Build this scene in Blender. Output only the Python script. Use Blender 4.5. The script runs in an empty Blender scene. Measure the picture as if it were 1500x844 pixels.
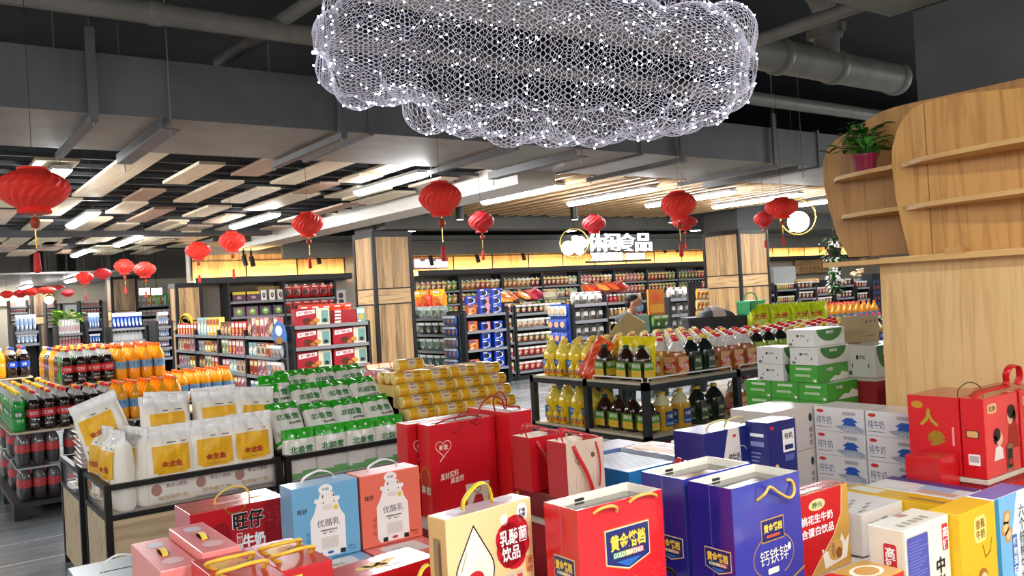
import bpy, bmesh, math, random
from mathutils import Vector, Matrix
V = Vector
# ------------------------------------------------------------------ camera (measured from the two vanishing points of the store grid)
FOC, CX, CY = 1239.0, 750.0, 422.0
EYE = V((0.0, 0.0, 1.62))
YAW, PITCH, ROLL = math.radians(53.949), math.radians(0.3907), math.radians(-3.214)
_f = V((math.cos(YAW), math.sin(YAW), 0)); _r = V((math.sin(YAW), -math.cos(YAW), 0)); _u = V((0, 0, 1))
FWD = _f*math.cos(PITCH) + _u*math.sin(PITCH); UPV = -_f*math.sin(PITCH) + _u*math.cos(PITCH)
HX, HY = math.cos(ROLL), math.sin(ROLL)
CAMX = _r*HX + UPV*HY
CAMY = UPV*HX - _r*HY
scene = bpy.context.scene
COL = scene.collection
cam = bpy.data.cameras.new('camera'); cam.sensor_width = 36; cam.sensor_fit = 'HORIZONTAL'; cam.lens = FOC/1500*36
cam.clip_start = .05; cam.clip_end = 200
co = bpy.data.objects.new('camera', cam); COL.objects.link(co)
m3 = Matrix((CAMX, CAMY, -FWD)).transposed(); mw = m3.to_4x4(); mw.translation = EYE; co.matrix_world = mw
scene.camera = co
def ray(u, v):
    return FWD*FOC + CAMX*(u-CX) - CAMY*(v-CY)
def atZ(u, v, z):
    r = ray(u, v); return EYE + r*((z-EYE.z)/r.z)
def atY(u, v, y):
    r = ray(u, v); return EYE + r*(y/r.y)
def atX(u, v, x):
    r = ray(u, v); return EYE + r*(x/r.x)
def atD(u, v, d):
    return EYE + ray(u, v)*(d/FOC)
# ------------------------------------------------------------------ world, exposure, render look
scene.view_settings.view_transform = 'Standard'; scene.view_settings.look = 'None'
scene.view_settings.exposure = 0.36; scene.view_settings.gamma = 1.0; scene.view_settings.use_curve_mapping = False
w = bpy.data.worlds.new('world'); scene.world = w; w.use_nodes = True
w.node_tree.nodes['Background'].inputs[0].default_value = (.05, .055, .065, 1); w.node_tree.nodes['Background'].inputs[1].default_value = .3
try:
    scene.cycles.use_denoising = True; scene.cycles.max_bounces = 8; scene.cycles.diffuse_bounces = 4; scene.cycles.glossy_bounces = 3
    scene.cycles.transmission_bounces = 6; scene.cycles.transparent_max_bounces = 12; scene.cycles.sample_clamp_indirect = 6.0
    scene.cycles.caustics_reflective = False; scene.cycles.caustics_refractive = False
except Exception: pass
TUBE_E = 95.0
R = random.Random(7)
# ------------------------------------------------------------------ materials
def lin(h):
    h = h.lstrip('#'); o = []
    for i in (0, 2, 4):
        c = int(h[i:i+2], 16)/255; o.append(c/12.92 if c <= .04045 else ((c+.055)/1.055)**2.4)
    return (o[0], o[1], o[2], 1)
MATS = {}
def P(m): return m.node_tree.nodes['Principled BSDF']
def mat(h, rough=.45, metal=0., coat=0., trans=0., alpha=1., emit=0., spec=.5, ior=1.45, sss=0.):
    k = (h, rough, metal, coat, trans, alpha, emit, spec, ior)
    if k in MATS: return MATS[k]
    m = bpy.data.materials.new('mat_'+h.strip('#')); m.use_nodes = True; b = P(m)
    b.inputs['Base Color'].default_value = lin(h); b.inputs['Roughness'].default_value = rough; b.inputs['Metallic'].default_value = metal
    b.inputs['Coat Weight'].default_value = coat; b.inputs['Coat Roughness'].default_value = .12
    b.inputs['Transmission Weight'].default_value = trans; b.inputs['Alpha'].default_value = alpha
    b.inputs['Specular IOR Level'].default_value = spec; b.inputs['IOR'].default_value = ior
    if emit:
        b.inputs['Emission Color'].default_value = lin(h); b.inputs['Emission Strength'].default_value = emit
    m.diffuse_color = lin(h); MATS[k] = m; return m
def nd(m, t): return m.node_tree.nodes.new(t)
def lk(m, a, b): m.node_tree.links.new(a, b)
def ramp(m, stops):
    r = nd(m, 'ShaderNodeValToRGB'); e = r.color_ramp.elements
    e[0].position, e[0].color = stops[0][0], lin(stops[0][1]); e[1].position, e[1].color = stops[-1][0], lin(stops[-1][1])
    for p_, c in stops[1:-1]:
        x = e.new(p_); x.color = lin(c)
    return r
def wood(name, dark, light, axis=2, scale=1., rough=.5, plank=0., knots=False):
    """grain along `axis`; plank>0 adds boards of that width across the grain"""
    m = bpy.data.materials.new(name); m.use_nodes = True; b = P(m); b.inputs['Roughness'].default_value = rough
    tc = nd(m, 'ShaderNodeTexCoord'); mp = nd(m, 'ShaderNodeMapping'); lk(m, tc.outputs['Object'], mp.inputs['Vector'])
    s = [9*scale]*3; s[axis] = .7*scale; mp.inputs['Scale'].default_value = s
    n = nd(m, 'ShaderNodeTexNoise'); n.inputs['Scale'].default_value = 1.6; n.inputs['Detail'].default_value = 6; n.inputs['Distortion'].default_value = 1.2
    lk(m, mp.outputs[0], n.inputs['Vector'])
    r = ramp(m, [(.3, dark), (.52, light), (.75, light)]); lk(m, n.outputs['Fac'], r.inputs[0]); out = r.outputs[0]
    if plank:
        sx = nd(m, 'ShaderNodeSeparateXYZ'); lk(m, tc.outputs['Object'], sx.inputs[0])
        add = nd(m, 'ShaderNodeMath'); add.operation = 'ADD'
        o2 = [i for i in (0, 1, 2) if i != axis]; lk(m, sx.outputs[o2[0]], add.inputs[0]); lk(m, sx.outputs[o2[1]], add.inputs[1])
        dv = nd(m, 'ShaderNodeMath'); dv.operation = 'DIVIDE'; lk(m, add.outputs[0], dv.inputs[0]); dv.inputs[1].default_value = plank
        fl = nd(m, 'ShaderNodeMath'); fl.operation = 'FLOOR'; lk(m, dv.outputs[0], fl.inputs[0])
        wn = nd(m, 'ShaderNodeTexWhiteNoise'); wn.noise_dimensions = '1D'; lk(m, fl.outputs[0], wn.inputs['W'])
        fr = nd(m, 'ShaderNodeMath'); fr.operation = 'FRACT'; lk(m, dv.outputs[0], fr.inputs[0])
        gt = nd(m, 'ShaderNodeMath'); gt.operation = 'GREATER_THAN'; lk(m, fr.outputs[0], gt.inputs[0]); gt.inputs[1].default_value = .06
        mr = nd(m, 'ShaderNodeMapRange'); lk(m, wn.outputs['Value'], mr.inputs[0]); mr.inputs[3].default_value = .72; mr.inputs[4].default_value = 1.08
        mu = nd(m, 'ShaderNodeMath'); mu.operation = 'MULTIPLY'; lk(m, mr.outputs[0], mu.inputs[0])
        mr2 = nd(m, 'ShaderNodeMapRange'); lk(m, gt.outputs[0], mr2.inputs[0]); mr2.inputs[3].default_value = .45; mr2.inputs[4].default_value = 1.
        lk(m, mr2.outputs[0], mu.inputs[1])
        mx = nd(m, 'ShaderNodeVectorMath'); mx.operation = 'SCALE'; lk(m, out, mx.inputs[0]); lk(m, mu.outputs[0], mx.inputs['Scale']); out = mx.outputs[0]
    lk(m, out, b.inputs['Base Color']); return m
def noisy(name, a, c, scale=6., rough=.6, metal=0., det=5):
    m = bpy.data.materials.new(name); m.use_nodes = True; b = P(m); b.inputs['Roughness'].default_value = rough; b.inputs['Metallic'].default_value = metal
    tc = nd(m, 'ShaderNodeTexCoord'); n = nd(m, 'ShaderNodeTexNoise'); n.inputs['Scale'].default_value = scale; n.inputs['Detail'].default_value = det
    lk(m, tc.outputs['Object'], n.inputs['Vector']); r = ramp(m, [(.35, a), (.65, c)]); lk(m, n.outputs['Fac'], r.inputs[0]); lk(m, r.outputs[0], b.inputs['Base Color'])
    return m
BLACK = mat('#0d0e0f', .45); DARK = mat('#2b2d30', .5); WHITE = mat('#f2f1ee', .4); STEEL = mat('#8d9093', .35, .7); GOLD = mat('#c9a24a', .3, .9)
# ------------------------------------------------------------------ mesh building
class MB:
    def __init__(s): s.v = []; s.f = []; s.m = []; s.mats = []
    def mi(s, m):
        if m not in s.mats: s.mats.append(m)
        return s.mats.index(m)
    def raw(s, vs, fs, m, mt=None):
        o = len(s.v); s.v += [tuple(mt @ V(p)) if mt else tuple(p) for p in vs]; k = s.mi(m)
        for f in fs: s.f.append([o+i for i in f]); s.m.append(k)
        return s
    def box(s, x0, y0, z0, x1, y1, z1, m, top=None, front=None, left=None, right=None, back=None):
        vs = [(x0,y0,z0),(x1,y0,z0),(x1,y1,z0),(x0,y1,z0),(x0,y0,z1),(x1,y0,z1),(x1,y1,z1),(x0,y1,z1)]
        o = len(s.v); s.v += vs
        for f, q in (((3,2,1,0),None),((4,5,6,7),top),((0,1,5,4),front),((1,2,6,5),right),((2,3,7,6),back),((3,0,4,7),left)):
            s.f.append([o+i for i in f]); s.m.append(s.mi(q or m))
        return s
    def bar(s, a, b, w_, h_, m, up=V((0,0,1))):
        a, b = V(a), V(b); d = (b-a).normalized(); x = d.cross(up)
        if x.length < 1e-4: x = d.cross(V((1,0,0)))
        x.normalize(); y = x.cross(d); x *= w_/2; y *= h_/2
        vs = [a-x-y, a+x-y, a+x+y, a-x+y, b-x-y, b+x-y, b+x+y, b-x+y]
        return s.raw(vs, [(3,2,1,0),(4,5,6,7),(0,1,5,4),(1,2,6,5),(2,3,7,6),(3,0,4,7)], m)
    def tube(s, pts, r, m, n=8, closed=False, caps=True):
        pts = [V(p) for p in pts]; N = len(pts); rs = r if isinstance(r, (list, tuple)) else [r]*N; o = len(s.v); k = s.mi(m); px = None
        for i, p in enumerate(pts):
            a = pts[i-1] if (i or closed) else p; b = pts[(i+1) % N] if (i < N-1 or closed) else p
            t = (b-a).normalized() if (b-a).length > 1e-9 else V((0,0,1))
            if px is None:
                px = t.cross(V((0,0,1)))
                if px.length < 1e-3: px = t.cross(V((1,0,0)))
            px = (px - t*px.dot(t)).normalized(); y = t.cross(px)
            for j in range(n):
                c = 2*math.pi*j/n; s.v.append(tuple(p + px*math.cos(c)*rs[i] + y*math.sin(c)*rs[i]))
        for i in range(N if closed else N-1):
            for j in range(n):
                a = o+i*n+j; b = o+i*n+(j+1) % n; c = o+((i+1) % N)*n+(j+1) % n; d = o+((i+1) % N)*n+j
                s.f.append([a, d, c, b]); s.m.append(k)
        if caps and not closed:
            s.f.append([o+j for j in range(n)]); s.m.append(k); s.f.append([o+(N-1)*n+j for j in reversed(range(n))]); s.m.append(k)
        return s
    def lathe(s, prof, m, n=16, c=(0,0,0), mseg=None):
        o = len(s.v); N = len(prof)
        for r, z in prof:
            for j in range(n):
                a = 2*math.pi*j/n; s.v.append((c[0]+r*math.cos(a), c[1]+r*math.sin(a), c[2]+z))
        for i in range(N-1):
            k = s.mi(mseg[i] if mseg else m)
            for j in range(n):
                s.f.append([o+i*n+j, o+i*n+(j+1) % n, o+(i+1)*n+(j+1) % n, o+(i+1)*n+j]); s.m.append(k)
        if prof[0][0] > 1e-6: s.f.append([o+j for j in reversed(range(n))]); s.m.append(s.mi(mseg[0] if mseg else m))
        if prof[-1][0] > 1e-6: s.f.append([o+(N-1)*n+j for j in range(n)]); s.m.append(s.mi(mseg[-1] if mseg else m))
        return s
    def prism(s, poly, o, u, v, depth, m, side=None):
        """polygon (a,b) in the plane o+a*u+b*v, thickened backwards along -(u x v)"""
        o, u, v = V(o), V(u), V(v); n = u.cross(v).normalized(); N = len(poly)
        A = [o+u*a+v*b for a, b in poly]; B = [p-n*depth for p in A]; k = len(s.v); s.v += [tuple(p) for p in A+B]
        s.f.append(list(range(k, k+N))); s.m.append(s.mi(m)); s.f.append(list(range(k+2*N-1, k+N-1, -1))); s.m.append(s.mi(m))
        for i in range(N):
            j = (i+1) % N; s.f.append([k+i, k+N+i, k+N+j, k+j]); s.m.append(s.mi(side or m))
        return s
    def mesh(s, name, smooth=False):
        me = bpy.data.meshes.new(name); me.from_pydata(s.v, [], s.f)
        for m in s.mats: me.materials.append(m)
        me.polygons.foreach_set('material_index', s.m)
        if smooth: me.polygons.foreach_set('use_smooth', [True]*len(s.f))
        me.update(); return me
    def build(s, name, parent=None, smooth=False, loc=None, rz=0., bevel=0., auto=None):
        me = s.mesh(name, smooth or auto is not None)
        if bevel:
            bm = bmesh.new(); bm.from_mesh(me); es = [e for e in bm.edges if len(e.link_faces) == 2 and e.calc_face_angle(0) > .6]
            bmesh.ops.bevel(bm, geom=es, offset=bevel, segments=2, affect='EDGES', profile=.6, clamp_overlap=True); bm.to_mesh(me); bm.free()
        if auto is not None:
            try: me.set_sharp_from_angle(angle=math.radians(auto))
            except Exception: pass
        return link(name, me, parent, loc, rz)
def link(name, me, parent=None, loc=None, rz=0.):
    o = bpy.data.objects.new(name, me); COL.objects.link(o)
    if parent: o.parent = parent
    if loc is not None: o.location = loc
    if rz: o.rotation_euler = (0, 0, rz)
    return o
def tag(o, label, cat, group=None, kind=None):
    o['label'] = label; o['category'] = cat
    if group: o['group'] = group
    o['kind'] = kind or 'thing'
    return o
def struct(o): o['kind'] = 'structure'; return o
def empty(name, loc, rz=0.):
    o = bpy.data.objects.new(name, None); COL.objects.link(o); o.location = loc; o.rotation_euler = (0, 0, rz); o.empty_display_size = .1; return o
def dup(o, loc, rz=None, label=None, group=None, scale=None):
    r = o.copy(); COL.objects.link(r); r.location = loc
    if rz is not None: r.rotation_euler = (o.rotation_euler[0], o.rotation_euler[1], rz)
    if label: r['label'] = label
    if group: r['group'] = group
    if scale: r.scale = (scale,)*3 if not isinstance(scale, tuple) else scale
    for ch in o.children:
        c = ch.copy(); COL.objects.link(c); c.parent = r
        for g in ch.children:
            d = g.copy(); COL.objects.link(d); d.parent = c
    return r
ORD = ('first second third fourth fifth sixth seventh eighth ninth tenth eleventh twelfth thirteenth fourteenth fifteenth sixteenth seventeenth '
       'eighteenth nineteenth twentieth').split()
_TEN = {2: 'twenty', 3: 'thirty', 4: 'forty', 5: 'fifty', 6: 'sixty', 7: 'seventy'}
def nth(i):
    if i < 20: return ORD[i]
    k = i+1
    if k % 10 == 0: return _TEN[k//10][:-1]+'ieth'
    return _TEN[k//10]+'-'+ORD[k % 10-1]
# ------------------------------------------------------------------ flat printing (lettering, marks) on faces
_TX = {}
def glyphs(t, bold):
    bold = min(bold, .018); k = (t, bold)
    if k not in _TX:
        cu = bpy.data.curves.new('t', 'FONT'); cu.body = t; cu.size = 1; cu.resolution_u = 2; cu.offset = bold
        o = bpy.data.objects.new('t', cu); COL.objects.link(o); bpy.context.view_layer.update()
        me = o.evaluated_get(bpy.context.evaluated_depsgraph_get()).to_mesh()
        vs = [(v.co.x, v.co.y) for v in me.vertices]; fs = [list(p.vertices) for p in me.polygons]
        o.evaluated_get(bpy.context.evaluated_depsgraph_get()).to_mesh_clear(); bpy.data.objects.remove(o); bpy.data.curves.remove(cu)
        if vs:
            x0 = min(v[0] for v in vs); x1 = max(v[0] for v in vs); y0 = min(v[1] for v in vs); y1 = max(v[1] for v in vs)
            vs = [((x-x0)/(x1-x0)-.5, (y-y0)/(y1-y0)-.5) for x, y in vs]; asp = (x1-x0)/(y1-y0)
        else: asp = 1
        _TX[k] = (vs, fs, asp)
    return _TX[k]
class Print:
    """marks lying on a face: origin o (lower left), unit axes u (right) and v (up)"""
    def __init__(s, o, u, v, mb=None): s.o, s.u, s.v = V(o), V(u).normalized(), V(v).normalized(); s.n = s.u.cross(s.v); s.mb = mb or MB(); s.lay = 1
    def p(s, a, b, l): return s.o + s.u*a + s.v*b + s.n*(.0007*l)
    def poly(s, pts, m, l=1):
        s.mb.raw([s.p(a, b, l) for a, b in pts], [tuple(range(len(pts)))], m); return s
    def rect(s, x0, y0, x1, y1, m, l=1): return s.poly([(x0,y0),(x1,y0),(x1,y1),(x0,y1)], m, l)
    def rrect(s, x0, y0, x1, y1, r, m, l=1):
        pts = []
        for cx, cy, a0 in ((x1-r,y0+r,-90),(x1-r,y1-r,0),(x0+r,y1-r,90),(x0+r,y0+r,180)):
            for k in range(5):
                a = math.radians(a0+k*22.5); pts.append((cx+r*math.cos(a), cy+r*math.sin(a)))
        return s.poly(pts, m, l)
    def ell(s, cx, cy, rx, ry, m, l=1, n=20, rot=0.):
        c, d = math.cos(rot), math.sin(rot); q = []
        for k in range(n):
            a = 2*math.pi*k/n; x, y = rx*math.cos(a), ry*math.sin(a); q.append((cx+x*c-y*d, cy+x*d+y*c))
        return s.poly(q, m, l)
    def line(s, pts, w_, m, l=1, closed=False):
        P_ = [V((a, b)) for a, b in pts]; N = len(P_)
        for i in range(N if closed else N-1):
            a, b = P_[i], P_[(i+1) % N]; d = b-a
            if d.length < 1e-7: continue
            d.normalize(); nn = V((-d.y, d.x))*w_/2; e = d*w_*.4
            s.poly([tuple(a-e-nn), tuple(b+e-nn), tuple(b+e+nn), tuple(a-e+nn)], m, l)
        return s
    def ring(s, cx, cy, rx, ry, w_, m, l=1, n=24, a0=0., a1=360.):
        full = a1-a0 >= 359.9
        pts = [(cx+rx*math.cos(math.radians(a0+(a1-a0)*k/n)), cy+ry*math.sin(math.radians(a0+(a1-a0)*k/n))) for k in range(n if full else n+1)]
        return s.line(pts, w_, m, l, full)
    def text(s, t, cx, cy, h, m, l=2, w_=None, bold=.02, rot=0., slant=0., _again=True):
        vs, fs, asp = glyphs(t, bold); W = w_ if w_ else h*asp; c, d = math.cos(rot), math.sin(rot)
        q = []
        for x, y in vs:
            X, Y = x*W+slant*y*h, y*h; q.append(s.p(cx+X*c-Y*d, cy+X*d+Y*c, l))
        s.mb.raw(q, fs, m)
        if bold > .02 and _again:                      # heavier strokes: the same glyphs again, shifted a little
            e = (bold-.01)*h*.5
            for k, (ex, ey) in enumerate(((e, 0), (-e, 0), (0, e), (0, -e))): s.text(t, cx+ex, cy+ey, h, m, l+.12*(k+1), w_, bold, rot, slant, False)
        return s
    def vtext(s, t, cx, y_top, h, m, l=2, bold=.02, gap=1.12):
        for i, ch in enumerate(t): s.text(ch, cx, y_top-h*(.5+i*gap), h, m, l, w_=h*.95, bold=bold)
        return s
    def build(s, name, parent): return s.mb.build(name, parent)
class Wrap(Print):
    """marks wrapped round an upright cylinder of radius r, centred on angle a0"""
    def __init__(s, r, a0, mb): super().__init__((0,0,0), (1,0,0), (0,0,1), mb); s.r, s.a0 = r, a0
    def p(s, a, b, l): t = s.a0+a/s.r; q = s.r+.0006*l; return V((q*math.cos(t), q*math.sin(t), b))
# ================================================================== THE SETTING
X0, X1, Y0, Y1, ZC = -9.0, 33.0, -7.0, 32.0, 4.3
def floor_material():
    m = bpy.data.materials.new('floor_tile'); m.use_nodes = True; b = P(m); b.inputs['Roughness'].default_value = .22
    tc = nd(m, 'ShaderNodeTexCoord'); br = nd(m, 'ShaderNodeTexBrick'); lk(m, tc.outputs['Object'], br.inputs['Vector'])
    br.offset = 0.; br.inputs['Scale'].default_value = 1.; br.inputs['Brick Width'].default_value = 1.2; br.inputs['Row Height'].default_value = .6; br.inputs['Mortar Size'].default_value = .006
    br.inputs['Mortar'].default_value = lin('#e6e8ea'); br.inputs['Color1'].default_value = lin('#83898d'); br.inputs['Color2'].default_value = lin('#9aa0a3')
    mp = nd(m, 'ShaderNodeMapping'); lk(m, tc.outputs['Object'], mp.inputs['Vector']); mp.inputs['Scale'].default_value = (.9, 9, 1)
    n = nd(m, 'ShaderNodeTexNoise'); n.inputs['Scale'].default_value = 2.2; n.inputs['Detail'].default_value = 5; lk(m, mp.outputs[0], n.inputs['Vector'])
    r = ramp(m, [(.3, '#c4c4c4'), (.7, '#ffffff')]); lk(m, n.outputs['Fac'], r.inputs[0])
    mx = nd(m, 'ShaderNodeMix'); mx.data_type = 'RGBA'; mx.blend_type = 'MULTIPLY'; mx.inputs[0].default_value = .8
    lk(m, br.outputs['Color'], mx.inputs[6]); lk(m, r.outputs[0], mx.inputs[7]); lk(m, mx.outputs[2], b.inputs['Base Color']); return m
struct(MB().box(X0, Y0, -.2, X1, Y1, 0, floor_material()).build('floor'))
struct(MB().box(X0, Y0, ZC, X1, Y1, ZC+.2, mat('#26282c', .8)).build('ceiling'))
WALLP = noisy('wall_paint', '#d8d3c8', '#e2ddd2', 1.2, .7)
struct(MB().box(X0, Y1, 0, X1, Y1+.2, ZC, WALLP).build('wall_back'))
struct(MB().box(X0, Y0-.2, 0, X1, Y0, ZC, WALLP).build('wall_front'))
struct(MB().box(X0-.2, Y0, 0, X0, Y1, ZC, WALLP).build('wall_left'))
struct(MB().box(X1, Y0, 0, X1+.2, Y1, ZC, WALLP).build('wall_right'))
struct(MB().box(4.9, 17.96, 0, X1, 18.2, 2.95, noisy('back_panel', '#a89c8c', '#b5aa9a', 1., .7)).build('wall_rear_partition'))
# ---- rectangular duct with trapeze hangers
duct_m = noisy('duct_grey', '#5b5d60', '#686a6d', 2.5, .5); duct_b = noisy('duct_under', '#8b8981', '#9a978e', 3.0, .55)  # underside coloured lighter than the sides, standing in for bounced light
DY0, DY1, DZ0, DZ1 = 6.25, 7.62, 3.0, 3.42
d = empty('ventilation_duct', (-6, DY0, DZ0)); tag(d, 'long dark grey rectangular ventilation duct crossing below the ceiling', 'duct')
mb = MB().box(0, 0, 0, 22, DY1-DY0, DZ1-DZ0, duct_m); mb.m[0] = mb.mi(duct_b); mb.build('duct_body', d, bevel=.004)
for i, xx in enumerate([-3.2, .62, 4.4, 8.2, 12.0]):
    pass
for xx in (2.9, 6.05, 9.2, 12.3, 15.4):
    MB().box(xx-.02, -.02, -.02, xx+.02, DY1-DY0+.02, DZ1-DZ0+.03, duct_m).build('duct_flange', d)
hz = [(1.12, 'where the planks begin above the big lantern'), (2.92, 'left of the glowing wire cloud'), (4.62, 'under the middle of the glowing wire cloud'),
      (6.85, 'right of the wire cloud, over the slats'), (8.45, 'nearest the wooden tree shelf')]
for xx, wh in hz:
    h = empty('duct_hanger', (xx, DY0, DZ0)); tag(h, 'grey steel duct hanger '+wh, 'bracket', 'steel hangers holding the duct')
    MB().box(-.025, -.1, -.075, .025, DY1-DY0+.1, -.025, duct_m).build('cross_channel', h)
    for yy in (-.06, DY1-DY0+.06):
        q = MB(); q.tube([(0, yy, -.1), (0, yy, ZC-DZ0)], .008, STEEL, 6); q.build('threaded_rod', h)
    MB().box(-.03, -.075, -.03, .03, -.045, DZ1-DZ0+.15, duct_m).build('side_strap', h)
# little angle pieces beside the hangers
for xx, wh in ((1.62, 'second from the left end of the duct'), (5.45, 'below the scalloped edge of the wire cloud'), (9.0, 'close to the potted plant')):
    h = empty('duct_channel', (xx, DY0, DZ0)); tag(h, 'grey open steel channel crossing under the duct, '+wh, 'channel', 'steel channels under the duct')
    MB().box(-.06, -.06, -.09, .06, DY1-DY0+.12, -.08, duct_m).box(-.06, -.02, -.08, -.05, DY1-DY0+.12, -.01, duct_m).build('channel_web', h)
    for yy in (-.04, DY1-DY0+.1):
        MB().tube([(0, yy, -.16), (0, yy, ZC-DZ0)], .006, STEEL, 6).build('threaded_rod', h)
# ---- pipes
pipe_m = noisy('pipe_grey', '#7b7974', '#8b8882', 5., .45)
def pipe(name, a, b, r, label, cols=()):
    o = empty(name, a); tag(o, label, 'pipe', 'ceiling pipes'); a, b = V(a), V(b); dv = b-a
    MB().tube([(0,0,0), tuple(dv)], r, pipe_m, 20).build('pipe_run', o, auto=40)
    for t in cols:
        c = dv*t; e = dv.normalized()*.05; MB().tube([c-e, c-e*.6, c+e*.6, c+e], [r*1.02, r*1.12, r*1.12, r*1.02], pipe_m, 20).build('coupling', o, auto=40)
    return o
pa = atZ(230, 20, 3.62); py = pa.y
pipe('ceiling_pipe', (-6, py, 3.62), (10.6, py, 3.62), .075, 'long grey pipe running above the duct from the upper left', (.2, .45, .7))
pb = atZ(1215, 97, 3.35)
p2_ = pipe('ceiling_pipe', (1.2, pb.y, 3.35), (atZ(1322, 114, 3.35).x, pb.y, 3.35), .13, 'thick grey pipe emerging from behind the wire cloud', (.72, .84, .995))
tee = pb + V((-.02, 0, 0)); tq = empty('pipe_branch', tee); tag(tq, 'grey pipe tee with bolted clamp rising off the thick pipe', 'pipe fitting')
MB().tube([(0,0,.06), (0,0,.26)], .1, pipe_m, 18).build('branch_neck', tq, auto=40)
MB().lathe([(.11,.22),(.13,.23),(.13,.33),(.11,.34)], pipe_m, 18).box(-.03,-.165,.25,.03,-.12,.32,pipe_m).box(-.03,.12,.25,.03,.165,.32,pipe_m).build('clamp', tq, auto=40)
MB().tube([(0,0,.3),(0,0,.45),(-.06,.01,.57),(-.18,.02,.65),(-.5,.05,.7)], .1, pipe_m, 18).build('elbow', tq, auto=50)
q1, q2 = atZ(1130, 52, 3.3), atZ(1275, 2, 3.3)
pipe('ceiling_pipe', q1-(q2-q1)*.6, q2+(q2-q1)*1.2, .045, 'thin grey pipe slanting across above the thick pipe', ())
q1, q2 = atZ(320, 92, 3.7), atZ(455, 2, 3.7)
pipe('ceiling_pipe', q1, q2+(q2-q1)*1.0, .05, 'dark diagonal pipe rising behind the long grey pipe', (.1, .2))
# other dark services between slab and duct
for i, (u, v_) in enumerate(((690, 10), (800, 40))):
    pass
struct(MB().box(-8.5, 9.6, 3.85, 30, 10.0, ZC, mat('#3a3c40', .7)).build('ceiling_beam'))
struct(MB().box(-8.5, 1.2, 3.75, 30, 1.6, ZC, mat('#3a3c40', .7)).build('ceiling_beam'))
# dark concrete column and pale underside piece at the upper right
cb = atX(1343, 120, 4.75)
struct(MB().box(4.75, .9, 2.2, 5.6, cb.y, ZC, noisy('column_dark', '#3e3f40', '#474849', 3, .7)).build('column_dark'))
s1 = atZ(1160, 0, 3.05)
o = MB().box(3.2, 1.0, 3.1, 4.72, 2.62, 3.42, noisy('soffit_grey', '#7d8078', '#8a8d85', 2, .6)).build('ceiling_soffit'); struct(o)
# ---- white boxed beam and dark bulkheads
wb = mat('#d9d6cd', .5)
struct(MB().box(5.75, DY1+.05, 2.86, 6.3, 18.0, 3.12, wb).build('beam_white'))
dk = noisy('bulkhead', '#4a4a48', '#56564f', 1.5, .7)
struct(MB().box(6.5, 12.35, 2.8, 26, 12.8, 3.3, dk).build('beam_dark'))
struct(MB().box(6.5, 16.9, 2.62, 26, 17.0, 2.95, noisy('bulk2', '#6a675f', '#77746b', 1.5, .7)).build('beam_grey'))
struct(MB().box(5.0, 16.6, 2.95, 32, 18.2, 3.05, mat('#605e5a', .7)).build('ceiling_lower'))
struct(MB().box(-8.5, 15.0, 2.95, 5.6, 15.4, 3.25, noisy('bulk3', '#3c3f43', '#4b4e52', 4, .6)).build('beam_left'))
# ---- ceiling rails (thin steel runners the planks hang from)
rail_m = mat('#56595c', .45, .5)
for i in range(25):
    y = 7.9+i*.5
    o = MB().box(-8.5, y-.02, 3.052, 5.7, y+.02, 3.09, rail_m).build('ceiling_rail')
    tag(o, 'thin grey steel ceiling rail, %s behind the duct' % nth(i), 'rail', 'steel ceiling rails')
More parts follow.
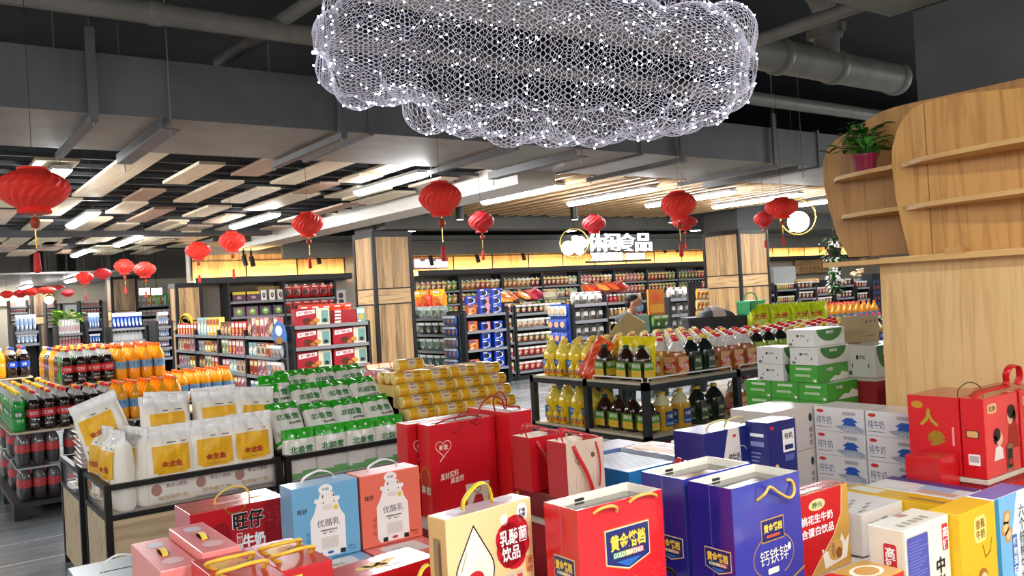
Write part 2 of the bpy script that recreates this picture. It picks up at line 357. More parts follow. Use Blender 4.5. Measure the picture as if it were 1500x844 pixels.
# ---- hanging planks, each by its corners as seen: (far-left, far-right, near) in photo pixels
pl_l = wood('plank_light', '#cdbb9b', '#e0d2b6', 1, 1.2, .55); pl_b = wood('plank_brown', '#94765f', '#a98b72', 1, 1.2, .55); pl_p = wood('plank_pink', '#b59c86', '#c8b29d', 1, 1.2, .55)
def R1(x, y): return (x/4.22, 200+y/4.22)
def R2(x, y): return (240+x/4.443, 210+y/4.443)
def R3(x, y): return (500+x/4.964, 230+y/4.964)
PL = [(R1(443,372), R1(630,375), R1(1064,97), 'l'), (R1(120,270), R1(380,262), R1(490,157), 'l'), (R1(265,490), R1(375,490), R1(585,395), 'l'), (R1(655,460), R1(790,465), R1(900,400), 'l'),
 (R1(755,403), R1(900,403), R1(1030,337), 'b'), (R1(775,530), R1(900,530), R1(1095,450), 'b'), (R1(108,600), R1(220,600), R1(355,525), 'l'), (R1(12,672), R1(130,672), R1(215,607), 'l'),
 (R1(390,587), R1(540,587), R1(680,505), 'l'), (R1(310,630), R1(430,630), R1(500,590), 'l'), (R1(465,665), R1(580,665), R1(850,543), 'l'), (R1(665,668), R1(770,668), R1(890,620), 'b'),
 (R1(855,597), R1(975,597), R1(1110,525), 'l'), (R1(235,670), R1(330,670), R1(390,640), 'p'), (R1(-120,545), R1(30,545), R1(120,465), 'p'), (R1(-60,440), R1(110,440), R1(160,395), 'l'),
 (R1(1005,620), R1(1120,620), R1(1190,580), 'l'), (R1(860,668), R1(970,668), R1(1060,632), 'p'),
 (R2(-10,265), R2(150,268), R2(360,140), 'l'), (R2(60,385), R2(215,387), R2(525,257), 'l'), (R2(370,388), R2(520,388), R2(735,300), 'l'), (R2(118,480), R2(265,480), R2(425,415), 'l'),
 (R2(510,438), R2(690,438), R2(950,332), 'l'), (R2(830,330), R2(960,330), R2(1165,270), 'b'), (R2(435,210), R2(615,217), R2(895,108), 'b'), (R2(690,265), R2(855,270), R2(1240,122), 'l'),
 (R2(1128,238), R2(1290,240), R2(1400,195), 'l'), (R2(1038,357), R2(1175,357), R2(1330,292), 'l'), (R2(248,522), R2(375,522), R2(520,470), 'p'), (R2(-30,605), R2(120,605), R2(290,540), 'p'),
 (R2(290,580), R2(420,580), R2(560,525), 'l'), (R2(860,470), R2(960,470), R2(1210,385), 'b'), (R2(-20,560), R2(20,560), R2(145,512), 'l'), (R2(740,515), R2(860,515), R2(960,480), 'l'),
 (R3(0,168), R3(200,168), R3(480,60), 'l'), (R3(0,300), R3(70,300), R3(320,212), 'l'), (R3(60,345), R3(230,345), R3(490,262), 'l'), (R3(480,225), R3(620,225), R3(760,160), 'p'), (R2(500,600), R2(620,600), R2(730,545), 'p')]
ZP = 3.02; mm = {'l': (pl_l, 'pale wooden'), 'b': (pl_b, 'brown wooden'), 'p': (pl_p, 'pinkish beige')}
items = []
for A, B, N_, c in PL:
    a, b, n_ = atZ(*A, ZP), atZ(*B, ZP), atZ(*N_, ZP); items.append((a.x, b.x, n_.y, (a.y+b.y)/2, c))
for k in range(36):                          # the bay beyond the dark beam
    i, j = k % 12, k//12; x = -4.6+i*.82+(j % 2)*.3+R.uniform(-.04, .04); y = 15.9+j*1.75+R.uniform(-.05, .05); items.append((x, x+.4, y, y+R.choice((1.0, 1.3, 1.55)), R.choice('lllpb')))
done = []; items.sort(key=lambda t: (round(t[2]*2), t[0])); rows = {}
for x0, x1, y0, y1, c in items:
    k = round(y0*1.4); rows.setdefault(k, []).append((x0, x1, y0, y1, c))
for ri, k in enumerate(sorted(rows)):
    for ci, (x0, x1, y0, y1, c) in enumerate(sorted(rows[k])):
        zz = ZP-.032*(sum(1 for q_ in done if q_[0] < x1 and q_[1] > x0 and q_[2] < y1 and q_[3] > y0) % 3); done.append((x0, x1, y0, y1))
        o = MB().box(0, 0, 0, x1-x0, y1-y0, .03, mm[c][0]).build('ceiling_plank', loc=(x0, y0, zz))
        tag(o, '%s ceiling plank, %s from the left in the %s row behind the duct' % (mm[c][1], nth(ci), nth(ri)), 'ceiling plank', 'hanging ceiling planks')
# metal strip ceiling far left
for i in range(16):
    y = 21.2+i*.48
    o = MB().box(-8.5, y, 2.64, 4.8, y+.34, 2.68, mat('#9a9a98', .35, .6)).build('ceiling_strip')
    tag(o, 'silver grey ceiling strip far left, %s beyond the last planks' % nth(i), 'ceiling strip', 'silver ceiling strips')
# ---- wooden slats over the right half
sl_w = wood('slat_wood', '#a8875c', '#c2a378', 1, 1.4, .5)
for i in range(24):
    x = 6.66+i*.27; off = (i % 4)*.28
    o = MB().box(-.035, 0, 0, .035, 12.25-7.7-off*.3, .158, sl_w).build('ceiling_batten', loc=(x, 7.7, 3.0))
    tag(o, 'long wooden ceiling slat, %s to the right of the white beam' % nth(i), 'ceiling slat', 'wooden ceiling slats')
struct(MB().box(6.35, 7.66, 3.16, 26, 12.3, 3.2, mat('#8d8577', .7)).build('ceiling_slat_backing'))
# ---- fluorescent fixtures
tube_m = mat('#ffffff', .4, emit=TUBE_E); cap_m = mat('#c9c9c9', .4)
def fixture(x, y, ln, label, z=2.955, wd=.15):
    o = empty('ceiling_light', (x, y, z)); tag(o, label, 'ceiling light', 'fluorescent ceiling lights')
    pr = []
    for k in range(9):
        a = math.pi*k/8; pr.append((-math.cos(a)*wd/2, -math.sin(a)*.045))
    q = MB(); n = len(pr); q.v = [(px, -ln/2, pz) for px, pz in pr]+[(px, ln/2, pz) for px, pz in pr]; q.mats = [tube_m]
    for k in range(n-1): q.f.append([k, k+1, n+k+1, n+k]); q.m.append(0)
    q.f += [list(range(n)), list(range(2*n-1, n-1, -1))]; q.m += [0, 0]
    q.build('light_diffuser', o)
    MB().box(-wd/2-.005, -ln/2-.01, .0, wd/2+.005, ln/2+.01, .035, cap_m).build('housing', o)
    for yy in (-ln/2+.1, ln/2-.1): MB().tube([(0, yy, .03), (0, yy, ZC-z)], .004, STEEL, 5).build('suspension_wire', o)
    return o
W8 = lambda n: 'white fluorescent ceiling light '+n
for x, y, ln, n in ((4.58, 8.55, 1.55, 'among planks, right of the large front lantern\'s duct hanger'), (6.85, 9.1, 1.7, 'first over the wooden slats, beside the white beam'),
    (8.42, 9.05, 1.75, 'second over the wooden slats from the white beam'), (10.1, 9.05, 1.75, 'third over the wooden slats, behind the largest middle lantern'), (11.72, 9.03, 1.75, 'fourth over the wooden slats, left of the ring lamp'),
    (13.4, 9.03, 1.75, 'fifth over the wooden slats, touching the wooden tree shelf'),
    (4.45, 12.7, 1.85, 'among planks above the column with two small lanterns'), (2.08, 12.66, 1.75, 'among planks to the right of the large lantern'), (1.25, 9.3, 1.75, 'behind the top of the large lantern'),
    (3.4, 16.3, 1.75, 'in the farther plank bay, above small lanterns'), (3.1, 19.2, 1.6, 'over the far lanterns on the left')):
    fixture(x, y, ln, W8(n))
k = 0
for x, y in ((-4, -4), (-1, -4), (2, -4), (5, -4), (-4.5, 0), (-1.2, -.6), (1.6, -.4), (4.6, -1.0), (-3.5, 4), (-6, 9), (-6, 13), (-2.5, 12.7), (-.5, 16.3), (8, 13.4), (12, 13.4), (16, 13.4), (20, 13.4),  # those hidden behind beam_dark are added to light the snack wall
             (8, -4), (12, -1), (16, 2), (12, 3), (20, 9), (17, 9), (24, 9), (20, 4), (24, 14), (-5, 22), (0, 24), (-3, 23.3), (.5, 25.2), (3.6, 23.6), (3, 27.6), (-3, 28)):
    zz = 2.955 if y < 23 or y == 24 else 2.59
    fixture(x, y, 1.75, 'white fluorescent ceiling light overhead, %s of the unseen run plus added ones' % nth(k), zz); k += 1
# ================================================================== COLUMNS, CORNICE, SIGN
bam = wood('bamboo_panel', '#8a6a48', '#c09a6a', 2, 1.1, .5, .085)
bam_h = wood('bamboo_panel_h', '#8a6a48', '#c8a474', 0, 1.1, .5)
bam_hy = wood('bamboo_panel_hy', '#8a6a48', '#c8a474', 1, 1.1, .5)
bam_d = wood('panel_walnut', '#5f4a36', '#8d7154', 2, 1.0, .5, .11)
def clad_column(x, y, w_, h_, label, panel=bam, hp=bam_h, hpy=bam_hy, z_split=((0, .95), (1.35, None))):
    """square column clad in wood with black corner strips; near corner (x, y) = its west/south corner"""
    c = empty('clad_column', (x, y, 0)); tag(c, label, 'column', 'wood clad columns')
    MB().box(.02, .02, 0, w_-.02, w_-.02, ZC if h_ > 2.3 else h_-.03, mat('#4a4a4a', .7)).build('column_core', c)
    z1, z2 = h_*.56, h_*.66
    MB().box(.05, .0, .08, w_-.05, .03, z1, panel).box(.05, .0, z2, w_-.05, .03, h_-.08, panel).build('panel', c)
    MB().box(0, .05, .08, .03, w_-.05, z1, panel).box(0, .05, z2, .03, w_-.05, h_-.08, panel).build('panel', c)
    MB().box(.05, .0, z1+.02, w_-.05, .03, z2-.02, hp).build('belt_panel', c); MB().box(0, .05, z1+.02, .03, w_-.05, z2-.02, hpy).build('belt_panel', c)
    q = MB()
    for a, b in ((-.015, -.015), (w_-.045, -.015), (-.015, w_-.045)): q.box(a, b, 0, a+.06, b+.06, h_, BLACK)
    q.box(-.015, -.016, h_-.09, w_+.015, .04, h_, BLACK).box(-.016, -.015, h_-.09, .04, w_+.015, h_, BLACK)
    q.box(-.01, -.008, z1, w_, .02, z1+.02, BLACK).box(-.008, 0, z1, .02, w_, z1+.02, BLACK).box(-.01, -.008, z2-.02, w_, .02, z2, BLACK).box(-.008, 0, z2-.02, .02, w_, z2, BLACK)
    q.build('black_frame', c); return c
A = atD(545, 340, 14.0); B = atD(602, 340, 14)
clad_column(A.x, A.y, atY(604, 400, A.y).x-A.x, 2.78, 'tall square column clad in light bamboo boards, left of the snack wall')
B_ = atD(1081, 336, 17.0); clad_column(B_.x, B_.y, .92, 2.66, 'tall square column clad in bamboo boards at the right end of the snack wall')
C_ = atY(290, 440, 17.2); clad_column(C_.x-.35, 17.45, .5, 2.2, 'low bamboo column behind the yellow boxes under the lit cornice')
# far-left columns
for u, d_, wpx, pn, lb in ((163, 22.0, 38, bam_d, 'walnut clad column behind the blue bottle shelf'), (88, 26.0, 27, bam_d, 'walnut clad column with a framed picture, far left'), (46, 25.0, 22, bam_d, 'slim walnut clad column farthest left, above the seated child')):
    p_ = atD(u, 430, d_); q_ = atY(u+wpx, 430, p_.y); clad_column(p_.x, p_.y, q_.x-p_.x, 2.66, lb, pn)
# framed picture on the second far column
p_ = atY(93, 470, atD(88, 430, 26).y-.05); fr = MB(); wq = (atY(118, 470, p_.y).x-p_.x)
fr.box(0, -.03, 0, wq, 0, .66, mat('#9a9a9a', .5)); pr = Print((0, -.03, 0), (1,0,0), (0,0,1), fr); pr.rect(.05, .05, wq-.05, .61, mat('#d9d9d6', .6)); pr.ell(wq*.5, .42, .075, .06, mat('#2a2522', .6), 2); pr.ell(wq*.47, .34, .06, .07, mat('#d9b79c', .6), 3); pr.poly([(wq*.3,.08),(wq*.62,.08),(wq*.56,.27),(wq*.38,.28)], mat('#b9b08c', .6), 2)
tag(fr.build('framed_picture', loc=(p_.x, p_.y, 1.42)), 'framed portrait drawing hung on a walnut column far left', 'picture')
# ---- lit wooden cornice (the light strip lies behind the ledge and shines up on the boards)
lamp_w = mat('#ffd79a', .5, emit=45.)
cor_v = wood('cornice_vertical', '#9a7747', '#c7a06a', 2, 1.2, .5, .11); cor_h = wood('cornice_horizontal', '#b18a54', '#d3ae76', 0, 1.2, .5)
def cornice(xa, xb, y, z0, z1, n, label, dim=1.):
    c = empty('wood_cornice', (xa, y, z0)); tag(c, label, 'cornice'); L = xb-xa; st = L/n
    for i in range(n):
        m_ = cor_v if i % 2 == 0 else cor_h
        MB().box(i*st+.01, 0, 0, (i+1)*st-.01, .04, (z1-z0)*.72, m_).build('cornice_panel', c)
        MB().box(i*st+.01, 0, (z1-z0)*.74, (i+1)*st-.01, .04, z1-z0, cor_v).build('upper_panel', c)
    q = MB()
    for i in range(n+1): q.box(i*st-.012, -.012, -.05, i*st+.012, .03, z1-z0, BLACK)
    q.box(-.02, -.34, -.13, L+.02, -.3, .0, DARK).box(-.02, -.34, -.14, L+.02, .04, -.12, BLACK).box(0, -.01, (z1-z0)*.72, L, .02, (z1-z0)*.74, BLACK)
    q.build('ledge_frame', c)
    MB().box(0, -.2, -.1, L, -.14, -.06, lamp_w).build('light_strip', c)
    return c
YC = 17.9
za = atY(293, 408, YC).z; cornice(atY(281, 400, YC).x, atY(505, 400, YC).x, YC, za, atY(400, 372, YC).z, 3, 'lit bamboo cornice above the perimeter shelf on the left')
cornice(atY(604, 395, YC).x, atY(1037, 395, YC).x, YC, atY(800, 391, YC).z, atY(800, 366, YC).z, 9, 'long lit bamboo cornice above the snack wall')
cornice(atY(1108, 380, YC).x, atY(1262, 380, YC).x, YC, atY(1180, 375, YC).z, atY(1180, 358, YC).z, 7, 'lit bamboo cornice above the fresh food counter on the right')
# ---- spot lights on tracks
def spot(u, v_, d_, label):
    p_ = atY(u, v_, 17.2); o = empty('track_spotlight', p_); tag(o, label, 'spotlight', 'black track spotlights')
    MB().tube([(0,0,.04), (.02,-.05,-.16)], .05, BLACK, 12).build('lamp_head', o); MB().box(-.02, -.02, .02, .02, .02, .16, BLACK).build('track_mount', o)
    MB().tube([(0,0,.15),(0,0,max(.2, 2.95-p_.z))], .01, BLACK, 6).build('drop_rod', o); return o
for u, v_, d_, lb in ((357, 378, 17.5, 'left cornice, first'), (368, 379, 17.5, 'left cornice, second'), (465, 376, 17.5, 'left cornice, third'), (630, 379, 18, 'snack wall cornice, at the small white sign'), (698, 375, 18.4, 'snack wall cornice, under the dark lantern'),
                      (765, 372, 18.8, 'snack wall cornice, left of the ring lamp'), (972, 363, 20, 'snack wall cornice, right of the lit sign'), (990, 362, 20, 'snack wall cornice, below the two middle lanterns'),
                      (1120, 355, 20, 'fresh counter, beside the bamboo column'), (1153, 354, 20, 'fresh counter, below the right lanterns'), (1182, 354, 20, 'fresh counter, right of the ring lamp')):
    spot(u, v_, d_, 'black track spotlight aimed at the '+lb)
for u, v_, d_, lb in ((674, 322, 13, 'between two lanterns left'), (842, 322, 14, 'over the ring lamp'), (983, 326, 15.5, 'beside the largest middle lantern')):
    p_ = atD(u, v_, d_); o = MB().lathe([(.06, 0), (.065, .02), (.065, .26), (.02, .27)], BLACK, 16).lathe([(.05, -.001), (.02, -.001)], mat('#fff3dd', .5, emit=6.), 12).tube([(0,0,.26), (0,0,3.158-p_.z)], .012, BLACK, 6).build('pendant_downlight', loc=p_, auto=40)
    tag(o, 'black cylinder downlight hanging '+lb, 'downlight')
# ---- lit shop sign with four big characters
sign_e = mat('#f4f4ff', .4, emit=2.4)
SY = 16.4
def sign_text(t, u0, u1, v0, v1, name='sign_character', parent=None, y=SY, bold=.012, e=sign_e):
    a, b = atY(u0, v1, y), atY(u1, v0, y); w_ = b.x-a.x; h_ = atY((u0+u1)/2, v0, y).z-atY((u0+u1)/2, v1, y).z
    vs, fs, _ = glyphs(t, bold); q = MB(); q.raw([(x*w_, -.03, z*h_) for x, z in vs], fs, e)
    n = len(vs); q.raw([(x*w_, .03, z*h_) for x, z in vs], [list(reversed(f)) for f in fs], e)
    ed = {}
    for f in fs:
        for i in range(len(f)):
            k_ = (f[i], f[(i+1) % len(f)]); ed[k_] = ed.get(k_, 0)+1
    for (i, j) in ed:
        if (j, i) not in ed: q.raw([(vs[i][0]*w_, -.03, vs[i][1]*h_), (vs[j][0]*w_, -.03, vs[j][1]*h_), (vs[j][0]*w_, .03, vs[j][1]*h_), (vs[i][0]*w_, .03, vs[i][1]*h_)], [(0,3,2,1)], e)
    c = (a+b)/2; return q.build(name, parent, loc=(c.x-(parent.location.x if parent else 0), y-(parent.location.y if parent else 0), c.z-(parent.location.z if parent else 0)))
so = atY(905, 384, SY); sg = empty('lit_sign', so); tag(sg, 'white glowing sign with four large characters over the snack wall', 'sign')
for ch, u0, u1 in (('休', 864, 890), ('闲', 893, 915), ('食', 919, 936), ('品', 934, 953)):
    pass
for ch, u0, u1 in (('休', 862, 885), ('闲', 886, 907), ('食', 908, 930), ('品', 932, 953)):
    sign_text(ch, u0, u1, 342, 368, 'sign_character', sg)
sign_text('XIUXIAN', 866, 910, 370, 382, 'small_lettering', sg, bold=.015); sign_text('SHIPIN', 917, 943, 371, 380, 'small_lettering', sg, bold=.015)
a, b = atY(860, 384, SY), atY(955, 369, SY)
MB().box(a.x-so.x, .04, 0, b.x-so.x, .07, .05, BLACK).box(a.x-so.x, .04, .28, b.x-so.x, .07, .32, BLACK).build('sign_rail', sg)
for u in (873, 945):
    t_ = atY(u, 370, SY); MB().tube([(t_.x-so.x, .06, 0), (t_.x-so.x, .06, ZC-so.z)], .02, BLACK, 8).build('sign_hanger', sg)
# the nut-shaped emblem at the left of the sign
pc = atY(849, 358, SY); q = MB(); e_pts = []
for k in range(28):
    a = 2*math.pi*k/28; r = .21+.05*math.sin(3*a+.8)+.03*math.cos(5*a); e_pts.append((r*math.cos(a)*.95, r*math.sin(a)*1.1))
q.prism(e_pts, (0, -.05, 0), (1,0,0), (0,0,1), .1, sign_e); q.tube([(0,0,.2),(0,0,ZC-pc.z)], .012, BLACK, 6)
tag(q.build('lit_emblem', loc=(pc.x, pc.y, pc.z)), 'white glowing nut-shaped emblem between the ring lamp and sign characters', 'sign')
p_ = atY(632, 386, YC-.5); s2 = empty('lit_sign', p_); tag(s2, 'small white glowing sign on the cornice beside the bamboo column', 'sign')
for k in range(6):
    a_, b_ = atY(608+8*k, 392, YC-.5), atY(614.5+8*k, 380, YC-.5); MB().box(a_.x-p_.x, -.03, a_.z-p_.z, b_.x-p_.x, .03, b_.z-p_.z-.05*(k % 2), sign_e).build('sign_character', s2, bevel=.015)
a_, b_ = atY(606, 386, YC-.5), atY(658, 386, YC-.5)
MB().box(a_.x-p_.x, .06, -.13, b_.x-p_.x, .2, .13, mat('#7a4a44', .5)).build('sign_board', s2)
a_, b_ = atY(501, 396, YC-.5), atY(511, 378, YC-.5)
# ---- ring pendant lamps
ring_m = mat('#d9b25a', .25, .9); globe_m = mat('#fff6e8', .3, emit=4.)
def ring_lamp(u, v_, d_, rpx, gu, gv, gpx, label):
    p_ = atD(u, v_, d_); s = d_/FOC; o = empty('ring_lamp', p_); tag(o, label, 'pendant lamp', 'gold ring pendant lamps'); r = rpx*s
    MB().tube([(r*math.cos(a)*_r.x, r*math.cos(a)*_r.y, r*math.sin(a)) for a in [2*math.pi*k/40 for k in range(40)]], .012, ring_m, 8, True).build('gold_ring', o, True)
    g = (_r*((gu-u)*s) - _u*((gv-v_)*s)); gr = gpx*s
    MB().lathe([(max(.0, gr*math.sin(math.pi*k/12)), -gr*math.cos(math.pi*k/12)) for k in range(13)], globe_m, 20, tuple(g)).build('glass_globe', o, True)
    MB().tube([(0,0,r), (0,0,ZC-p_.z)], .006, BLACK, 6).build('suspension_cord', o)
ring_lamp(841, 356, 14.5, 21, 832, 363, 10.5, 'gold ring lamp with white globe beside the lit sign')
ring_lamp(1169, 318, 14.3, 26, 1169, 325, 15.5, 'gold ring lamp with large white globe behind the right lanterns')
ring_lamp(72, 438, 24, 7.5, 72, 440, 6, 'small gold ring lamp far left between walnut columns')
# ================================================================== LANTERNS
red_l = mat('#ff3c30', .5, sss=.1); red_d = mat('#d42a30', .55)
P(red_l).inputs['Subsurface Weight'].default_value = .25; P(red_l).inputs['Subsurface Radius'].default_value = (.12, .02, .02); P(red_l).inputs['Subsurface Scale'].default_value = .1
def lantern(u, v0, v1, wpx, d_, label, m_=red_l, z_top=3.0, tassel=True, small=False):
    """honeycomb paper lantern: v0..v1 the paper body in the photo, wpx its width"""
    s = d_/FOC; c = atD(u, (v0+v1)/2, d_); H = (v1-v0)*s; r = wpx*s/2
    o = empty('paper_lantern', (c.x, c.y, c.z-H/2)); tag(o, label, 'lantern', 'red paper lanterns')
    prof = [(.0, .0), (.44, .0), (.47, .03), (.42, .1), (.62, .19), (.84, .31), (.97, .45), (1., .54), (.97, .64), (.85, .77), (.62, .88), (.45, .93), (.4, .96), (.42, 1.), (.0, .985)]
    n = 40 if not small else 24; q = MB(); q.mats = [m_]; N = len(prof)
    for i, (pr_, pz) in enumerate(prof):
        for j in range(n):
            a = 2*math.pi*j/n; k_ = 1.-(.055 if 3 <= i <= 11 else .0)*((j+i) % 2)
            q.v.append((pr_*r*k_*math.cos(a), pr_*r*k_*math.sin(a), pz*H))
    for i in range(N-1):
        for j in range(n):
            q.f.append([i*n+j, i*n+(j+1) % n, (i+1)*n+(j+1) % n, (i+1)*n+j]); q.m.append(0)
    q.build('paper_body', o)
    MB().tube([(0,0,H*.98), (0,0,max(H+.05, (DZ0-.002 if DY0-.03 < c.y < DY1+.03 else ZC)-(c.z-H/2)))], .0018, mat('#3a2222', .6), 5).build('hanging_cord', o)
    if tassel:
        t = MB(); t.tube([(0,0,0), (0,0,-.75*H)], .004, GOLD, 5)
        t.build('tassel_cord', o)
        MB().lathe([(0,-.06*H),(.075*H,-.1*H),(.11*H,-.2*H),(.075*H,-.3*H),(0,-.34*H)], mat('#a8421f', .5), 12).build('knot_charm', o, True)
        MB().lathe([(.012*H*4,-1.3*H),(.02*H*4,-1.25*H),(.015*H*4,-.88*H),(.006*H*4,-.84*H)], mat('#d9302a', .6), 10).build('tassel_fringe', o)
    return o
L_ = [(49, 246, 313, 100, 5.0, 'largest red paper lantern with tassel, at the far left edge', red_l, True), (645, 266, 317, 64, 6.9, 'red paper lantern hanging in front of the white beam', red_l, True),
 (994, 280, 322, 53, 8.2, 'largest of the middle right lanterns, in front of the slats', red_l, True), (705, 310, 341, 39, 9.5, 'dark red lantern right of the white beam', red_d, True), (451, 311, 347, 46, 8.3, 'red lantern left of the bamboo column', red_l, True),
 (340, 339, 369, 39, 9.8, 'orange-red lantern with bright pleats above the lit cornice', red_l, True), (290, 355, 381, 37, 10.5, 'red lantern at the left end of the lit cornice', red_l, True), (212, 384, 407, 32, 12, 'right one of two neighbouring lanterns over the far column', red_l, True),
 (182, 380, 402, 29, 13, 'left one of two neighbouring lanterns over the far column', red_l, True), (150, 393, 409, 25, 14, 'dark flat lantern left of the two neighbouring ones', red_d, False), (124, 398, 416, 25, 14, 'small orange-red lantern left of the dark flat one', red_l, True),
 (870, 315, 342, 36, 11, 'dark red lantern hanging in front of the lit sign', red_d, False), (1003, 316, 337, 38, 10.5, 'dark red lantern peeping out behind the largest middle one', red_d, True), (1145, 289, 320, 49, 8.6, 'red lantern overlapping the right ring lamp', red_l, True),
 (1119, 310, 333, 30, 11, 'dark red lantern left of the right ring lamp', red_d, True), (99, 424, 435, 18, 18, 'small dark red lantern before the picture column', red_d, False), (68, 420, 431, 26, 17, 'flat red lantern in the far row, rightmost', red_l, False),
 (46, 422, 433, 24, 18, 'flat red lantern in the far row, second from the right', red_l, False), (30, 425, 436, 20, 18, 'flat dark lantern in the far row, third from the right', red_d, False), (10, 426, 437, 18, 19, 'flat red lantern in the far row, leftmost', red_l, False),
 (85, 418, 424, 18, 20, 'tiny red lantern just under the silver ceiling strips', red_l, False)]
for u, v0, v1, wpx, d_, lb, m_, ts in L_: lantern(u, v0, v1, wpx, d_, lb, m_, tassel=ts, small=d_ > 9)
# ================================================================== WIRE CLOUD
def cloud():
    D0 = 3.7; s = D0/FOC; c = atD(782, 86, D0); ax = CAMX.copy(); ax = (ax - V((0,0,1))*ax.z).normalized(); ax = (ax + V((0,0,-.085))).normalized()
    dp = ax.cross(V((0,0,1))).normalized(); dp = -dp if dp.dot(FWD) < 0 else dp; up = dp.cross(ax).normalized(); up = up if up.z > 0 else -up
    rg = random.Random(3); L = 322*s
    sph = []
    def S(a, b, d_, r): sph.append((V((a*s, b*s, d_*s)), r*s))
    S(0, 8, 0, 98); S(-130, 14, 0, 94); S(130, 0, 0, 94); S(-220, 14, 0, 88); S(228, 0, 0, 86); S(60, 12, 0, 97); S(-60, 12, 0, 98)
    for k, (a, r) in enumerate(((-150, 40), (-95, 42), (-35, 44), (28, 46), (90, 46), (150, 44), (205, 38))):
        t = a/300; yb = -62+24*t*t+ -8*math.sin(a*.02)
        S(a, -92+30*abs(t), -20+12*(-1)**k, r); S(a+28, -78+28*abs(t), 45, r*.95); S(a-20, -45, -82, r*1.05); S(a+30, 8, -98+18*abs(t), r*1.0); S(a-8, 58, -78, r*1.05); S(a+20, -30, 85, r); S(a, 40, 88, r)
    S(-285, 22, -10, 38); S(-270, -28, -30, 42); S(-255, 45, -50, 45); S(285, -8, -5, 42); S(270, -38, -38, 42); S(268, 30, -45, 45); S(262, -45, 30, 40); S(-262, -38, 30, 38)
    def rad(x, th):
        dv = V((0, math.sin(th), -math.cos(th))); best = 0.
        acc = 0.
        for cc, r in sph:
            dx = x-cc.x
            if abs(dx) >= r: continue
            rr = r*r-dx*dx; pr_ = cc.y*dv.y+cc.z*dv.z; q = pr_*pr_-(cc.y**2+cc.z**2)+rr
            if q >= 0:
                t = pr_+math.sqrt(q)
                if t > best: best = t
        return best
    # hexagonal net: rows along x, n columns around
    n = 168; rows = []; x = -L+.004
    while x < L-.004:
        rows.append(x); x += .0212
    vs = []; idx = {}
    for i, x in enumerate(rows):
        for j in range(n):
            # zig-zag (brick wall) hexagon lattice: vertices shift along x alternately
            sh = (.005 if (j+i) % 2 else -.005)+rg.uniform(-.0035, .0035); th = 2*math.pi*(j+rg.uniform(-.2, .2))/n
            xx = min(max(x+sh, -L), L); r = max(rad(xx, th), .004); idx[(i, j)] = len(vs)
            vs.append(ax*xx + up*(r*math.sin(th)) + dp*(-r*math.cos(th)))
    ed = []
    for i in range(len(rows)):
        for j in range(n):
            ed.append((idx[(i, j)], idx[(i, (j+1) % n)]))
            if i+1 < len(rows) and (i+j) % 2: ed.append((idx[(i, j)], idx[(i+1, j)]))
    o = empty('wire_cloud', c); tag(o, 'cloud of white wire netting with tiny white lights hanging overhead', 'hanging decoration')
    q = MB(); wm = mat('#e4e2f0', .35, .0, emit=0.); q.mats = [wm]; rw = .00115
    for a, b in ed:
        A_, B_ = vs[a], vs[b]; d_ = B_-A_; l = d_.length
        if l < 1e-4 or l > .2: continue
        d_ /= l; x_ = d_.cross(V((.3,.2,.93))).normalized()*rw; y_ = d_.cross(x_).normalized()*rw; k = len(q.v)
        for p_ in (A_, B_):
            for c_, s_ in ((1, 0), (-.5, .866), (-.5, -.866)): q.v.append(tuple(p_+x_*c_+y_*s_))
        for t in range(3): q.f.append([k+t, k+(t+1) % 3, k+3+(t+1) % 3, k+3+t]); q.m.append(0)
    q.build('wire_netting', o)
    led = mat('#f6f6ff', .3, emit=16.)
    b0 = MB().lathe([(0,-.0042),(.0036,-.0024),(.0042,0),(.0036,.0024),(0,.0042)], led, 6).mesh('led_bulb', True); rest = MB(); k = 0
    pts = [vs[i] for i in rg.sample(range(len(vs)), 560)]
    pts.sort(key=lambda p_: p_.dot(dp))
    for p_ in pts:
        pp = p_*1.006
        if k < 100: link('led_bulb', b0, o, pp)
        else: rest.lathe([(0,-.0042),(.0036,-.0024),(.0042,0),(.0036,.0024),(0,.0042)], led, 6, tuple(pp))
        k += 1
    r_ = rest.build('led_bulbs', o); r_['kind'] = 'stuff'
    for t in (-.55, .0, .55):
        p_ = ax*(t*L)+up*(rad(t*L, math.pi/2)); MB().tube([tuple(p_), (p_.x, p_.y, ZC-c.z)], .0025, STEEL, 5).build('suspension_wire', o)
cloud()
# ================================================================== WOODEN TREE SHELF around the column
ply = wood('plywood', '#b17d3a', '#cf9a52', 2, 1.3, .42); ply_b = wood('plywood_brown', '#9a6c38', '#b8874b', 2, 1.3, .42); ply_e = wood('plywood_edge', '#b98a4e', '#d6aa6a', 1, .8, .45); trunk_m = wood('plywood_trunk', '#cba264', '#dfbb80', 2, 1.3, .4)
XT = 4.15
t0 = empty('tree_shelf', (XT, 1.6, 0)); tag(t0, 'large tree shaped plywood shelf with round crown at the right', 'shelf unit')
def TX(u, v_, x=XT):
    p_ = atX(u, v_, x); return (p_.y-1.6, p_.z)
def on_plane(pts, x=XT): return [(-a, b) for a, b in (TX(u, v_, x) for u, v_ in pts)]   # (a along -y, b up)
tr = on_plane([(1288, 378), (1296, 600)]); yl = tr[1][0]
MB().prism([(tr[0][0], tr[0][1]), (tr[1][0], 0.), (1.3, 0.), (1.3, tr[0][1])], (0,0,0), (0,-1,0), (0,0,1), .03, trunk_m).build('trunk_panel', t0)
MB().box(.04, -1.28, 0, .9, -tr[0][0]-.35, tr[0][1]-.02, trunk_m).build('trunk_core', t0)
fc = on_plane([(1330, 376), (1318, 330), (1308, 285), (1303, 240), (1304, 215), (1310, 192), (1320, 173), (1335, 158), (1350, 150), (1375, 143), (1420, 135), (1460, 131), (1500, 127), (1540, 126)])
zb = fc[0][1]; fc = fc+[(1.25, fc[-1][1]), (1.25, zb)]
FR = .0
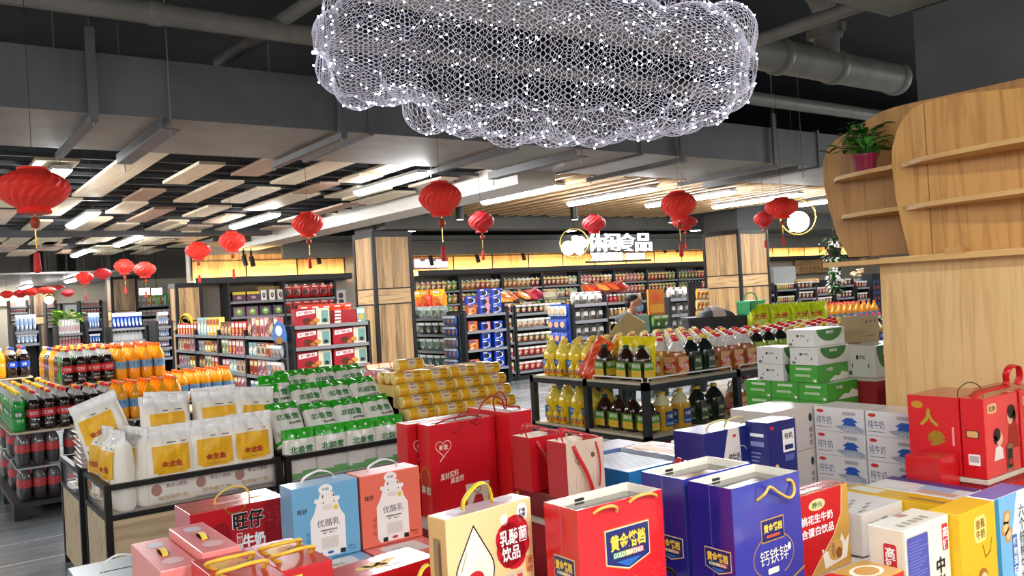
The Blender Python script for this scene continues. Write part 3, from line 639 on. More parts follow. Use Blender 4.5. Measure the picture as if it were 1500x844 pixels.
MB().prism(fc, (0.02,0,0), (0,-1,0), (0,0,1), .03, ply).build('crown_board', t0)
sm = on_plane([(1350, 150), (1356, 376)]); MB().prism([(sm[0][0]-.003, zb), (sm[0][0]+.003, zb), (sm[0][0]+.003, sm[0][1]), (sm[0][0]-.003, sm[0][1])], (.019,0,0), (0,-1,0), (0,0,1), .002, mat('#8f6b3c', .6)).build('board_joint', t0)
bp = [(1206, 240), (1208, 272), (1214, 305), (1226, 345), (1243, 378)]
bp = [(1243, 377), (1226, 345), (1214, 305), (1207, 272), (1205, 240), (1210, 222), (1224, 205), (1250, 188), (1275, 173), (1292, 163), (1310, 157), (1330, 152)]
bc = on_plane(bp, XT+.3); zb2 = zb-.004; bc = bc+[(.7, bc[-1][1]), (.7, zb2)]
MB().prism(bc, (.3,0,0), (0,-1,0), (0,0,1), .03, ply_b).build('rear_crown_board', t0)
def half_shelf(x, u0, v0, y_end, dep, th, name, z=None):
    a = TX(u0, v0, x); y0 = a[0]; zz = a[1] if z is None else z; pts = []
    L = y0-y_end
    for k in range(13):
        t = k/12; pts.append((-y0+L*t, dep*math.sqrt(max(0., 1-(1-t)**2))))
    q = MB(); poly = [(p_[0], p_[1]) for p_ in pts]+[(-y_end, 0.)]
    q.prism(poly, (x-XT, 0, zz+th/2), (0,-1,0), (-1,0,0), th, ply_e); q.build(name, t0)
half_shelf(XT, 1321, 249, -1.2, .3, .022, 'curved_shelf'); half_shelf(XT, 1327, 312, -1.2, .3, .022, 'curved_shelf')
half_shelf(XT+.28, 1222, 272, .2, .3, .022, 'curved_shelf'); half_shelf(XT+.28, 1233, 326, .2, .3, .022, 'curved_shelf')
e0 = TX(1236, 381, XT+.1)
MB().box(-.1, -1.25, zb-.028, .35, e0[0], zb-.004, ply_e).build('base_board', t0)
a0 = TX(1305, 376); MB().box(-.02, TX(1400, 372)[0]-.04, zb-.004, .01, TX(1400, 372)[0]+.04, zb+.028, ply_e).build('wood_block', t0)
# ---- potted plant on the rear shelf
sh = TX(1222, 272, XT+.28); pc = atX(1268, 255, XT+.17)
plant = empty('potted_plant', (pc.x, pc.y, sh[1]+.012)); tag(plant, 'leafy green pothos in a shiny wine-red pot on the tree shelf', 'potted plant')
pot_m = mat('#86203a', .2, coat=.6); k = .9
MB().lathe([(.045,0),(.05,.0),(.066,.1),(.07,.105),(.072,.118),(.066,.118),(.06,.1)], pot_m, 24).build('pot', plant, auto=45)
MB().lathe([(0,.098),(.062,.098)], mat('#3a2c20', .9), 16).build('soil', plant)
leafm = [mat('#2e6b26', .35, coat=.2), mat('#4a8a34', .35, coat=.2), mat('#1f4f1e', .35, coat=.2)]
def leaf(q, base, dirn, size, m_, droop=.3):
    d_ = V(dirn).normalized(); x_ = d_.cross(V((0,0,1)))
    x_ = x_.normalized() if x_.length > .01 else V((1,0,0)); up = x_.cross(d_).normalized(); base = V(base)
    pr_ = [(0,0),(.18,.34),(.42,.46),(.7,.34),(1,.0)]; vs = []
    for t, w_ in pr_:
        p_ = base+d_*(t*size)-V((0,0,1))*(droop*size*t*t)
        vs += [p_-x_*w_*size*.8+up*w_*.18*size, p_, p_+x_*w_*size*.8+up*w_*.18*size]
    fs = []
    for i in range(len(pr_)-1):
        fs += [(i*3, i*3+1, i*3+4, i*3+3), (i*3+1, i*3+2, i*3+5, i*3+4)]
    q.raw(vs, fs, m_)
rg = random.Random(11); fol = MB(); stem = MB()
for i in range(58):
    a = rg.uniform(0, 6.28); sp = rg.uniform(.02, .16); h = rg.uniform(.04, .2)*(1-.3*sp/.15)
    side = V((math.cos(a)*sp, math.sin(a)*sp*1.1, .11+h)); stem.tube([(0,0,.1), tuple(side*.6+V((0,0,.07))), tuple(side)], .0025, leafm[0], 4)
    leaf(fol, side, (math.cos(a+rg.uniform(-.6,.6)), math.sin(a+rg.uniform(-.6,.6)), rg.uniform(-.2,.5)), rg.uniform(.06,.1), rg.choice(leafm), rg.uniform(.1,.7))
fol.build('foliage', plant, True); stem.build('stems', plant)
# ================================================================== BOTTLES
cola_m = mat('#1d0e0c', .12, coat=.8); clearp = mat('#cfd3d2', .15, coat=.5, alpha=.55); red_lab = mat('#d3252b', .35); cap_r = mat('#d81f2a', .35); cap_y = mat('#f2cf1d', .35); cap_o = mat('#f2701c', .35)
cap_b = mat('#2a4ec0', .35); cap_w = mat('#f1efe9', .35); cap_g = mat('#1f4a38', .4); oj = mat('#f7a30a', .2, coat=.6); green_p = mat('#1f9a3c', .15, coat=.6); pepsi_lab = mat('#1d4fc4', .3); sky_lab = mat('#6fa3cf', .35)
yel_drink = mat('#e8c21a', .2, coat=.5); tea_m = mat('#c98a2a', .2, coat=.5)
whitep = mat('#f4f3f0', .4); blk = mat('#151515', .4)
PROT = {}
def soda(kind):
    """two litre bottle: root mesh is the filled bottle, label band and cap are its parts"""
    liquid, lab, cap, txt, name, lt = {
     'cola': (cola_m, red_lab, cap_r, '可口可乐', 'cola_bottle', whitep), 'sprite': (green_p, mat('#1c7f35', .3), cap_y, '雪碧', 'lemonade_bottle', whitep), 'orange': (oj, sky_lab, cap_o, '果粒橙', 'orange_juice_bottle', blk),
     'pepsi': (cola_m, pepsi_lab, cap_b, '百事', 'blue_label_cola_bottle', whitep), 'yellow': (oj, mat('#f3b62a', .4), cap_o, '橙', 'orange_soda_bottle', whitep), 'whitecap': (oj, mat('#f0a818', .4), cap_w, '芒果', 'mango_juice_bottle', whitep),
     'colay': (cola_m, red_lab, cap_y, '可口可乐', 'cola_bottle', whitep), 'greeny': (green_p, mat('#d9d02a', .3), cap_r, '雪碧', 'lemonade_bottle', whitep)}[kind]
    r = .054
    q = MB(); q.lathe([(.035, 0), (r*.92, .008), (r, .03), (r, .1), (r*.96, .105), (r*.96, .175), (r, .18), (r*.97, .215), (r*.72, .25)], liquid, 14)
    q.lathe([(r*.72, .25), (r*.42, .28), (.0155, .297), (.0155, .306)], clearp if kind not in ('orange', 'yellow', 'whitecap') else liquid, 14)
    o = q.build(name, None, auto=50)
    lb = MB(); z0, z1 = (.108, .172) if kind != 'orange' else (.05, .172)
    lb.lathe([(r*.985, z0), (r*.985, z1)], lab, 14); lb.f = lb.f[:14]; lb.m = lb.m[:14]
    if kind == 'orange':
        for a0 in (-math.pi/2, math.pi): 
            pr = Wrap(r*.99, a0, lb); pr.rect(-.03, .052, .03, .115, mat('#f3d14a', .4), 1); pr.ell(0, .08, .026, .022, mat('#f59b14', .4), 2, 14); pr.rect(-.02, .135, .02, .16, mat('#20304a', .4), 2)
    else:
        for a0 in (-math.pi/2, math.pi):
            pr = Wrap(r*.99, a0, lb); pr.text(txt, 0, .14, .03, lt, 2, w_=.07 if len(txt) > 2 else .045)
            if 'cola' in kind: pr.text('ZERO 2L', 0, .05, .014, whitep, 2, w_=.055)
    lb.build('label', o)
    MB().lathe([(.0175, .3), (.0185, .302), (.0185, .322), (.016, .325)], cap, 12).build('cap', o, auto=40)
    return o
def put(key, make, loc, rz, label, group, cat):
    loc = (loc[0], loc[1], loc[2]+.0015)
    if key not in PROT:
        o = make(); PROT[key] = o; o.location = loc; o.rotation_euler = (0, 0, rz); return tag(o, label, cat, group)
    o = dup(PROT[key], loc, rz, label, group); o['category'] = cat; return o
SODA_W = {'cola': 'red label cola bottle', 'colay': 'yellow capped cola bottle', 'sprite': 'yellow capped lemonade bottle', 'greeny': 'red capped lemonade bottle', 'orange': 'orange juice bottle', 'pepsi': 'blue label cola bottle', 'yellow': 'orange soda bottle', 'whitecap': 'white capped juice bottle'}
deck_m = wood('deck_board', '#c3b292', '#d8c9aa', 0, 1., .5)
def soda_at(kind, x, y, z, where): put('s'+kind, lambda: soda(kind), (x, y, z), R.uniform(-.25, .25), SODA_W[kind]+', '+where, 'two litre soft drink bottles', 'bottle')
# decks and pallet
dk_ = empty('drink_pallet', (.70, 7.97, 0)); tag(dk_, 'black plastic pallet under the wrapped cola packs', 'pallet')
q = MB().box(0, 0, .1, 2.6, .7, .14, mat('#3a3c3e', .5)).box(0, .7, .1, 1.4, 2.7, .14, mat('#3a3c3e', .5)); q.build('pallet_top', dk_)
for i in range(4):
    for j in range(4 if i < 2 else 1): MB().box(i*.83, j*.84, 0, i*.83+.1, j*.84+.16, .1, mat('#303234', .5)).build('pallet_foot', dk_)
pack_m = mat('#4a4446', .12, coat=.8, alpha=1.); film = mat('#b9bcc0', .12, coat=.6)
def cola_pack():
    q = MB()
    for i in range(3):
        for j in range(2):
            q.lathe([(.04, .004), (.052, .02), (.053, .11)], mat('#3d3538', .15, coat=.8), 12, (.055+i*.107, .055+j*.107, 0)); q.lathe([(.0535, .11), (.0535, .175)], mat('#c94048', .25, coat=.6), 12, (.055+i*.107, .055+j*.107, 0))
            q.lathe([(.053, .175), (.05, .21), (.03, .255), (.0, .262)], mat('#5c5558', .15, coat=.8), 12, (.055+i*.107, .055+j*.107, 0))
    o = q.build('cola_pack', None, auto=50)
    w_ = MB(); w_.box(-.002, -.002, .262, .329, .218, .276, film); 
    w_.build('shrink_wrap', o)
    return o
pk = 0
for lv in range(2):
    for i in range(6):
        for j in range(3):
            if i > 1 and j > 0 or (i and j): continue
            x, y, z = .74+i*.36, 8.0+j*.66+(.0 if lv else .0), .14+lv*.288
            nm = ('upper' if lv else 'lower')
            put('cpack', cola_pack, (x, y, z), 0, 'shrink-wrapped cola six-pack in the %s layer, %s' % (nm, 'front row, %s from the left' % nth(i) if j == 0 else 'left side, %s behind the front corner' % nth(j)), 'wrapped cola packs', 'bottle pack')
o = MB().box(0, 0, 0, 2.55, .62, .012, deck_m).box(0, .62, 0, 1.45, 2.75, .012, deck_m).build('display_board', loc=(.70, 7.95, .716-.012)); tag(o, 'pale wooden board above the wrapped cola packs holding the lower bottles', 'board')
ZM = .716
ub = empty('display_riser', (1.17, 8.58, ZM)); tag(ub, 'raised pale board on black frame carrying the upper bottle rows', 'riser')
MB().box(0, 0, .285, .99, 1.75, .3, deck_m).build('riser_board', ub); MB().box(-1.2, 1.95, .285, 0, 3.4, .3, deck_m).build('side_board', ub)
for a, b in ((.0, .0), (.95, 0), (0, 1.7), (.95, 1.7), (-1.2, 1.95), (-1.2, 3.34)): MB().box(a, b+.01, 0, a+.04, b+.05, .285, BLACK).build('riser_post', ub)
MB().box(0.02, .02, .0, .97, .035, .285, BLACK).build('riser_front', ub)
ZT = ZM+.3; PX = .113
# lower tier front: nine across, then rows receding on the left strip
seq = ['sprite', 'cola', 'cola', 'cola', 'cola', 'cola', 'cola', 'orange', 'orange', 'orange', 'orange', 'orange']
for j in range(4):
    for i, k in enumerate(seq):
        x, y = .78+(i-.1)*PX, 8.03+j*PX
        if y > 8.5 and x > 1.1: continue
        if j > 0 and k == 'cola' and (i+j) % 3 == 0: k = 'colay'
        soda_at(k, x, y, ZM, 'lower tier, %s row, %s from the left' % (nth(j), nth(i)))
for j in range(4, 16):
    for i in range(4):
        k = ['sprite', 'cola', 'colay', 'cola'][i] if j < 8 else ['greeny', 'colay', 'sprite', 'colay'][(i+j) % 4]
        soda_at(k, .775+i*PX*.98, 8.03+j*PX, ZM, 'lower tier beside riser, %s row, %s from left' % (nth(j), nth(i)))
# upper tier
for j in range(14):
    for i in range(8):
        x, y = 1.235+i*PX, 8.64+j*PX
        if i > 4 and j > 9: continue
        k = 'cola' if i < 4 else 'orange'
        if i == 0: k = ['cola', 'sprite', 'sprite', 'cola', 'cola', 'yellow', 'yellow', 'yellow', 'pepsi', 'pepsi', 'cola', 'whitecap', 'whitecap', 'whitecap'][j]
        elif i < 4 and j > 0: k = ['colay', 'sprite', 'cola', 'greeny'][(i+j) % 4] if j > 1 else ['cola', 'colay'][i % 2]
        elif i >= 4 and j > 1: k = ['orange', 'yellow', 'cola', 'whitecap'][(i*3+j) % 4] if j > 3 else 'orange'
        soda_at(k, x, y, ZT, 'upper tier, %s row back, %s from the left' % (nth(j), nth(i)))
for j in range(5):
    for i in range(9):
        k = 'pepsi' if i < 2 else 'whitecap' if i < 5 else 'yellow'
        if j > 1: k = ['pepsi', 'cola', 'whitecap', 'greeny', 'yellow'][(i+2*j) % 5]
        soda_at(k, 1.1-i*PX, 10.6+j*PX, ZT, 'upper left wing, %s row, %s from the riser' % (nth(j), nth(i)))
# separate orange juice group right of the riser
ob = MB().box(0, 0, .66, .76, .6, .68, deck_m, front=BLACK).box(.02, .02, 0, .74, .58, .66, DARK).build('display_box', loc=(2.2, 9.2, 0)); tag(ob, 'dark display block with pale top under the separate orange juice group', 'display block')
for j in range(4):
    for i in range(6): soda_at('orange', 2.28+i*.118, 9.27+j*.118, .68, 'group right of the riser, %s row, %s from left' % (nth(j), nth(i)))
# ================================================================== WIRE-RAIL BINS with flour, rice and noodles
oak = wood('bin_oak', '#a58e6c', '#c6b08c', 0, .8, .5, 0); acr = mat('#f2f4f4', .08, alpha=.1, coat=.3)
def bin_(x0, y0, x1, y1, zt, zr, label):
    b = empty('display_bin', (x0, y0, 0)); tag(b, label, 'display bin', 'black framed display bins'); W, D_ = x1-x0, y1-y0
    MB().box(.02, .02, .04, W-.02, D_-.02, .06, oak).box(.02, .02, zr-.02, W-.02, D_-.02, zr-.005, oak).build('bin_floor', b)
    MB().box(.03, .006, .05, W-.03, .026, zr-.02, oak).build('front_panel', b); MB().box(.006, .03, .05, .026, D_-.03, zr-.02, oak).build('side_panel', b)
    MB().box(W-.026, .03, .05, W-.006, D_-.03, zr-.02, oak).build('side_panel', b)
    MB().box(.03, .012, zr, W-.03, .016, zt-.03, acr).build('clear_panel', b); MB().box(.012, .03, zr, .016, D_-.03, zt-.03, acr).build('clear_panel', b)
    for a in (0, W-.035):
        for c in (0, D_-.035): MB().box(a, c, 0, a+.035, c+.035, zt, BLACK).build('post', b)
    for z in (zr-.025, zt-.03):
        MB().box(.035, 0, z, W-.035, .03, z+.028, BLACK).build('rail', b); MB().box(.035, D_-.03, z, W-.035, D_, z+.028, BLACK).build('rail', b)
        MB().box(0, .035, z, .03, D_-.035, z+.028, BLACK).build('rail', b); MB().box(W-.03, .035, z, W, D_-.035, z+.028, BLACK).build('rail', b)
    return b
BIN_A = bin_(.86, 5.0, 1.84, 5.64, .71, .54, 'black framed oak bin full of flour bags, front left')
bin_(.84, 5.68, 1.84, 6.4, .71, .54, 'black framed oak bin behind the flour bin with silver packs')
BIN_B = bin_(1.87, 5.0, 2.74, 5.64, .71, .54, 'black framed oak bin with the green and white rice packs')
BIN_C = bin_(2.77, 5.0, 3.72, 6.0, .71, .54, 'black framed oak bin under the yellow noodle rolls')
class Bulge(Print):
    def __init__(s, o, u, v, fn, mb): super().__init__(o, u, v, mb); s.fn = fn
    def p(s, a, b, l): return s.o + s.u*a + s.v*b + s.n*(.0035 + .0012*l + s.fn(a, b))
def pillow(q, w_, h_, d_, mf, crimp=.05, nx=14, ny=18, seed=0, wr=.004, gus=.5):
    """filled packet standing upright: width along x, front towards -y, crimped top and bottom; mf(u,v,front) gives the material"""
    rg = random.Random(seed); ph = [rg.uniform(0, 6.28) for _ in range(6)]
    def th(a, b):
        u = max(-1., min(1., 2*a/w_)); v = b/h_; fx = max(0., 1-abs(u)**4)**.5; t = 1.
        top = 1-crimp
        if v > .62: t = max(0., 1-((v-.62)/(top-.62))**2)**.7 if v < top else 0.
        if v < .08: t = (v/.08)**.5*.4+.6
        wv = wr*(math.sin(9*u+ph[0]+7*v)+.7*math.sin(14*v+ph[1]-5*u)+.5*math.sin(23*u*v+ph[2]))*fx*(.5+v)
        return d_/2*t*(gus+(1-gus)*fx if abs(u) < .999 else gus)*(fx if fx < .35 else 1)+wv+.0015
    G = [[], []]
    for sd in (0, 1):
        for j in range(ny+1):
            for i in range(nx+1):
                u = -1+2*i/nx; v = j/ny; a = u*w_/2; b = v*h_; nar = 1-.06*max(0, v-.55)*2 if v < 1-crimp else 1.
                G[sd].append((a*nar, (-1 if sd == 0 else 1)*th(a, b), b))
    k = len(q.v); q.v += G[0]+G[1]; n1 = nx+1; o2 = k+len(G[0])
    for j in range(ny):
        for i in range(nx):
            u, v = -1+2*(i+.5)/nx, (j+.5)/ny
            f = [k+j*n1+i, k+j*n1+i+1, k+(j+1)*n1+i+1, k+(j+1)*n1+i]; q.f.append(f); q.m.append(q.mi(mf(u, v, True)))
            q.f.append([o2+(x-k) for x in reversed(f)]); q.m.append(q.mi(mf(u, v, False)))
    for j in range(ny):
        for i in (0, nx):
            a, b = k+j*n1+i, k+(j+1)*n1+i; c, d = o2+j*n1+i, o2+(j+1)*n1+i
            q.f.append([a, b, d, c] if i == 0 else [b, a, c, d]); q.m.append(q.mi(mf(-1 if i == 0 else 1, (j+.5)/ny, False)))
    for j in (0, ny):
        for i in range(nx):
            a, b = k+j*n1+i, k+j*n1+i+1; c, d = o2+j*n1+i, o2+j*n1+i+1
            q.f.append([b, a, c, d] if j == 0 else [a, b, d, c]); q.m.append(q.mi(mf(0, j/ny, False)))
    return th
flour_w = mat('#f3eddf', .35, coat=.3); flour_t = mat('#f7f6f3', .25, coat=.4); yel_sq = mat('#f0b519', .4); tred = mat('#b3262c', .45); tdk = mat('#4a4440', .5); tan = mat('#b98a4a', .5); ginger = mat('#a3481c', .5)
def flour_bag(seed):
    def make():
        q = MB(); W, H_, D_ = .285, .44, .12
        th = pillow(q, W, H_, D_, lambda u, v, f: flour_t if v > .82 else flour_w, .1, 22, 30, seed, .004, .45)
        o = q.build('flour_bag', None, True)
        pr = Bulge((0, 0, 0), (1, 0, 0), (0, 0, 1), lambda a, b: th(a, b), MB())
        N = 8
        for i in range(N):
            for j in range(N): 
                x0, x1 = -.1+.2*i/N, -.1+.2*(i+1)/N; y0, y1 = .17+.16*j/N, .17+.16*(j+1)/N
                c = .035
                if (i in (0, N-1)) and j == 0: y0 += .01
                pr.rect(x0, y0, x1, y1, yel_sq, 1)
        pr.text('金龙鱼', 0, .225, .036, tred, 3, w_=.115, bold=.035); pr.rect(-.06, .185, .06, .188, tan, 3); pr.rect(-.02, .342, .085, .347, tdk, 2)
        pr.text('高筋', -.0, .135, .022, tred, 2, w_=.05); pr.text('麦芯小麦粉', .02, .105, .022, mat('#8a4a5a', .5), 2, w_=.12); pr.text('营养配餐粉', 0, .04, .024, mat('#c9a85a', .5), 2, w_=.17)
        pr.ell(-.09, .088, .028, .033, ginger, 2, 12); pr.text('1:1', -.09, .14, .024, tdk, 2, w_=.03)
        pr.build('front_lettering', o)
        h = MB(); h.tube([(-.045, 0, H_-.03), (-.04, -.004, H_-.014), (.04, -.004, H_-.014), (.045, 0, H_-.03)], .004, whitep, 6); h.build('carry_handle', o)
        return o
    return make
FB = 'white flour bag with yellow square, '
def fbag(i, x, y, z, rz, lab, tilt=(0, 0)):
    o = put('flour%d' % (i % 3), flour_bag(i % 3), (x, y, z), rz, FB+lab, 'flour bags', 'flour bag'); o.rotation_euler = (tilt[0], tilt[1], rz); return o
fbag(0, 1.225, 5.12, .54, .03, 'leftmost facing forward in the front row'); fbag(1, 1.475, 5.12, .545, -.04, 'middle one facing forward in the front row'); fbag(2, 1.695, 5.12, .55, .02, 'rightmost in the front row, next to the rice')
for k, (x, y) in enumerate(((.965, 5.19), (.955, 5.48))): fbag(k+1, x, y, .54, -1.42+.05*k, ['nearer one turned sideways at the left end', 'farther one turned sideways at the left end'][k])
fbag(2, 1.075, 5.22, .54, -1.35, 'turned sideways, just left of the front row')
fbag(1, 1.27, 5.3, .695, .05, 'raised in the back row above the leftmost front bag', (-.12, 0)); fbag(0, 1.58, 5.32, .695, -.06, 'raised in the back row above the middle front bag', (-.12, 0)); fbag(2, 1.03, 5.5, .72, -.5, 'slumped backwards at the upper left of the pile', (-.1, -.35))
fbag(0, 1.3, 5.5, .695, .1, 'rearmost one peeking behind the raised left bag', (-.1, .1)); fbag(1, 1.62, 5.5, .695, .0, 'rearmost one peeking behind the raised right bag', (-.1, 0)); fbag(2, 1.78, 5.36, .68, .2, 'half hidden beside the rice packs', (0, .1))
MB().box(.28, .22, .54, .94, .6, .69, oak).build('bin_riser', BIN_A)
# silver-white packs stacked flat in the rear bin
silv = mat('#d9d6d6', .2, .25, coat=.4); 
def flat_pack(mats, w_, l_, h_, name):
    def make():
        q = MB(); n = 10; pts = []
        for k in range(n): a = 2*math.pi*k/n; pts.append((math.copysign(abs(math.cos(a))**.55, math.cos(a)), math.copysign(abs(math.sin(a))**.75, math.sin(a))))
        sec = [(-1, .12), (-.93, .3), (-.8, .85), (0, 1.0), (.8, .85), (.93, .3), (1, .12)]
        for t, s_ in sec:
            for px, pz in pts: q.v.append((t*w_/2, px*l_/2*(.92+.08*s_), h_/2+pz*h_/2*s_))
        q.mats = list(mats)
        for i in range(len(sec)-1):
            for k in range(n): q.f.append([i*n+k, i*n+(k+1) % n, (i+1)*n+(k+1) % n, (i+1)*n+k]); q.m.append(0 if i not in (1, 4) or len(mats) < 2 else 1)
        q.f += [list(range(n))[::-1], [6*n+k for k in range(n)]]; q.m += [0, 0]
        return q.build(name, None, True)
    return make
for c in range(2):
    for k in range(11):
        z = .545+k*.034 if c == 0 else .545+k*.03
        if c == 1 and k > 8: continue
        o = put('silver', flat_pack([silv, mat('#cdb9b6', .3)], .3, .4, .036, 'silver_pack'), (1.02+c*.33, 5.9+R.uniform(-.015, .015), z), R.uniform(-.06, .06), 'silvery flat flour pack in the %s stack, %s from the bottom' % (('left', 'right')[c], nth(k)), 'silvery flour packs', 'flour pack')
# rice packs
rice_w = mat('#ece9e0', .22, coat=.6); rice_g = mat('#2fae22', .22, coat=.6); rice_gd = mat('#3a8a4a', .4)
def rice_pack(seed):
    def make():
        q = MB(); W, H_, D_ = .215, .32, .075
        mf = lambda u, v, f: rice_g if v > .8 or (.04 < v < .2 and v < .17+.05*u) else rice_w
        th = pillow(q, W, H_, D_, mf, .04, 16, 26, seed, .004, .5); o = q.build('rice_pack', None, True)
        pr = Bulge((0, 0, 0), (1, 0, 0), (0, 0, 1), lambda a, b: th(a, b), MB()); pr.text('北极雪', 0, .195, .045, rice_gd, 3, w_=.15, bold=.02); pr.text('麦芯挂面', .04, .15, .018, tdk, 3, w_=.08)
        for k, (a, b, r_) in enumerate(((-.05, .285, .008), (-.01, .275, .005), (.03, .29, .009))): pr.ell(a, b, r_, r_*.9, whitep, 2, 10)
        pr.build('front_lettering', o); return o
    return make
RP = 'green and white rice pack '
def rpack(i, x, y, z, rz, lab, tilt): 
    o = put('rice%d' % (i % 2), rice_pack(i % 2), (x, y, z), rz, RP+lab, 'green and white rice packs', 'rice pack'); o.rotation_euler = (tilt, 0, rz); return o
cols = (1.99, 2.2, 2.41, 2.62)
for i, x in enumerate(cols): rpack(i, x, 5.085, .535, R.uniform(-.03, .03), 'standing behind the clear front, %s from the left' % nth(i), .0)
for i, x in enumerate(cols[1:]): rpack(i, x+.0, 5.12, .715, .0, 'leaning back in the lowest tilted row, %s from the left' % nth(i), -.62)
for i, x in enumerate(cols[1:]): rpack(i+1, x, 5.3, .83, .02, 'leaning back in the middle tilted row, %s from the left' % nth(i), -.62)
for i, x in enumerate(cols[1:]): rpack(i, x-.02, 5.47, .915, .04, 'leaning back in the top tilted row, %s from the left' % nth(i), -.62)
rpack(0, 1.975, 5.13, .735, .03, 'leaning at the left end above the black rail', -.6); rpack(1, 1.94, 5.42, .8, .1, 'upright at the upper left with its green top showing', -.3); rpack(0, 2.02, 5.5, .85, -.1, 'second upright one at the upper left, behind', -.25)
rpack(1, 2.25, 5.62, .93, .1, 'flopped over at the very back', -.8)
MB().box(.05, .17, .54, .84, .6, .7, oak).box(.05, .33, .7, .84, .6, .81, oak).build('bin_riser', BIN_B)
# noodle rolls
nood = mat('#f8bf2e', .3, coat=.5); nood2 = mat('#e8ae30', .3, coat=.5); nood_l = mat('#fbe08c', .35, coat=.4); pinkw = mat('#f0e6e2', .3, coat=.4)
def noodle(c1, c2, name):
    def make():
        L, r = .225, .043; q = MB(); n = 14
        sec = [(0, r*.78, c2), (.004, r*.95, c2), (.012, r, c1), (.075, r, c1), (.078, r*1.01, c2), (.15, r*1.01, c1), (.153, r, c1), (L-.012, r, c2), (L-.004, r*.95, c2), (L, r*.78, c2)]
        q.mats = [c1, c2]
        for x, rr, _ in sec:
            for k in range(n): a = 2*math.pi*k/n; q.v.append((x-L/2, rr*math.cos(a), r+rr*math.sin(a)))
        for i in range(len(sec)-1):
            mi_ = 0 if sec[i][2] is c1 else 1
            for k in range(n): q.f.append([i*n+k, (i+1)*n+k, (i+1)*n+(k+1) % n, i*n+(k+1) % n]); q.m.append(mi_)
        e = len(sec)-1; q.f += [list(range(n)), [e*n+k for k in reversed(range(n))]]; q.m += [1, 1]
        o = q.build(name, None, auto=50)
        pr = Print((0, 0, 0), (1, 0, 0), (0, 0, 1), MB())
        for a in (.35, 1.0):
            pr = Print((0, -math.cos(a)*r*1.015, r+math.sin(a)*r*1.015), (1, 0, 0), (0, math.sin(a), math.cos(a)), pr.mb); pr.rect(-.035, -.014, .03, .014, mat('#f4ecd2', .4), 1); pr.text('鸡蛋挂面', 0, 0, .016, tred, 2, w_=.05); pr.rect(.05, -.012, .09, -.004, mat('#b3742a', .5), 1)
        pr.mb.build('wrapper_print', o); return o
    return make
NR = 'yellow wrapped noodle roll in the '
for row in range(5):
    for col in range(4):
        x = 2.89+col*.232+row*.008; y = 5.07+row*.075; z = .71+row*.077 if row else .71
        for dpt in range(1 if row < 4 else 3):
            o = put('noodle', noodle(nood, nood_l, 'noodle_roll'), (x+R.uniform(-.008, .008), y+dpt*.088, z), R.uniform(-.05, .05), NR+('%s row up from the rail, %s from the left' % (nth(row), nth(col)) if dpt == 0 else 'top layer, %s row back, %s from the left' % (nth(dpt), nth(col))), 'yellow noodle rolls', 'noodle roll')
for row in range(1, 5):
    MB().box(.03, .07+row*.075-.026, .54, .92, .97, .71+row*.077-.001, nood_l).build('display_step', BIN_C)
o = put('noodle', None, (2.98, 5.42, 1.106), .1, 'yellow wrapped noodle roll lying alone on top at the left', 'yellow noodle rolls', 'noodle roll')
for k, (x, y, z) in enumerate(((2.98, 5.68, 1.018), (3.24, 5.7, 1.018), (3.0, 5.8, 1.018), (3.27, 5.83, 1.018), (2.98, 5.91, 1.018))):
    put('noodlew', noodle(pinkw, mat('#e0848a', .3, coat=.4), 'noodle_roll'), (x, y, z), .12*k-.2, 'white and pink noodle roll lying behind the yellow pile, %s from the front' % nth(k), 'white and pink noodle rolls', 'noodle roll')
# ================================================================== OIL SHELF
ox, oy = 4.46, 4.52; OL, OW = 3.5, 1.42
osf = empty('oil_shelf', (ox, oy, 0)); tag(osf, 'black steel shelf island with three wooden decks of cooking oil', 'shelf unit')
shelf_w = wood('shelf_ply', '#b5a78c', '#cfc3a9', 0, 1., .5)
steel_b = mat('#23272b', .4)
for z in (.12, .5, .9): MB().box(.02, .02, z-.018, OL-.02, OW-.02, z, shelf_w).box(0, 0, z-.06, OL, .03, z-.018, steel_b).box(0, .03, z-.06, .03, OW, z-.018, steel_b).box(0, 0, z-.018, OL, .02, z+.0, mat('#a89c86', .5)).box(0, .02, z-.018, .02, OW, z, mat('#c9bea6', .5)).build('shelf_deck', osf)
for a in (0, 1.04, 2.05, 3.0, OL-.05):
    for b in (0, .66, OW-.05):
        if b == .66 and a > 0: continue
        MB().box(a, b, 0, a+.05, b+.05, .9, steel_b).build('post', osf)
MB().tube([(.05, .02, .9), (.05, .02, .93), (1.0, .02, .93), (1.0, .02, .9)], .006, whitep, 6).tube([(1.1, .02, .9), (1.1, .02, .93), (2.0, .02, .93), (2.0, .02, .9)], .006, whitep, 6).tube([(.02, .05, .9), (.02, .05, .93), (.02, .6, .93), (.02, .6, .9)], .006, whitep, 6).build('guard_rail', osf)
oil_y = mat('#f3d21c', .1, coat=.8); oil_g = mat('#c99a2c', .1, coat=.8); dark_o = mat('#2e1712', .12, coat=.8); dark_g = mat('#16231c', .12, coat=.8); cap_gold = mat('#e9c24a', .35); amber = mat('#a8622a', .12, coat=.8); hnd = mat('#eadf9a', .4); hndw = mat('#f2f2ee', .4)
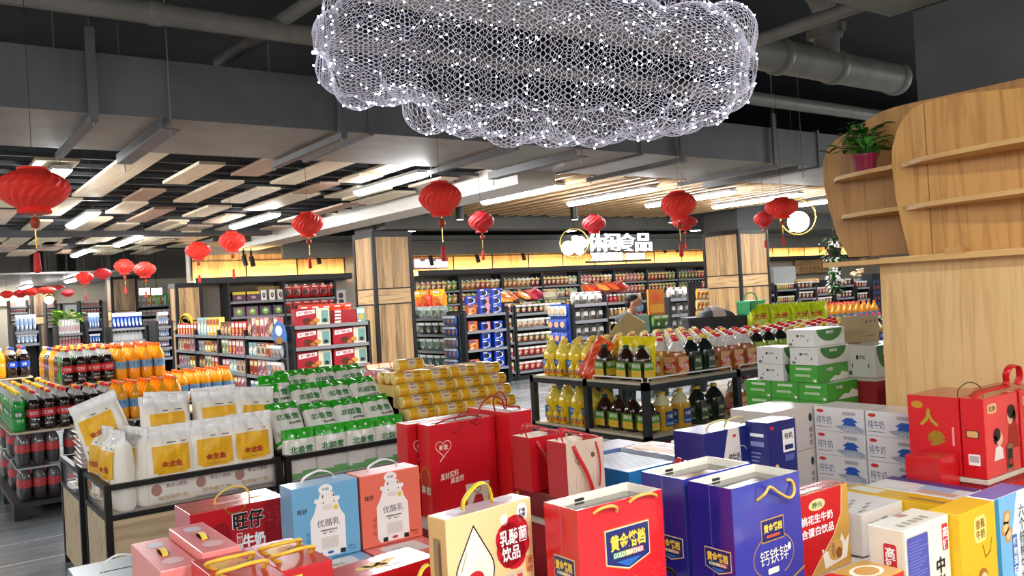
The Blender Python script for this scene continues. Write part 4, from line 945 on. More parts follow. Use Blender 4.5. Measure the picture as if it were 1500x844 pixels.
def jug(liq, up, cap, lab, marks, handle, name, r=.073, h=.3, side=False):
    """square-shouldered oil jug with carrying handle"""
    def make():
        q = MB(); n = 16
        def sq(a, rr):
            c, s_ = math.cos(a), math.sin(a); k = (abs(c)**4+abs(s_)**4)**-.25; k = .55*k+.45; return (rr*k*c, rr*k*s_)
        prof = [(r*.85, 0), (r*.98, .01), (r, .03), (r*.97, h*.28), (r, h*.3), (r, h*.6), (r*.93, h*.66), (r*.6, h*.8), (.02, h*.9), (.019, h*.93)]
        q.mats = [liq, up]
        for rr, z in prof:
            for k in range(n): x, y = sq(2*math.pi*k/n, rr); q.v.append((x, y, z))
        for i in range(len(prof)-1):
            for k in range(n): q.f.append([i*n+k, i*n+(k+1) % n, (i+1)*n+(k+1) % n, (i+1)*n+k]); q.m.append(0 if i < 6 else 1)
        q.f.append(list(range(n))[::-1]); q.m.append(0)
        o = q.build(name, None, auto=45)
        lb = MB()
        for u_, o_ in (((0, -1, 0), (-r*1.02, 0, 0)), ((1, 0, 0), (0, -r*1.02, 0))):
            pr = Print(o_, u_, (0, 0, 1), lb)
            if lab: pr.rect(-r*.78, h*.1, r*.78, h*.52, lab, 1)
            marks(pr, r, h)
        lb.build('label', o)
        MB().lathe([(.023, h*.915), (.025, h*.925), (.025, h*.985), (.02, h)], cap, 12).build('cap', o, auto=40)
        if handle: 
            MB().tube([(0, r*.2, h*.9), (0, r*.75, h*.93), (0, r*1.0, h*.84), (0, r*.92, h*.68)], .007, handle, 6).build('handle', o, True)
        return o
    return make
cR, cG, cB, cY, cW, cO = mat('#c9252b', .4), mat('#4f8f2a', .4), mat('#2f6fc0', .4), mat('#e8d65a', .4), whitep, mat('#e8a53a', .4)
def mk_sun(p, r, h): p.rect(-r*.75, h*.1, r*.2, h*.45, cB, 1); p.ell(-r*.2, h*.2, r*.4, h*.08, cO, 2, 12); p.text('葵花', -r*.2, h*.36, h*.09, cW, 3, w_=r*.7)
def mk_soy(p, r, h): p.rect(-r*.78, h*.1, r*.78, h*.3, mat('#d9c23a', .4), 2); p.ell(0, h*.22, r*.5, h*.06, cO, 3, 12); p.text('菜籽油', 0, h*.43, h*.11, cW, 3, w_=r*1.2)
def mk_red(p, r, h): p.poly([(-r*.78, h*.14), (r*.78, h*.3), (r*.78, h*.42), (-r*.78, h*.28)], cR, 2); p.text('花生油', 0, h*.29, h*.1, cW, 3, w_=r*1.1, rot=.15)
def mk_blue(p, r, h): p.rect(-r*.6, h*.12, r*.6, h*.5, mat('#20417f', .4), 1); p.text('大豆', 0, h*.38, h*.1, cW, 3, w_=r*.8); p.rect(-r*.5, h*.16, r*.5, h*.22, mat('#7aa4d4', .4), 2)
def mk_dark(p, r, h): p.rect(-r*.6, h*.12, r*.6, h*.5, mat('#3a4a3a', .4), 1); p.text('橄榄', 0, h*.38, h*.1, mat('#d9d2a8', .4), 3, w_=r*.8); p.rect(-r*.5, h*.15, r*.5, h*.19, mat('#b8b27a', .4), 2)
def mk_green(p, r, h): p.ell(0, h*.24, r*.4, h*.06, mat('#d9d23a', .4), 2, 12); p.text('玉米', 0, h*.42, h*.1, cW, 3, w_=r*.8)
JUG = {
 'sun': (jug(oil_y, mat('#f2df62', .12, coat=.8), cap_gold, None, mk_sun, hnd, 'oil_jug'), 'yellow sunflower oil jug'),
 'soy': (jug(dark_o, dark_o, cap_g, mat('#5d9a2f', .4), mk_soy, None, 'oil_jug', .066, .27), 'dark green-label oil jug'),
 'red': (jug(amber, mat('#dcd8d0', .15, coat=.6), cap_r, mat('#d9a070', .4), mk_red, hndw, 'oil_jug'), 'amber red-label oil jug'),
 'redcap': (jug(oil_g, mat('#dcdad2', .15, coat=.6), cap_r, mat('#e0d6c0', .4), mk_red, hndw, 'oil_jug'), 'red capped oil jug'),
 'blue': (jug(oil_g, mat('#d9cfa0', .15, coat=.6), cap_gold, None, mk_blue, hndw, 'oil_jug'), 'golden blue-label oil jug'),
 'dark': (jug(dark_g, dark_g, cap_gold, None, mk_dark, hndw, 'oil_jug'), 'dark olive oil jug'),
 'lime': (jug(mat('#8fae1c', .15, coat=.7), mat('#1f2320', .15, coat=.7), cap_r, mat('#8fb51f', .4), mk_green, hndw, 'oil_jug'), 'lime label oil jug'),
 'gold': (jug(oil_g, oil_g, cap_gold, None, mk_blue, hnd, 'oil_jug'), 'gold capped oil jug')}
def oil(kind, x, y, z, where, rz=0.):
    mk, w_ = JUG[kind]; return put('j'+kind, mk, (x, y, z), rz, w_+', '+where, 'cooking oil jugs', 'oil jug')
mini = None
def mini_bottle():
    q = MB().lathe([(.022, 0), (.026, .006), (.026, .07), (.022, .085), (.01, .105), (.01, .112)], oil_y, 12); o = q.build('small_oil_bottle', None, auto=45)
    lb = MB()
    for u_, o_ in (((0, -1, 0), (-.0265, 0, 0)), ((1, 0, 0), (0, -.0265, 0))):
        pr = Print(o_, u_, (0, 0, 1), lb); pr.rect(-.02, .015, .02, .06, mat('#e8b23a', .4), 1); pr.ell(0, .032, .014, .012, cR, 2, 10); pr.rect(-.015, .047, .015, .057, cB, 2)
    lb.build('label', o); MB().lathe([(.012, .11), (.013, .113), (.013, .13), (.01, .132)], cap_gold, 10).build('cap', o, auto=40); return o
# west bay (towards the left of the picture): four pairs with a small bottle taped in front
for lv, z in ((0, .9), (1, .5)):
    for k in range(4):
        y = oy+.77+k*.165
        for dx in range(1 if lv == 0 else 2): oil('sun', ox+.15+dx*.155, y, z, '%s deck left end, %s from far, %s row' % (('top', 'middle')[lv], nth(3-k), nth(dx)))
        for s_ in (0, 1):
            if s_ and k % 2: continue
            put('mini', mini_bottle, (ox+.048, y-.05+s_*.09, z), 0, 'small yellow oil bottle before the %s deck jugs, %s from far, %s' % (('top', 'middle')[lv], nth(3-k), ('near one', 'far one')[s_]), 'small gift oil bottles', 'oil bottle')
for k in range(4): oil('gold', ox+.16, oy+.77+k*.165, .12, 'bottom deck at the left end, %s from the far post' % nth(3-k)); oil('soy', ox+.17, oy+.12+k*.15, .12, 'bottom deck, %s from the corner post' % nth(k))
for k in range(4): oil('soy', ox+.13, oy+.12+k*.16, .5, 'middle deck facing left, %s from the corner post' % nth(k), .05)
for k, kd in enumerate(('blue', 'blue', 'dark', 'dark')): oil(kd, ox+.3+k*.2, oy+.13, .5, 'middle deck front, %s right of the corner post' % nth(k))
for k in range(5): oil('red', ox+1.18+k*.16, oy+.14, .5, 'middle deck front, second bay, %s from its left post' % nth(k))
for k in range(5): oil('lime', ox+2.16+k*.16, oy+.14, .5, 'middle deck front, third bay, %s from its left post' % nth(k))
for k in range(6): oil(('redcap', 'gold')[k % 2], ox+.35+k*.17, oy+.14, .12, 'bottom deck front, %s right of the corner post' % nth(k))
# top deck rows
oil('soy', ox+.12, oy+.14, .9, 'top deck, alone at the corner post'); oil('soy', ox+.12, oy+.31, .9, 'top deck, second from the corner under the yellow bag'); oil('soy', ox+.12, oy+.56, .9, 'top deck, under the orange net bag')
front = ['blue', 'red', 'dark', 'dark', 'red', 'red', 'red', 'lime', 'lime', 'lime', 'gold', 'gold', 'redcap', 'gold', 'redcap', 'gold', 'gold', 'redcap', 'gold']
for j in range(8):
    for i, kd in enumerate(front):
        if i == 0 and j < 6 or (i > 9 and j > 3): continue
        if j > 0: kd = ('redcap', 'redcap', 'gold', 'redcap')[(i+2*j) % 4] if i > 1 else ('gold' if j > 3 else 'redcap')
        if j > 5: kd = 'gold'
        oil(kd, ox+.3+i*.165, oy+.11+j*.165, .9, 'top deck, %s row back, %s from the corner' % (nth(j), nth(i)))
# two limp bags draped over the bottles at the corner
def drape(name, pts, wd, m1, m2, label):
    """a limp packet lying over a ridge: pts = profile points, wd = half width vector"""
    q = MB(); wd = V(wd); n = 10; q.mats = [m1, m2]; cs = [V(p_) for p_ in pts]
    fine = []
    for i in range(len(cs)-1):
        for t in range(4): fine.append(cs[i].lerp(cs[i+1], t/4))
    fine.append(cs[-1]); N = len(fine); rg = random.Random(len(name))
    for i, p_ in enumerate(fine):
        t = i/(N-1); tg = (fine[min(i+1, N-1)]-fine[max(i-1, 0)]).normalized(); nn = tg.cross(wd).normalized()
        th = .012*math.sin(math.pi*t)**.6+.003
        for k in range(n):
            a = 2*math.pi*k/n; q.v.append(tuple(p_+wd*math.cos(a)*(.8+.2*math.sin(9*t)+.1*math.sin(23*t))+nn*th*math.sin(a)+nn*.008*math.sin(19*t+3*a)+nn*.006*math.sin(31*t)))
    for i in range(N-1):
        for k in range(n): q.f.append([i*n+k, i*n+(k+1) % n, (i+1)*n+(k+1) % n, (i+1)*n+k]); q.m.append(1 if (N*.3 < i < N*.55) else 0)
    q.f += [list(range(n))[::-1], [(N-1)*n+k for k in range(n)]]; q.m += [0, 0]
    o = q.build(name, None, True); tag(o, label, 'snack bag'); return o
ink_ = mat('#2a2a22', .5)
def corner_bag(W, H_, m1, m2, name, txt):
    def make():
        q = MB(); th = pillow(q, W, H_, .08, lambda u, v, f: m1 if v > .74 or u > .74 or u < -.84 else m2, .06, 18, 22, 4, .01, .35); o = q.build(name, None, True)
        if txt: pr = Bulge((0,0,0), (1,0,0), (0,0,1), lambda a, b: th(a, b), MB()); pr.vtext('香米', -W*.22, H_*.62, .055, ink_, 2); pr.build('front_lettering', o)
        return o
    return make
o = put('ybag', corner_bag(.31, .33, mat('#f0da14', .3, coat=.5), mat('#f0e8b8', .3, coat=.5), 'yellow_bag', True), (ox+.235, oy+.33, .9), -1.1, 'big yellow edged cream rice bag standing behind two dark oil jugs', None, 'rice bag'); o.rotation_euler = (-.05, .06, -1.1)
org = mat('#f0601a', .3, coat=.5)
o = put('obag', corner_bag(.17, .36, org, mat('#e2501a', .3, coat=.5), 'orange_net_bag', False), (ox+.04, oy+.72, .9), -1.2, 'orange plastic packet leaning over a dark jug at the oil shelf corner', None, 'snack bag'); o.rotation_euler = (-.25, .5, -1.25)
# things standing on the far end of the oil shelf
# ================================================================== GIFT BOXES AND BAGS on the promotion island
def card(h, rough=.32): return mat(h, rough, coat=.35)
ink = mat('#1b1614', .5); gold_i = mat('#e0b040', .35, .3); goldt = mat('#f2cf4c', .4); navy = mat('#1b2468', .35, coat=.4); cream = mat('#f3ead8', .45)
class Face:
    pass
def gbox(name, x, y, z, w_, d_, h, body, label, cat='gift box', group=None, top=None, left=None, front=None, rz=0., bev=.003, fp=None, lp=None, tp=None):
    """carton: origin at its front-left bottom corner; fp/lp/tp print on the front, left end and top"""
    o = empty(name, (x, y, z), rz); tag(o, label, cat, group)
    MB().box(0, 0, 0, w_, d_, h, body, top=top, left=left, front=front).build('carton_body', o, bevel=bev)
    if fp: p_ = Print((0, 0, 0), (1,0,0), (0,0,1)); fp(p_, w_, h); p_.build('front_lettering', o)
    if lp: p_ = Print((0, d_, 0), (0,-1,0), (0,0,1)); lp(p_, d_, h); p_.build('side_lettering', o)
    if tp: p_ = Print((0, 0, h), (1,0,0), (0,1,0)); tp(p_, w_, d_); p_.build('top_lettering', o)
    return o
def strap(o, pts, r, m, name='handle', flat=None):
    P_ = [V(p_) for p_ in pts]; out = []
    for i in range(len(P_)-1):                                   # Catmull-Rom through the points
        a = P_[max(i-1, 0)]; b = P_[i]; c = P_[i+1]; d_ = P_[min(i+2, len(P_)-1)]
        for t in (0, .25, .5, .75): out.append(.5*((2*b)+(c-a)*t+(2*a-5*b+4*c-d_)*t*t+(3*b-a-3*c+d_)*t**3))
    out.append(P_[-1])
    if flat:
        f_ = V(flat); q = MB(); n = len(out)
        q.v = [tuple(p_-f_) for p_ in out]+[tuple(p_+f_) for p_ in out]; q.mats = [m]; sd = []
        for i in range(n-1): q.f.append([i, i+1, n+i+1, n+i]); q.m.append(0)
        ob = q.build(name, o, True); md = ob.modifiers.new('thick', 'SOLIDIFY'); md.thickness = .002; return ob
    return MB().tube([tuple(p_) for p_ in out], r, m, 8).build(name, o, True)
def plinth(x0, y0, x1, y1, zt, label, m_=None):
    o = empty('display_plinth', (x0, y0, 0)); tag(o, label, 'display plinth', 'plinths under the gift boxes'); W, D_ = x1-x0, y1-y0
    MB().box(.01, .01, .0, W-.01, D_-.01, zt-.02, m_ or mat('#a3242a', .6)).build('plinth_skirt', o); MB().box(0, 0, zt-.02, W, D_, zt, mat('#cfc7b8', .5)).build('plinth_top', o, bevel=.003)
    return o
# ---- blue and coral dairy boxes, upright on lying ones
def dairy_print(col, dark, logo):
    def f(p, w_, h):
        k = h/.30
        pts = [(.085,.012),(.21,.012),(.222,.03),(.222,.16),(.205,.185),(.192,.225),(.205,.232),(.2,.244),(.185,.24),(.178,.262),(.12,.262),(.112,.24),(.098,.244),(.093,.232),(.105,.225),(.09,.185),(.073,.16),(.073,.03)]
        pts = [(a*w_/.28*.97, b*k) for a, b in pts]; p.poly(pts, mat('#ece6e0', .45), 1); p.line(pts, .0022, mat('#f7f6f4', .4), 2, True)
        p.text('优酪乳', w_*.52, .145*k, .03*k, ink, 3, w_=w_*.34, bold=-.005); p.text('发酵型酸奶饮品', w_*.52, .115*k, .007, ink, 3, w_=w_*.26); p.text('原味果汁', w_*.52, .104*k, .006, ink, 3, w_=w_*.18)
        p.rrect(w_*.4, .04*k, w_*.66, .088*k, .006, mat('#d9cfc8', .5), 3); p.text('酸奶', w_*.53, .064*k, .03*k, mat('#c3b5ad', .5), 4, w_=w_*.2, bold=-.02)
        for a in (.33, .68): p.rect(w_*a, .012*k, w_*a+.022, .03*k, ink, 4)
        p.ell(w_*.53, .024*k, .014, .006, mat(logo, .4), 4)
        for a in (.435, .6): p.poly([(w_*a, .245*k), (w_*a+.008, .245*k), (w_*a+.004, .262*k)], mat('#6b4a30', .5), 3); p.ell(w_*(a+.02), .225*k, .003, .003, ink, 3, 8)
        p.ell(w_*.52, .205*k, .024, .011, mat('#e0d4cb', .5), 3, 14); p.ell(w_*.64, .2*k, .01, .01, mat('#e3c23c', .4), 4, 10)
        p.text('旺仔', w_*.14, .205*k, .02*k, ink, 2, w_=.04); p.ell(w_*.5, h-.022, .03, .02, mat('#efeae4', .45), 1, 18); p.text('牛奶', w_*.5, h-.022, .012, mat(dark, .5), 2, w_=.03)
        for b in (.11, .085, .055): p.ring(w_*.21, b*k, .009, .009, .0014, mat(dark, .5), 2, 12); p.ell(w_*.21, b*k, .003, .004, mat(dark, .5), 2, 8)
        p.text('净含量 250mL', w_*.86, .032*k, .008, mat(dark, .5), 2, w_=.035); p.text('X12盒', w_*.87, .02*k, .007, mat(dark, .5), 2, w_=.025)
    return f
def dairy_top(p, w_, d_):
    p.rrect(w_*.18, d_*.1, w_*.8, d_*.5, .02, mat('#e6e0da', .45), 1); p.text('优酪乳', w_*.45, d_*.3, .03, ink, 2, w_=.08, bold=-.005)
for nm, x, c, t, dk_c, lg in (('blue', 1.22, '#6fa9cc', '#7db4d6', '#2a5d86', '#2a62a8'), ('coral', 1.512, '#e2705a', '#ee8c86', '#7a2a20', '#b83a44')):
    o = gbox('dairy_gift_box', x, 3.22, .60, .282, .13, .30, card(c), nm+' dairy drink gift box with white bottle picture, standing upright', 'gift box', 'dairy gift boxes', top=card(t), fp=dairy_print(c, dk_c, lg))
    strap(o, [(.07, .07, .30), (.08, .065, .325), (.14, .06, .345), (.2, .065, .325), (.21, .07, .30)], .004, mat('#eeecea', .4), flat=(0, .007, .002))
    gbox('dairy_gift_box', x+.003, 3.02, .47, .28, .35, .127, card(c), nm+' dairy drink gift box lying flat beneath the upright one', 'gift box', 'dairy gift boxes', top=card(t), tp=dairy_top)
plinth(1.18, 2.98, 1.84, 3.4, .468, 'low red plinth carrying the blue and coral dairy boxes')
# ---- large red milk box
def wz(p, w_, h):
    p.text('旺仔', w_*.59, h*.68, h*.36, ink, 3, w_=w_*.32, bold=.045); p.text('旺仔', w_*.59, h*.68, h*.37, whitep, 2, w_=w_*.33, bold=.075)
    p.text('牛奶', w_*.64, h*.24, h*.3, whitep, 3, w_=w_*.24, bold=.05); p.rrect(w_*.46, h*.02, w_*.52, h*.44, .004, whitep, 2); p.rrect(w_*.465, h*.03, w_*.515, h*.43, .004, card('#b81822'), 3); p.vtext('复原', w_*.49, h*.38, h*.14, whitep, 4)
    p.text('牛乳', w_*.87, h*.62, h*.42, card('#d0555a'), 2, w_=w_*.2, bold=-.02); p.ring(w_*.46, h*.99, w_*.1, h*.14, .006, gold_i, 2, 14, 180, 360)
    p.ell(w_*.3, h*.42, w_*.11, h*.3, card('#8d1119'), 1)
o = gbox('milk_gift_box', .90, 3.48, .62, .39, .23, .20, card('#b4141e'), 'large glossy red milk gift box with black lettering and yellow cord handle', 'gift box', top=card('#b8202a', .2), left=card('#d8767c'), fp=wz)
strap(o, [(.13, .1, .2), (.13, .095, .225), (.17, .09, .255), (.21, .09, .262), (.25, .09, .25), (.27, .095, .22), (.27, .1, .2)], .004, mat('#e3bf5a', .5))
p_ = Print((0, 0, .2), (1,0,0), (0,1,0)); p_.rect(.12, .08, .29, .12, card('#d9868a'), 1); p_.ell(.3, .1, .03, .02, gold_i, 1); p_.build('top_lettering', o)
plinth(.86, 3.44, 1.21, 3.74, .618, 'red plinth under the large red milk box')
# ---- pink long boxes
def pk_l(p, d_, h):
    p.poly([(d_*.2, h*.2), (d_*.24, h*.7), (d_*.36, h*.75), (d_*.4, h*.25)], goldt, 1)
def pk_t(p, w_, d_):
    p.ell(w_*.5, d_*.8, .025, .035, mat('#b9aeb4', .4), 1); p.ell(w_*.5, d_*.5, .014, .045, ink, 1); p.ell(w_*.5, d_*.22, .03, .035, mat('#cfa0a0', .4), 1)
for x, y, zt, lb in ((.655, 2.425, .95, 'pink long carton with yellow tape handle, nearer of two'), (.545, 2.43, .925, 'pink long carton with black slot, left of the yellow handled one')):
    o = gbox('pink_carton', x, y, zt-.26, .104, .36, .26, card('#ef8f88'), lb, 'carton', 'pink long cartons', top=card('#d97078'), left=card('#f0958c'), lp=pk_l, tp=pk_t)
    strap(o, [(.048, .14, .26), (.049, .16, .268), (.05, .185, .27), (.051, .21, .266), (.052, .23, .26)], .004, goldt, flat=(.008, 0, 0))
plinth(.5, 2.05, .99, 2.82, .66, 'red plinth under the pink long cartons')
# ---- red boxes with yellow rope
def rp_t(p, w_, d_):
    p.ell(w_*.45, d_*.66, .05, .05, gold_i, 1, 12); p.ell(w_*.62, d_*.6, .03, .045, mat('#d9882a', .4), 2, 10); p.rect(w_*.6, d_*.5, w_*.92, d_*.62, ink, 3); p.text('旺旺', w_*.76, d_*.56, .02, gold_i, 4, w_=.045)
for x, y, zt, lb in ((.62, 2.10, .94, 'red gift carton with yellow rope handle at the front left'), (.815, 2.26, .90, 'red gift carton with yellow rope handle before the blue dairy box')):
    o = gbox('rope_carton', x, y, zt-.24, .15, .31, .24, card('#c3161d'), lb, 'carton', 'red cartons with yellow rope', top=card('#b5222a', .22), tp=rp_t)
    p_ = Print((0,0,0), (1,0,0), (0,0,1)); p_.rect(.0, .12, .06, .22, goldt, 1); p_.build('front_lettering', o)
    for k in (0, 1): strap(o, [(.03, .08+.1*k, .24), (.0, .07+.1*k, .262), (.03, .04+.1*k, .275), (.08, .05+.09*k, .275), (.13, .08+.1*k, .262), (.125, .1+.1*k, .24)], .0055, mat('#e8b93a', .5))
for (x0, y0, x1, y1, zt) in ((.6, 1.9, .8, 2.04, .6),): pass
def rl_t(p, w_, d_):
    for a, b, r_ in ((.35, .5, .03), (.45, .55, .035), (.56, .5, .03), (.5, .4, .03), (.65, .6, .025)): p.ell(w_*a, d_*b, r_, r_*.7, gold_i, 1, 9)
    p.text('旺旺', w_*.6, d_*.25, .022, ink, 2, w_=.06)
gbox('red_carton', 1.08, 2.46, .55, .36, .17, .20, card('#cf1a20'), 'red gift carton with gold emblem lying before the coral dairy box', 'carton', top=card('#c2222a', .22), rz=.1, tp=rl_t)
plinth(1.02, 2.4, 1.46, 2.7, .548, 'red plinth under the gold emblem carton')
# ---- grey blue box lower left
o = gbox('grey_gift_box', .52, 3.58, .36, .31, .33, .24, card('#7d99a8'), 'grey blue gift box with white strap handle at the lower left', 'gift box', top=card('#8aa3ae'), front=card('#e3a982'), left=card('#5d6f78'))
strap(o, [(.1, .15, .24), (.105, .14, .28), (.16, .13, .305), (.22, .14, .28), (.225, .15, .24)], .004, mat('#e8e8e6', .4), flat=(0, .006, .002))
MB().box(.09, .15, .24, .24, .158, .2415, ink).build('handle_slot', o)
plinth(.5, 3.55, .85, 3.94, .358, 'low red plinth under the grey blue gift box')
# ---- yellow lactic drink box
def lact(p, w_, h):
    red2 = card('#c8202c')
    for a, b, r_ in ((.7, .62, .05), (.78, .66, .055), (.72, .5, .055), (.82, .52, .045), (.77, .42, .045), (.69, .4, .03)): p.ell(w_*a, h*b, r_, r_*.95, red2, 1, 16)
    p.text('乳酸菌', w_*.76, h*.63, h*.17, whitep, 3, w_=w_*.33, bold=.03); p.text('饮品', w_*.72, h*.45, h*.16, whitep, 3, w_=w_*.22, bold=.03)
    p.ell(w_*.88, h*.86, .022, .03, whitep, 1, 14); p.text('好喝', w_*.88, h*.88, .014, ink, 2, w_=.026); p.text('益菌', w_*.88, h*.83, .014, ink, 2, w_=.026); p.ell(w_*.66, h*.83, .014, .018, whitep, 1, 12)
    dp_ = [(w_*.3+.07*math.cos(math.radians(a_)), h*.36+.07*math.sin(math.radians(a_))) for a_ in range(-210, 31, 15)]+[(w_*.3, h*.86)]; p.poly(dp_, mat('#f8efd8', .45), 1); p.line(dp_, .004, ink, 2, True); p.ell(w_*.3, h*.3, .03, .022, mat('#c8202c', .4), 2, 16); p.line([(w_*.3-.05, h*.42), (w_*.3-.03, h*.6)], .004, mat('#b9a888', .45), 2);
    for a in (.66, .77): p.rrect(w_*a, h*.04, w_*a+.028, h*.24, .006, mat('#d9c2b0', .4), 2); p.rect(w_*a+.004, h*.07, w_*a+.024, h*.2, mat('#c84a50', .4), 3)
    p.rrect(w_*.9, h*.18, w_*.98, h*.36, .006, mat('#e07a2a', .4), 1); p.rrect(w_*.91, h*.19, w_*.97, h*.35, .006, card('#ecd08c'), 2); p.vtext('原味', w_*.94, h*.34, .02, mat('#c8202c', .4), 3)
    p.text('低温发酵', w_*.56, h*.16, .012, ink, 2, w_=.035)
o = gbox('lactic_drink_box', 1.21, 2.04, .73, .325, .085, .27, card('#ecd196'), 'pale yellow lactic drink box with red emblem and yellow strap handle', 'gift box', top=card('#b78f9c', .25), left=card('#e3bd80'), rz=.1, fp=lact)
p_ = Print((0, .085, 0), (0,-1,0), (0,0,1)); p_.rrect(.022, .03, .058, .21, .006, mat('#a08a6a', .4), 1); p_.rrect(.045, .035, .056, .2, .004, mat('#7a5a3a', .4), 2); p_.build('side_window', o)
p_ = Print((0, 0, .27), (1,0,0), (0,1,0)); p_.ell(.07, .045, .035, .022, mat('#cdbac2', .4), 1); p_.ell(.25, .045, .035, .022, mat('#cdbac2', .4), 1); p_.build('top_lettering', o)
strap(o, [(.1, .05, .27), (.105, .045, .3), (.14, .035, .335), (.175, .035, .338), (.2, .04, .315), (.215, .05, .27)], .004, mat('#e9cf2a', .4), flat=(.001, .009, .002))
strap(o, [(-.035, .1, .02), (-.04, .1, .08), (-.015, .1, .12), (.0, .09, .13)], .004, mat('#e9cf2a', .4), flat=(.001, .008, .002))
plinth(1.15, 1.98, 1.56, 2.18, .728, 'red plinth under the pale yellow lactic drink box')
# ---- tall red cherry drink boxes
def heart(p, cx, cy, s, m_, l, w_=.004):
    pts = []
    for k in range(26):
        t = 2*math.pi*k/26; pts.append((cx+s*.062*16*math.sin(t)**3, cy+s*.062*(13*math.cos(t)-5*math.cos(2*t)-2*math.cos(3*t)-math.cos(4*t))))
    p.line(pts, w_, m_, l, True)
def cherry_f(p, w_, h):
    heart(p, w_*.2, h*.74, .045, cream, 2, .003); p.text('椰恋', w_*.2, h*.745, .025, cream, 2, w_=.05); p.line([(w_*.2, h*.65), (w_*.14, h*.6)], .003, cream, 2)
    p.text('真材实料', w_*.27, h*.44, .034, cream, 2, w_=w_*.27, bold=.01, rot=.12, slant=.2); p.text('真自然', w_*.38, h*.38, .03, cream, 2, w_=w_*.2, bold=.01, rot=.1, slant=.2)
    p.poly([(w_*.52, h*.05), (w_*.83, h*.05), (w_*.87, h*.3), (w_*.5, h*.3)], mat('#cfc4ac', .45), 1); heart(p, w_*.68, h*.22, .02, mat('#b8202a', .4), 2, .004); p.poly([(w_*.58, h*.05), (w_*.78, h*.05), (w_*.74, h*.17), (w_*.64, h*.17)], mat('#a8262a', .4), 2)
def cherry_l(p, d_, h):
    p.ell(d_*.5, h*.42, d_*.36, h*.13, gold_i, 1, 20); p.ell(d_*.5, h*.42, d_*.32, h*.12, mat('#b3331f', .4), 2, 20); p.text('椰恋', d_*.55, h*.3, .04, cream, 3, w_=d_*.8, bold=.03); p.ring(d_*.5, h*.17, d_*.2, d_*.2, .003, mat('#b5402a', .4), 1, 16)
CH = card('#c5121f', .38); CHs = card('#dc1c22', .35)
def cherry(x, y, zt, w_, d_, lab, ribbon=True, front=cherry_f, left=cherry_l):
    o = gbox('cherry_gift_box', x, y, zt-.46, w_, d_, .46, CH, lab, 'gift box', 'tall red gift boxes', top=card('#b11520'), left=CHs, fp=front, lp=left)
    if w_ > d_: MB().box(.03, d_*.35, .46, w_*.75, d_*.65, .4625, mat('#d9cfcb', .3)).build('top_slot', o)
    else: MB().box(w_*.35, d_*.1, .46, w_*.65, d_*.8, .4625, mat('#d9cfcb', .3)).build('top_slot', o)
    return o
c1 = cherry(2.07, 3.60, 1.0, .39, .11, 'wide tall red gift box with heart logo, front one of a pair')
cherry(2.02, 3.73, 1.0, .39, .11, 'wide tall red gift box behind the front one of the pair')
c2_ = cherry(2.475, 3.49, 1.02, .145, .39, 'narrow tall red gift box end-on with cherry picture', front=cherry_l, left=None)
rib = mat('#9a1418', .45)
for o, pts in ((c1, [(.05, .02, .46), (.12, .0, .478), (.2, -.01, .482), (.26, .01, .478), (.33, .03, .462)]), (c1, [(.18, .05, .462), (.2, .02, .49), (.25, .02, .5), (.24, .05, .475), (.2, .05, .47)]), (c1, [(.2, -.002, .455), (.17, -.006, .42), (.14, -.006, .405)]), (c1, [(.24, -.002, .455), (.28, -.006, .43), (.31, -.006, .44)]),
               (c2_, [(-.13, .1, .43), (-.1, .1, .5), (-.04, .1, .54), (.03, .1, .52), (.06, .12, .462)]), (c2_, [(.0, .12, .462), (-.02, .1, .52), (.02, .1, .56), (.06, .1, .52), (.07, .12, .462)]), (c2_, [(.0, .1, .51), (.06, .08, .48), (.12, .08, .47), (.14, .1, .462)])):
    strap(o, pts, .004, rib, 'ribbon')
MB().box(.02, -.004, .0, .13, .0, .06, goldt).build('gold_band', c2_)
plinth(2.0, 3.46, 2.64, 3.9, .538, 'red plinth under the tall red gift boxes')
# ---- paper carrier bags
def shield(p, cx, cy, w_, h, txt=True):
    pts = [(-.5, .36), (.5, .5), (.5, -.28), (.06, -.5), (-.5, -.36)]
    pts = [(-.5, .42), (.5, .42), (.5, -.3), (.0, -.5), (-.5, -.3)]
    P_ = [(cx+a*w_, cy+b*h) for a, b in pts]; p.poly([(cx+a*w_*1.06, cy+b*h*1.1) for a, b in pts], gold_i, 1); p.poly([(cx+a*w_*1.03, cy+b*h*1.05) for a, b in pts], cream, 2); p.poly(P_, navy, 3)
    p.text('黄金搭档', cx, cy+.13*h, h*.36, goldt, 5, w_=w_*.82, bold=.045)
    cs = ['#3aa04a', '#8fb83a', '#d9c23a', '#d98a2a', '#c9402a']
    for k, c in enumerate(cs): p.rect(cx-.36*w_+k*w_*.145, cy-.22*h, cx-.36*w_+(k+1)*w_*.145, cy-.09*h, mat(c, .4), 4)
    p.text('GOLD PARTNER', cx, cy-.155*h, h*.11, whitep, 5, w_=w_*.7); p.poly([(cx-.3*w_, cy-.3*h), (cx+.3*w_, cy-.3*h), (cx, cy-.47*h)], mat('#2a6ab8', .4), 4)
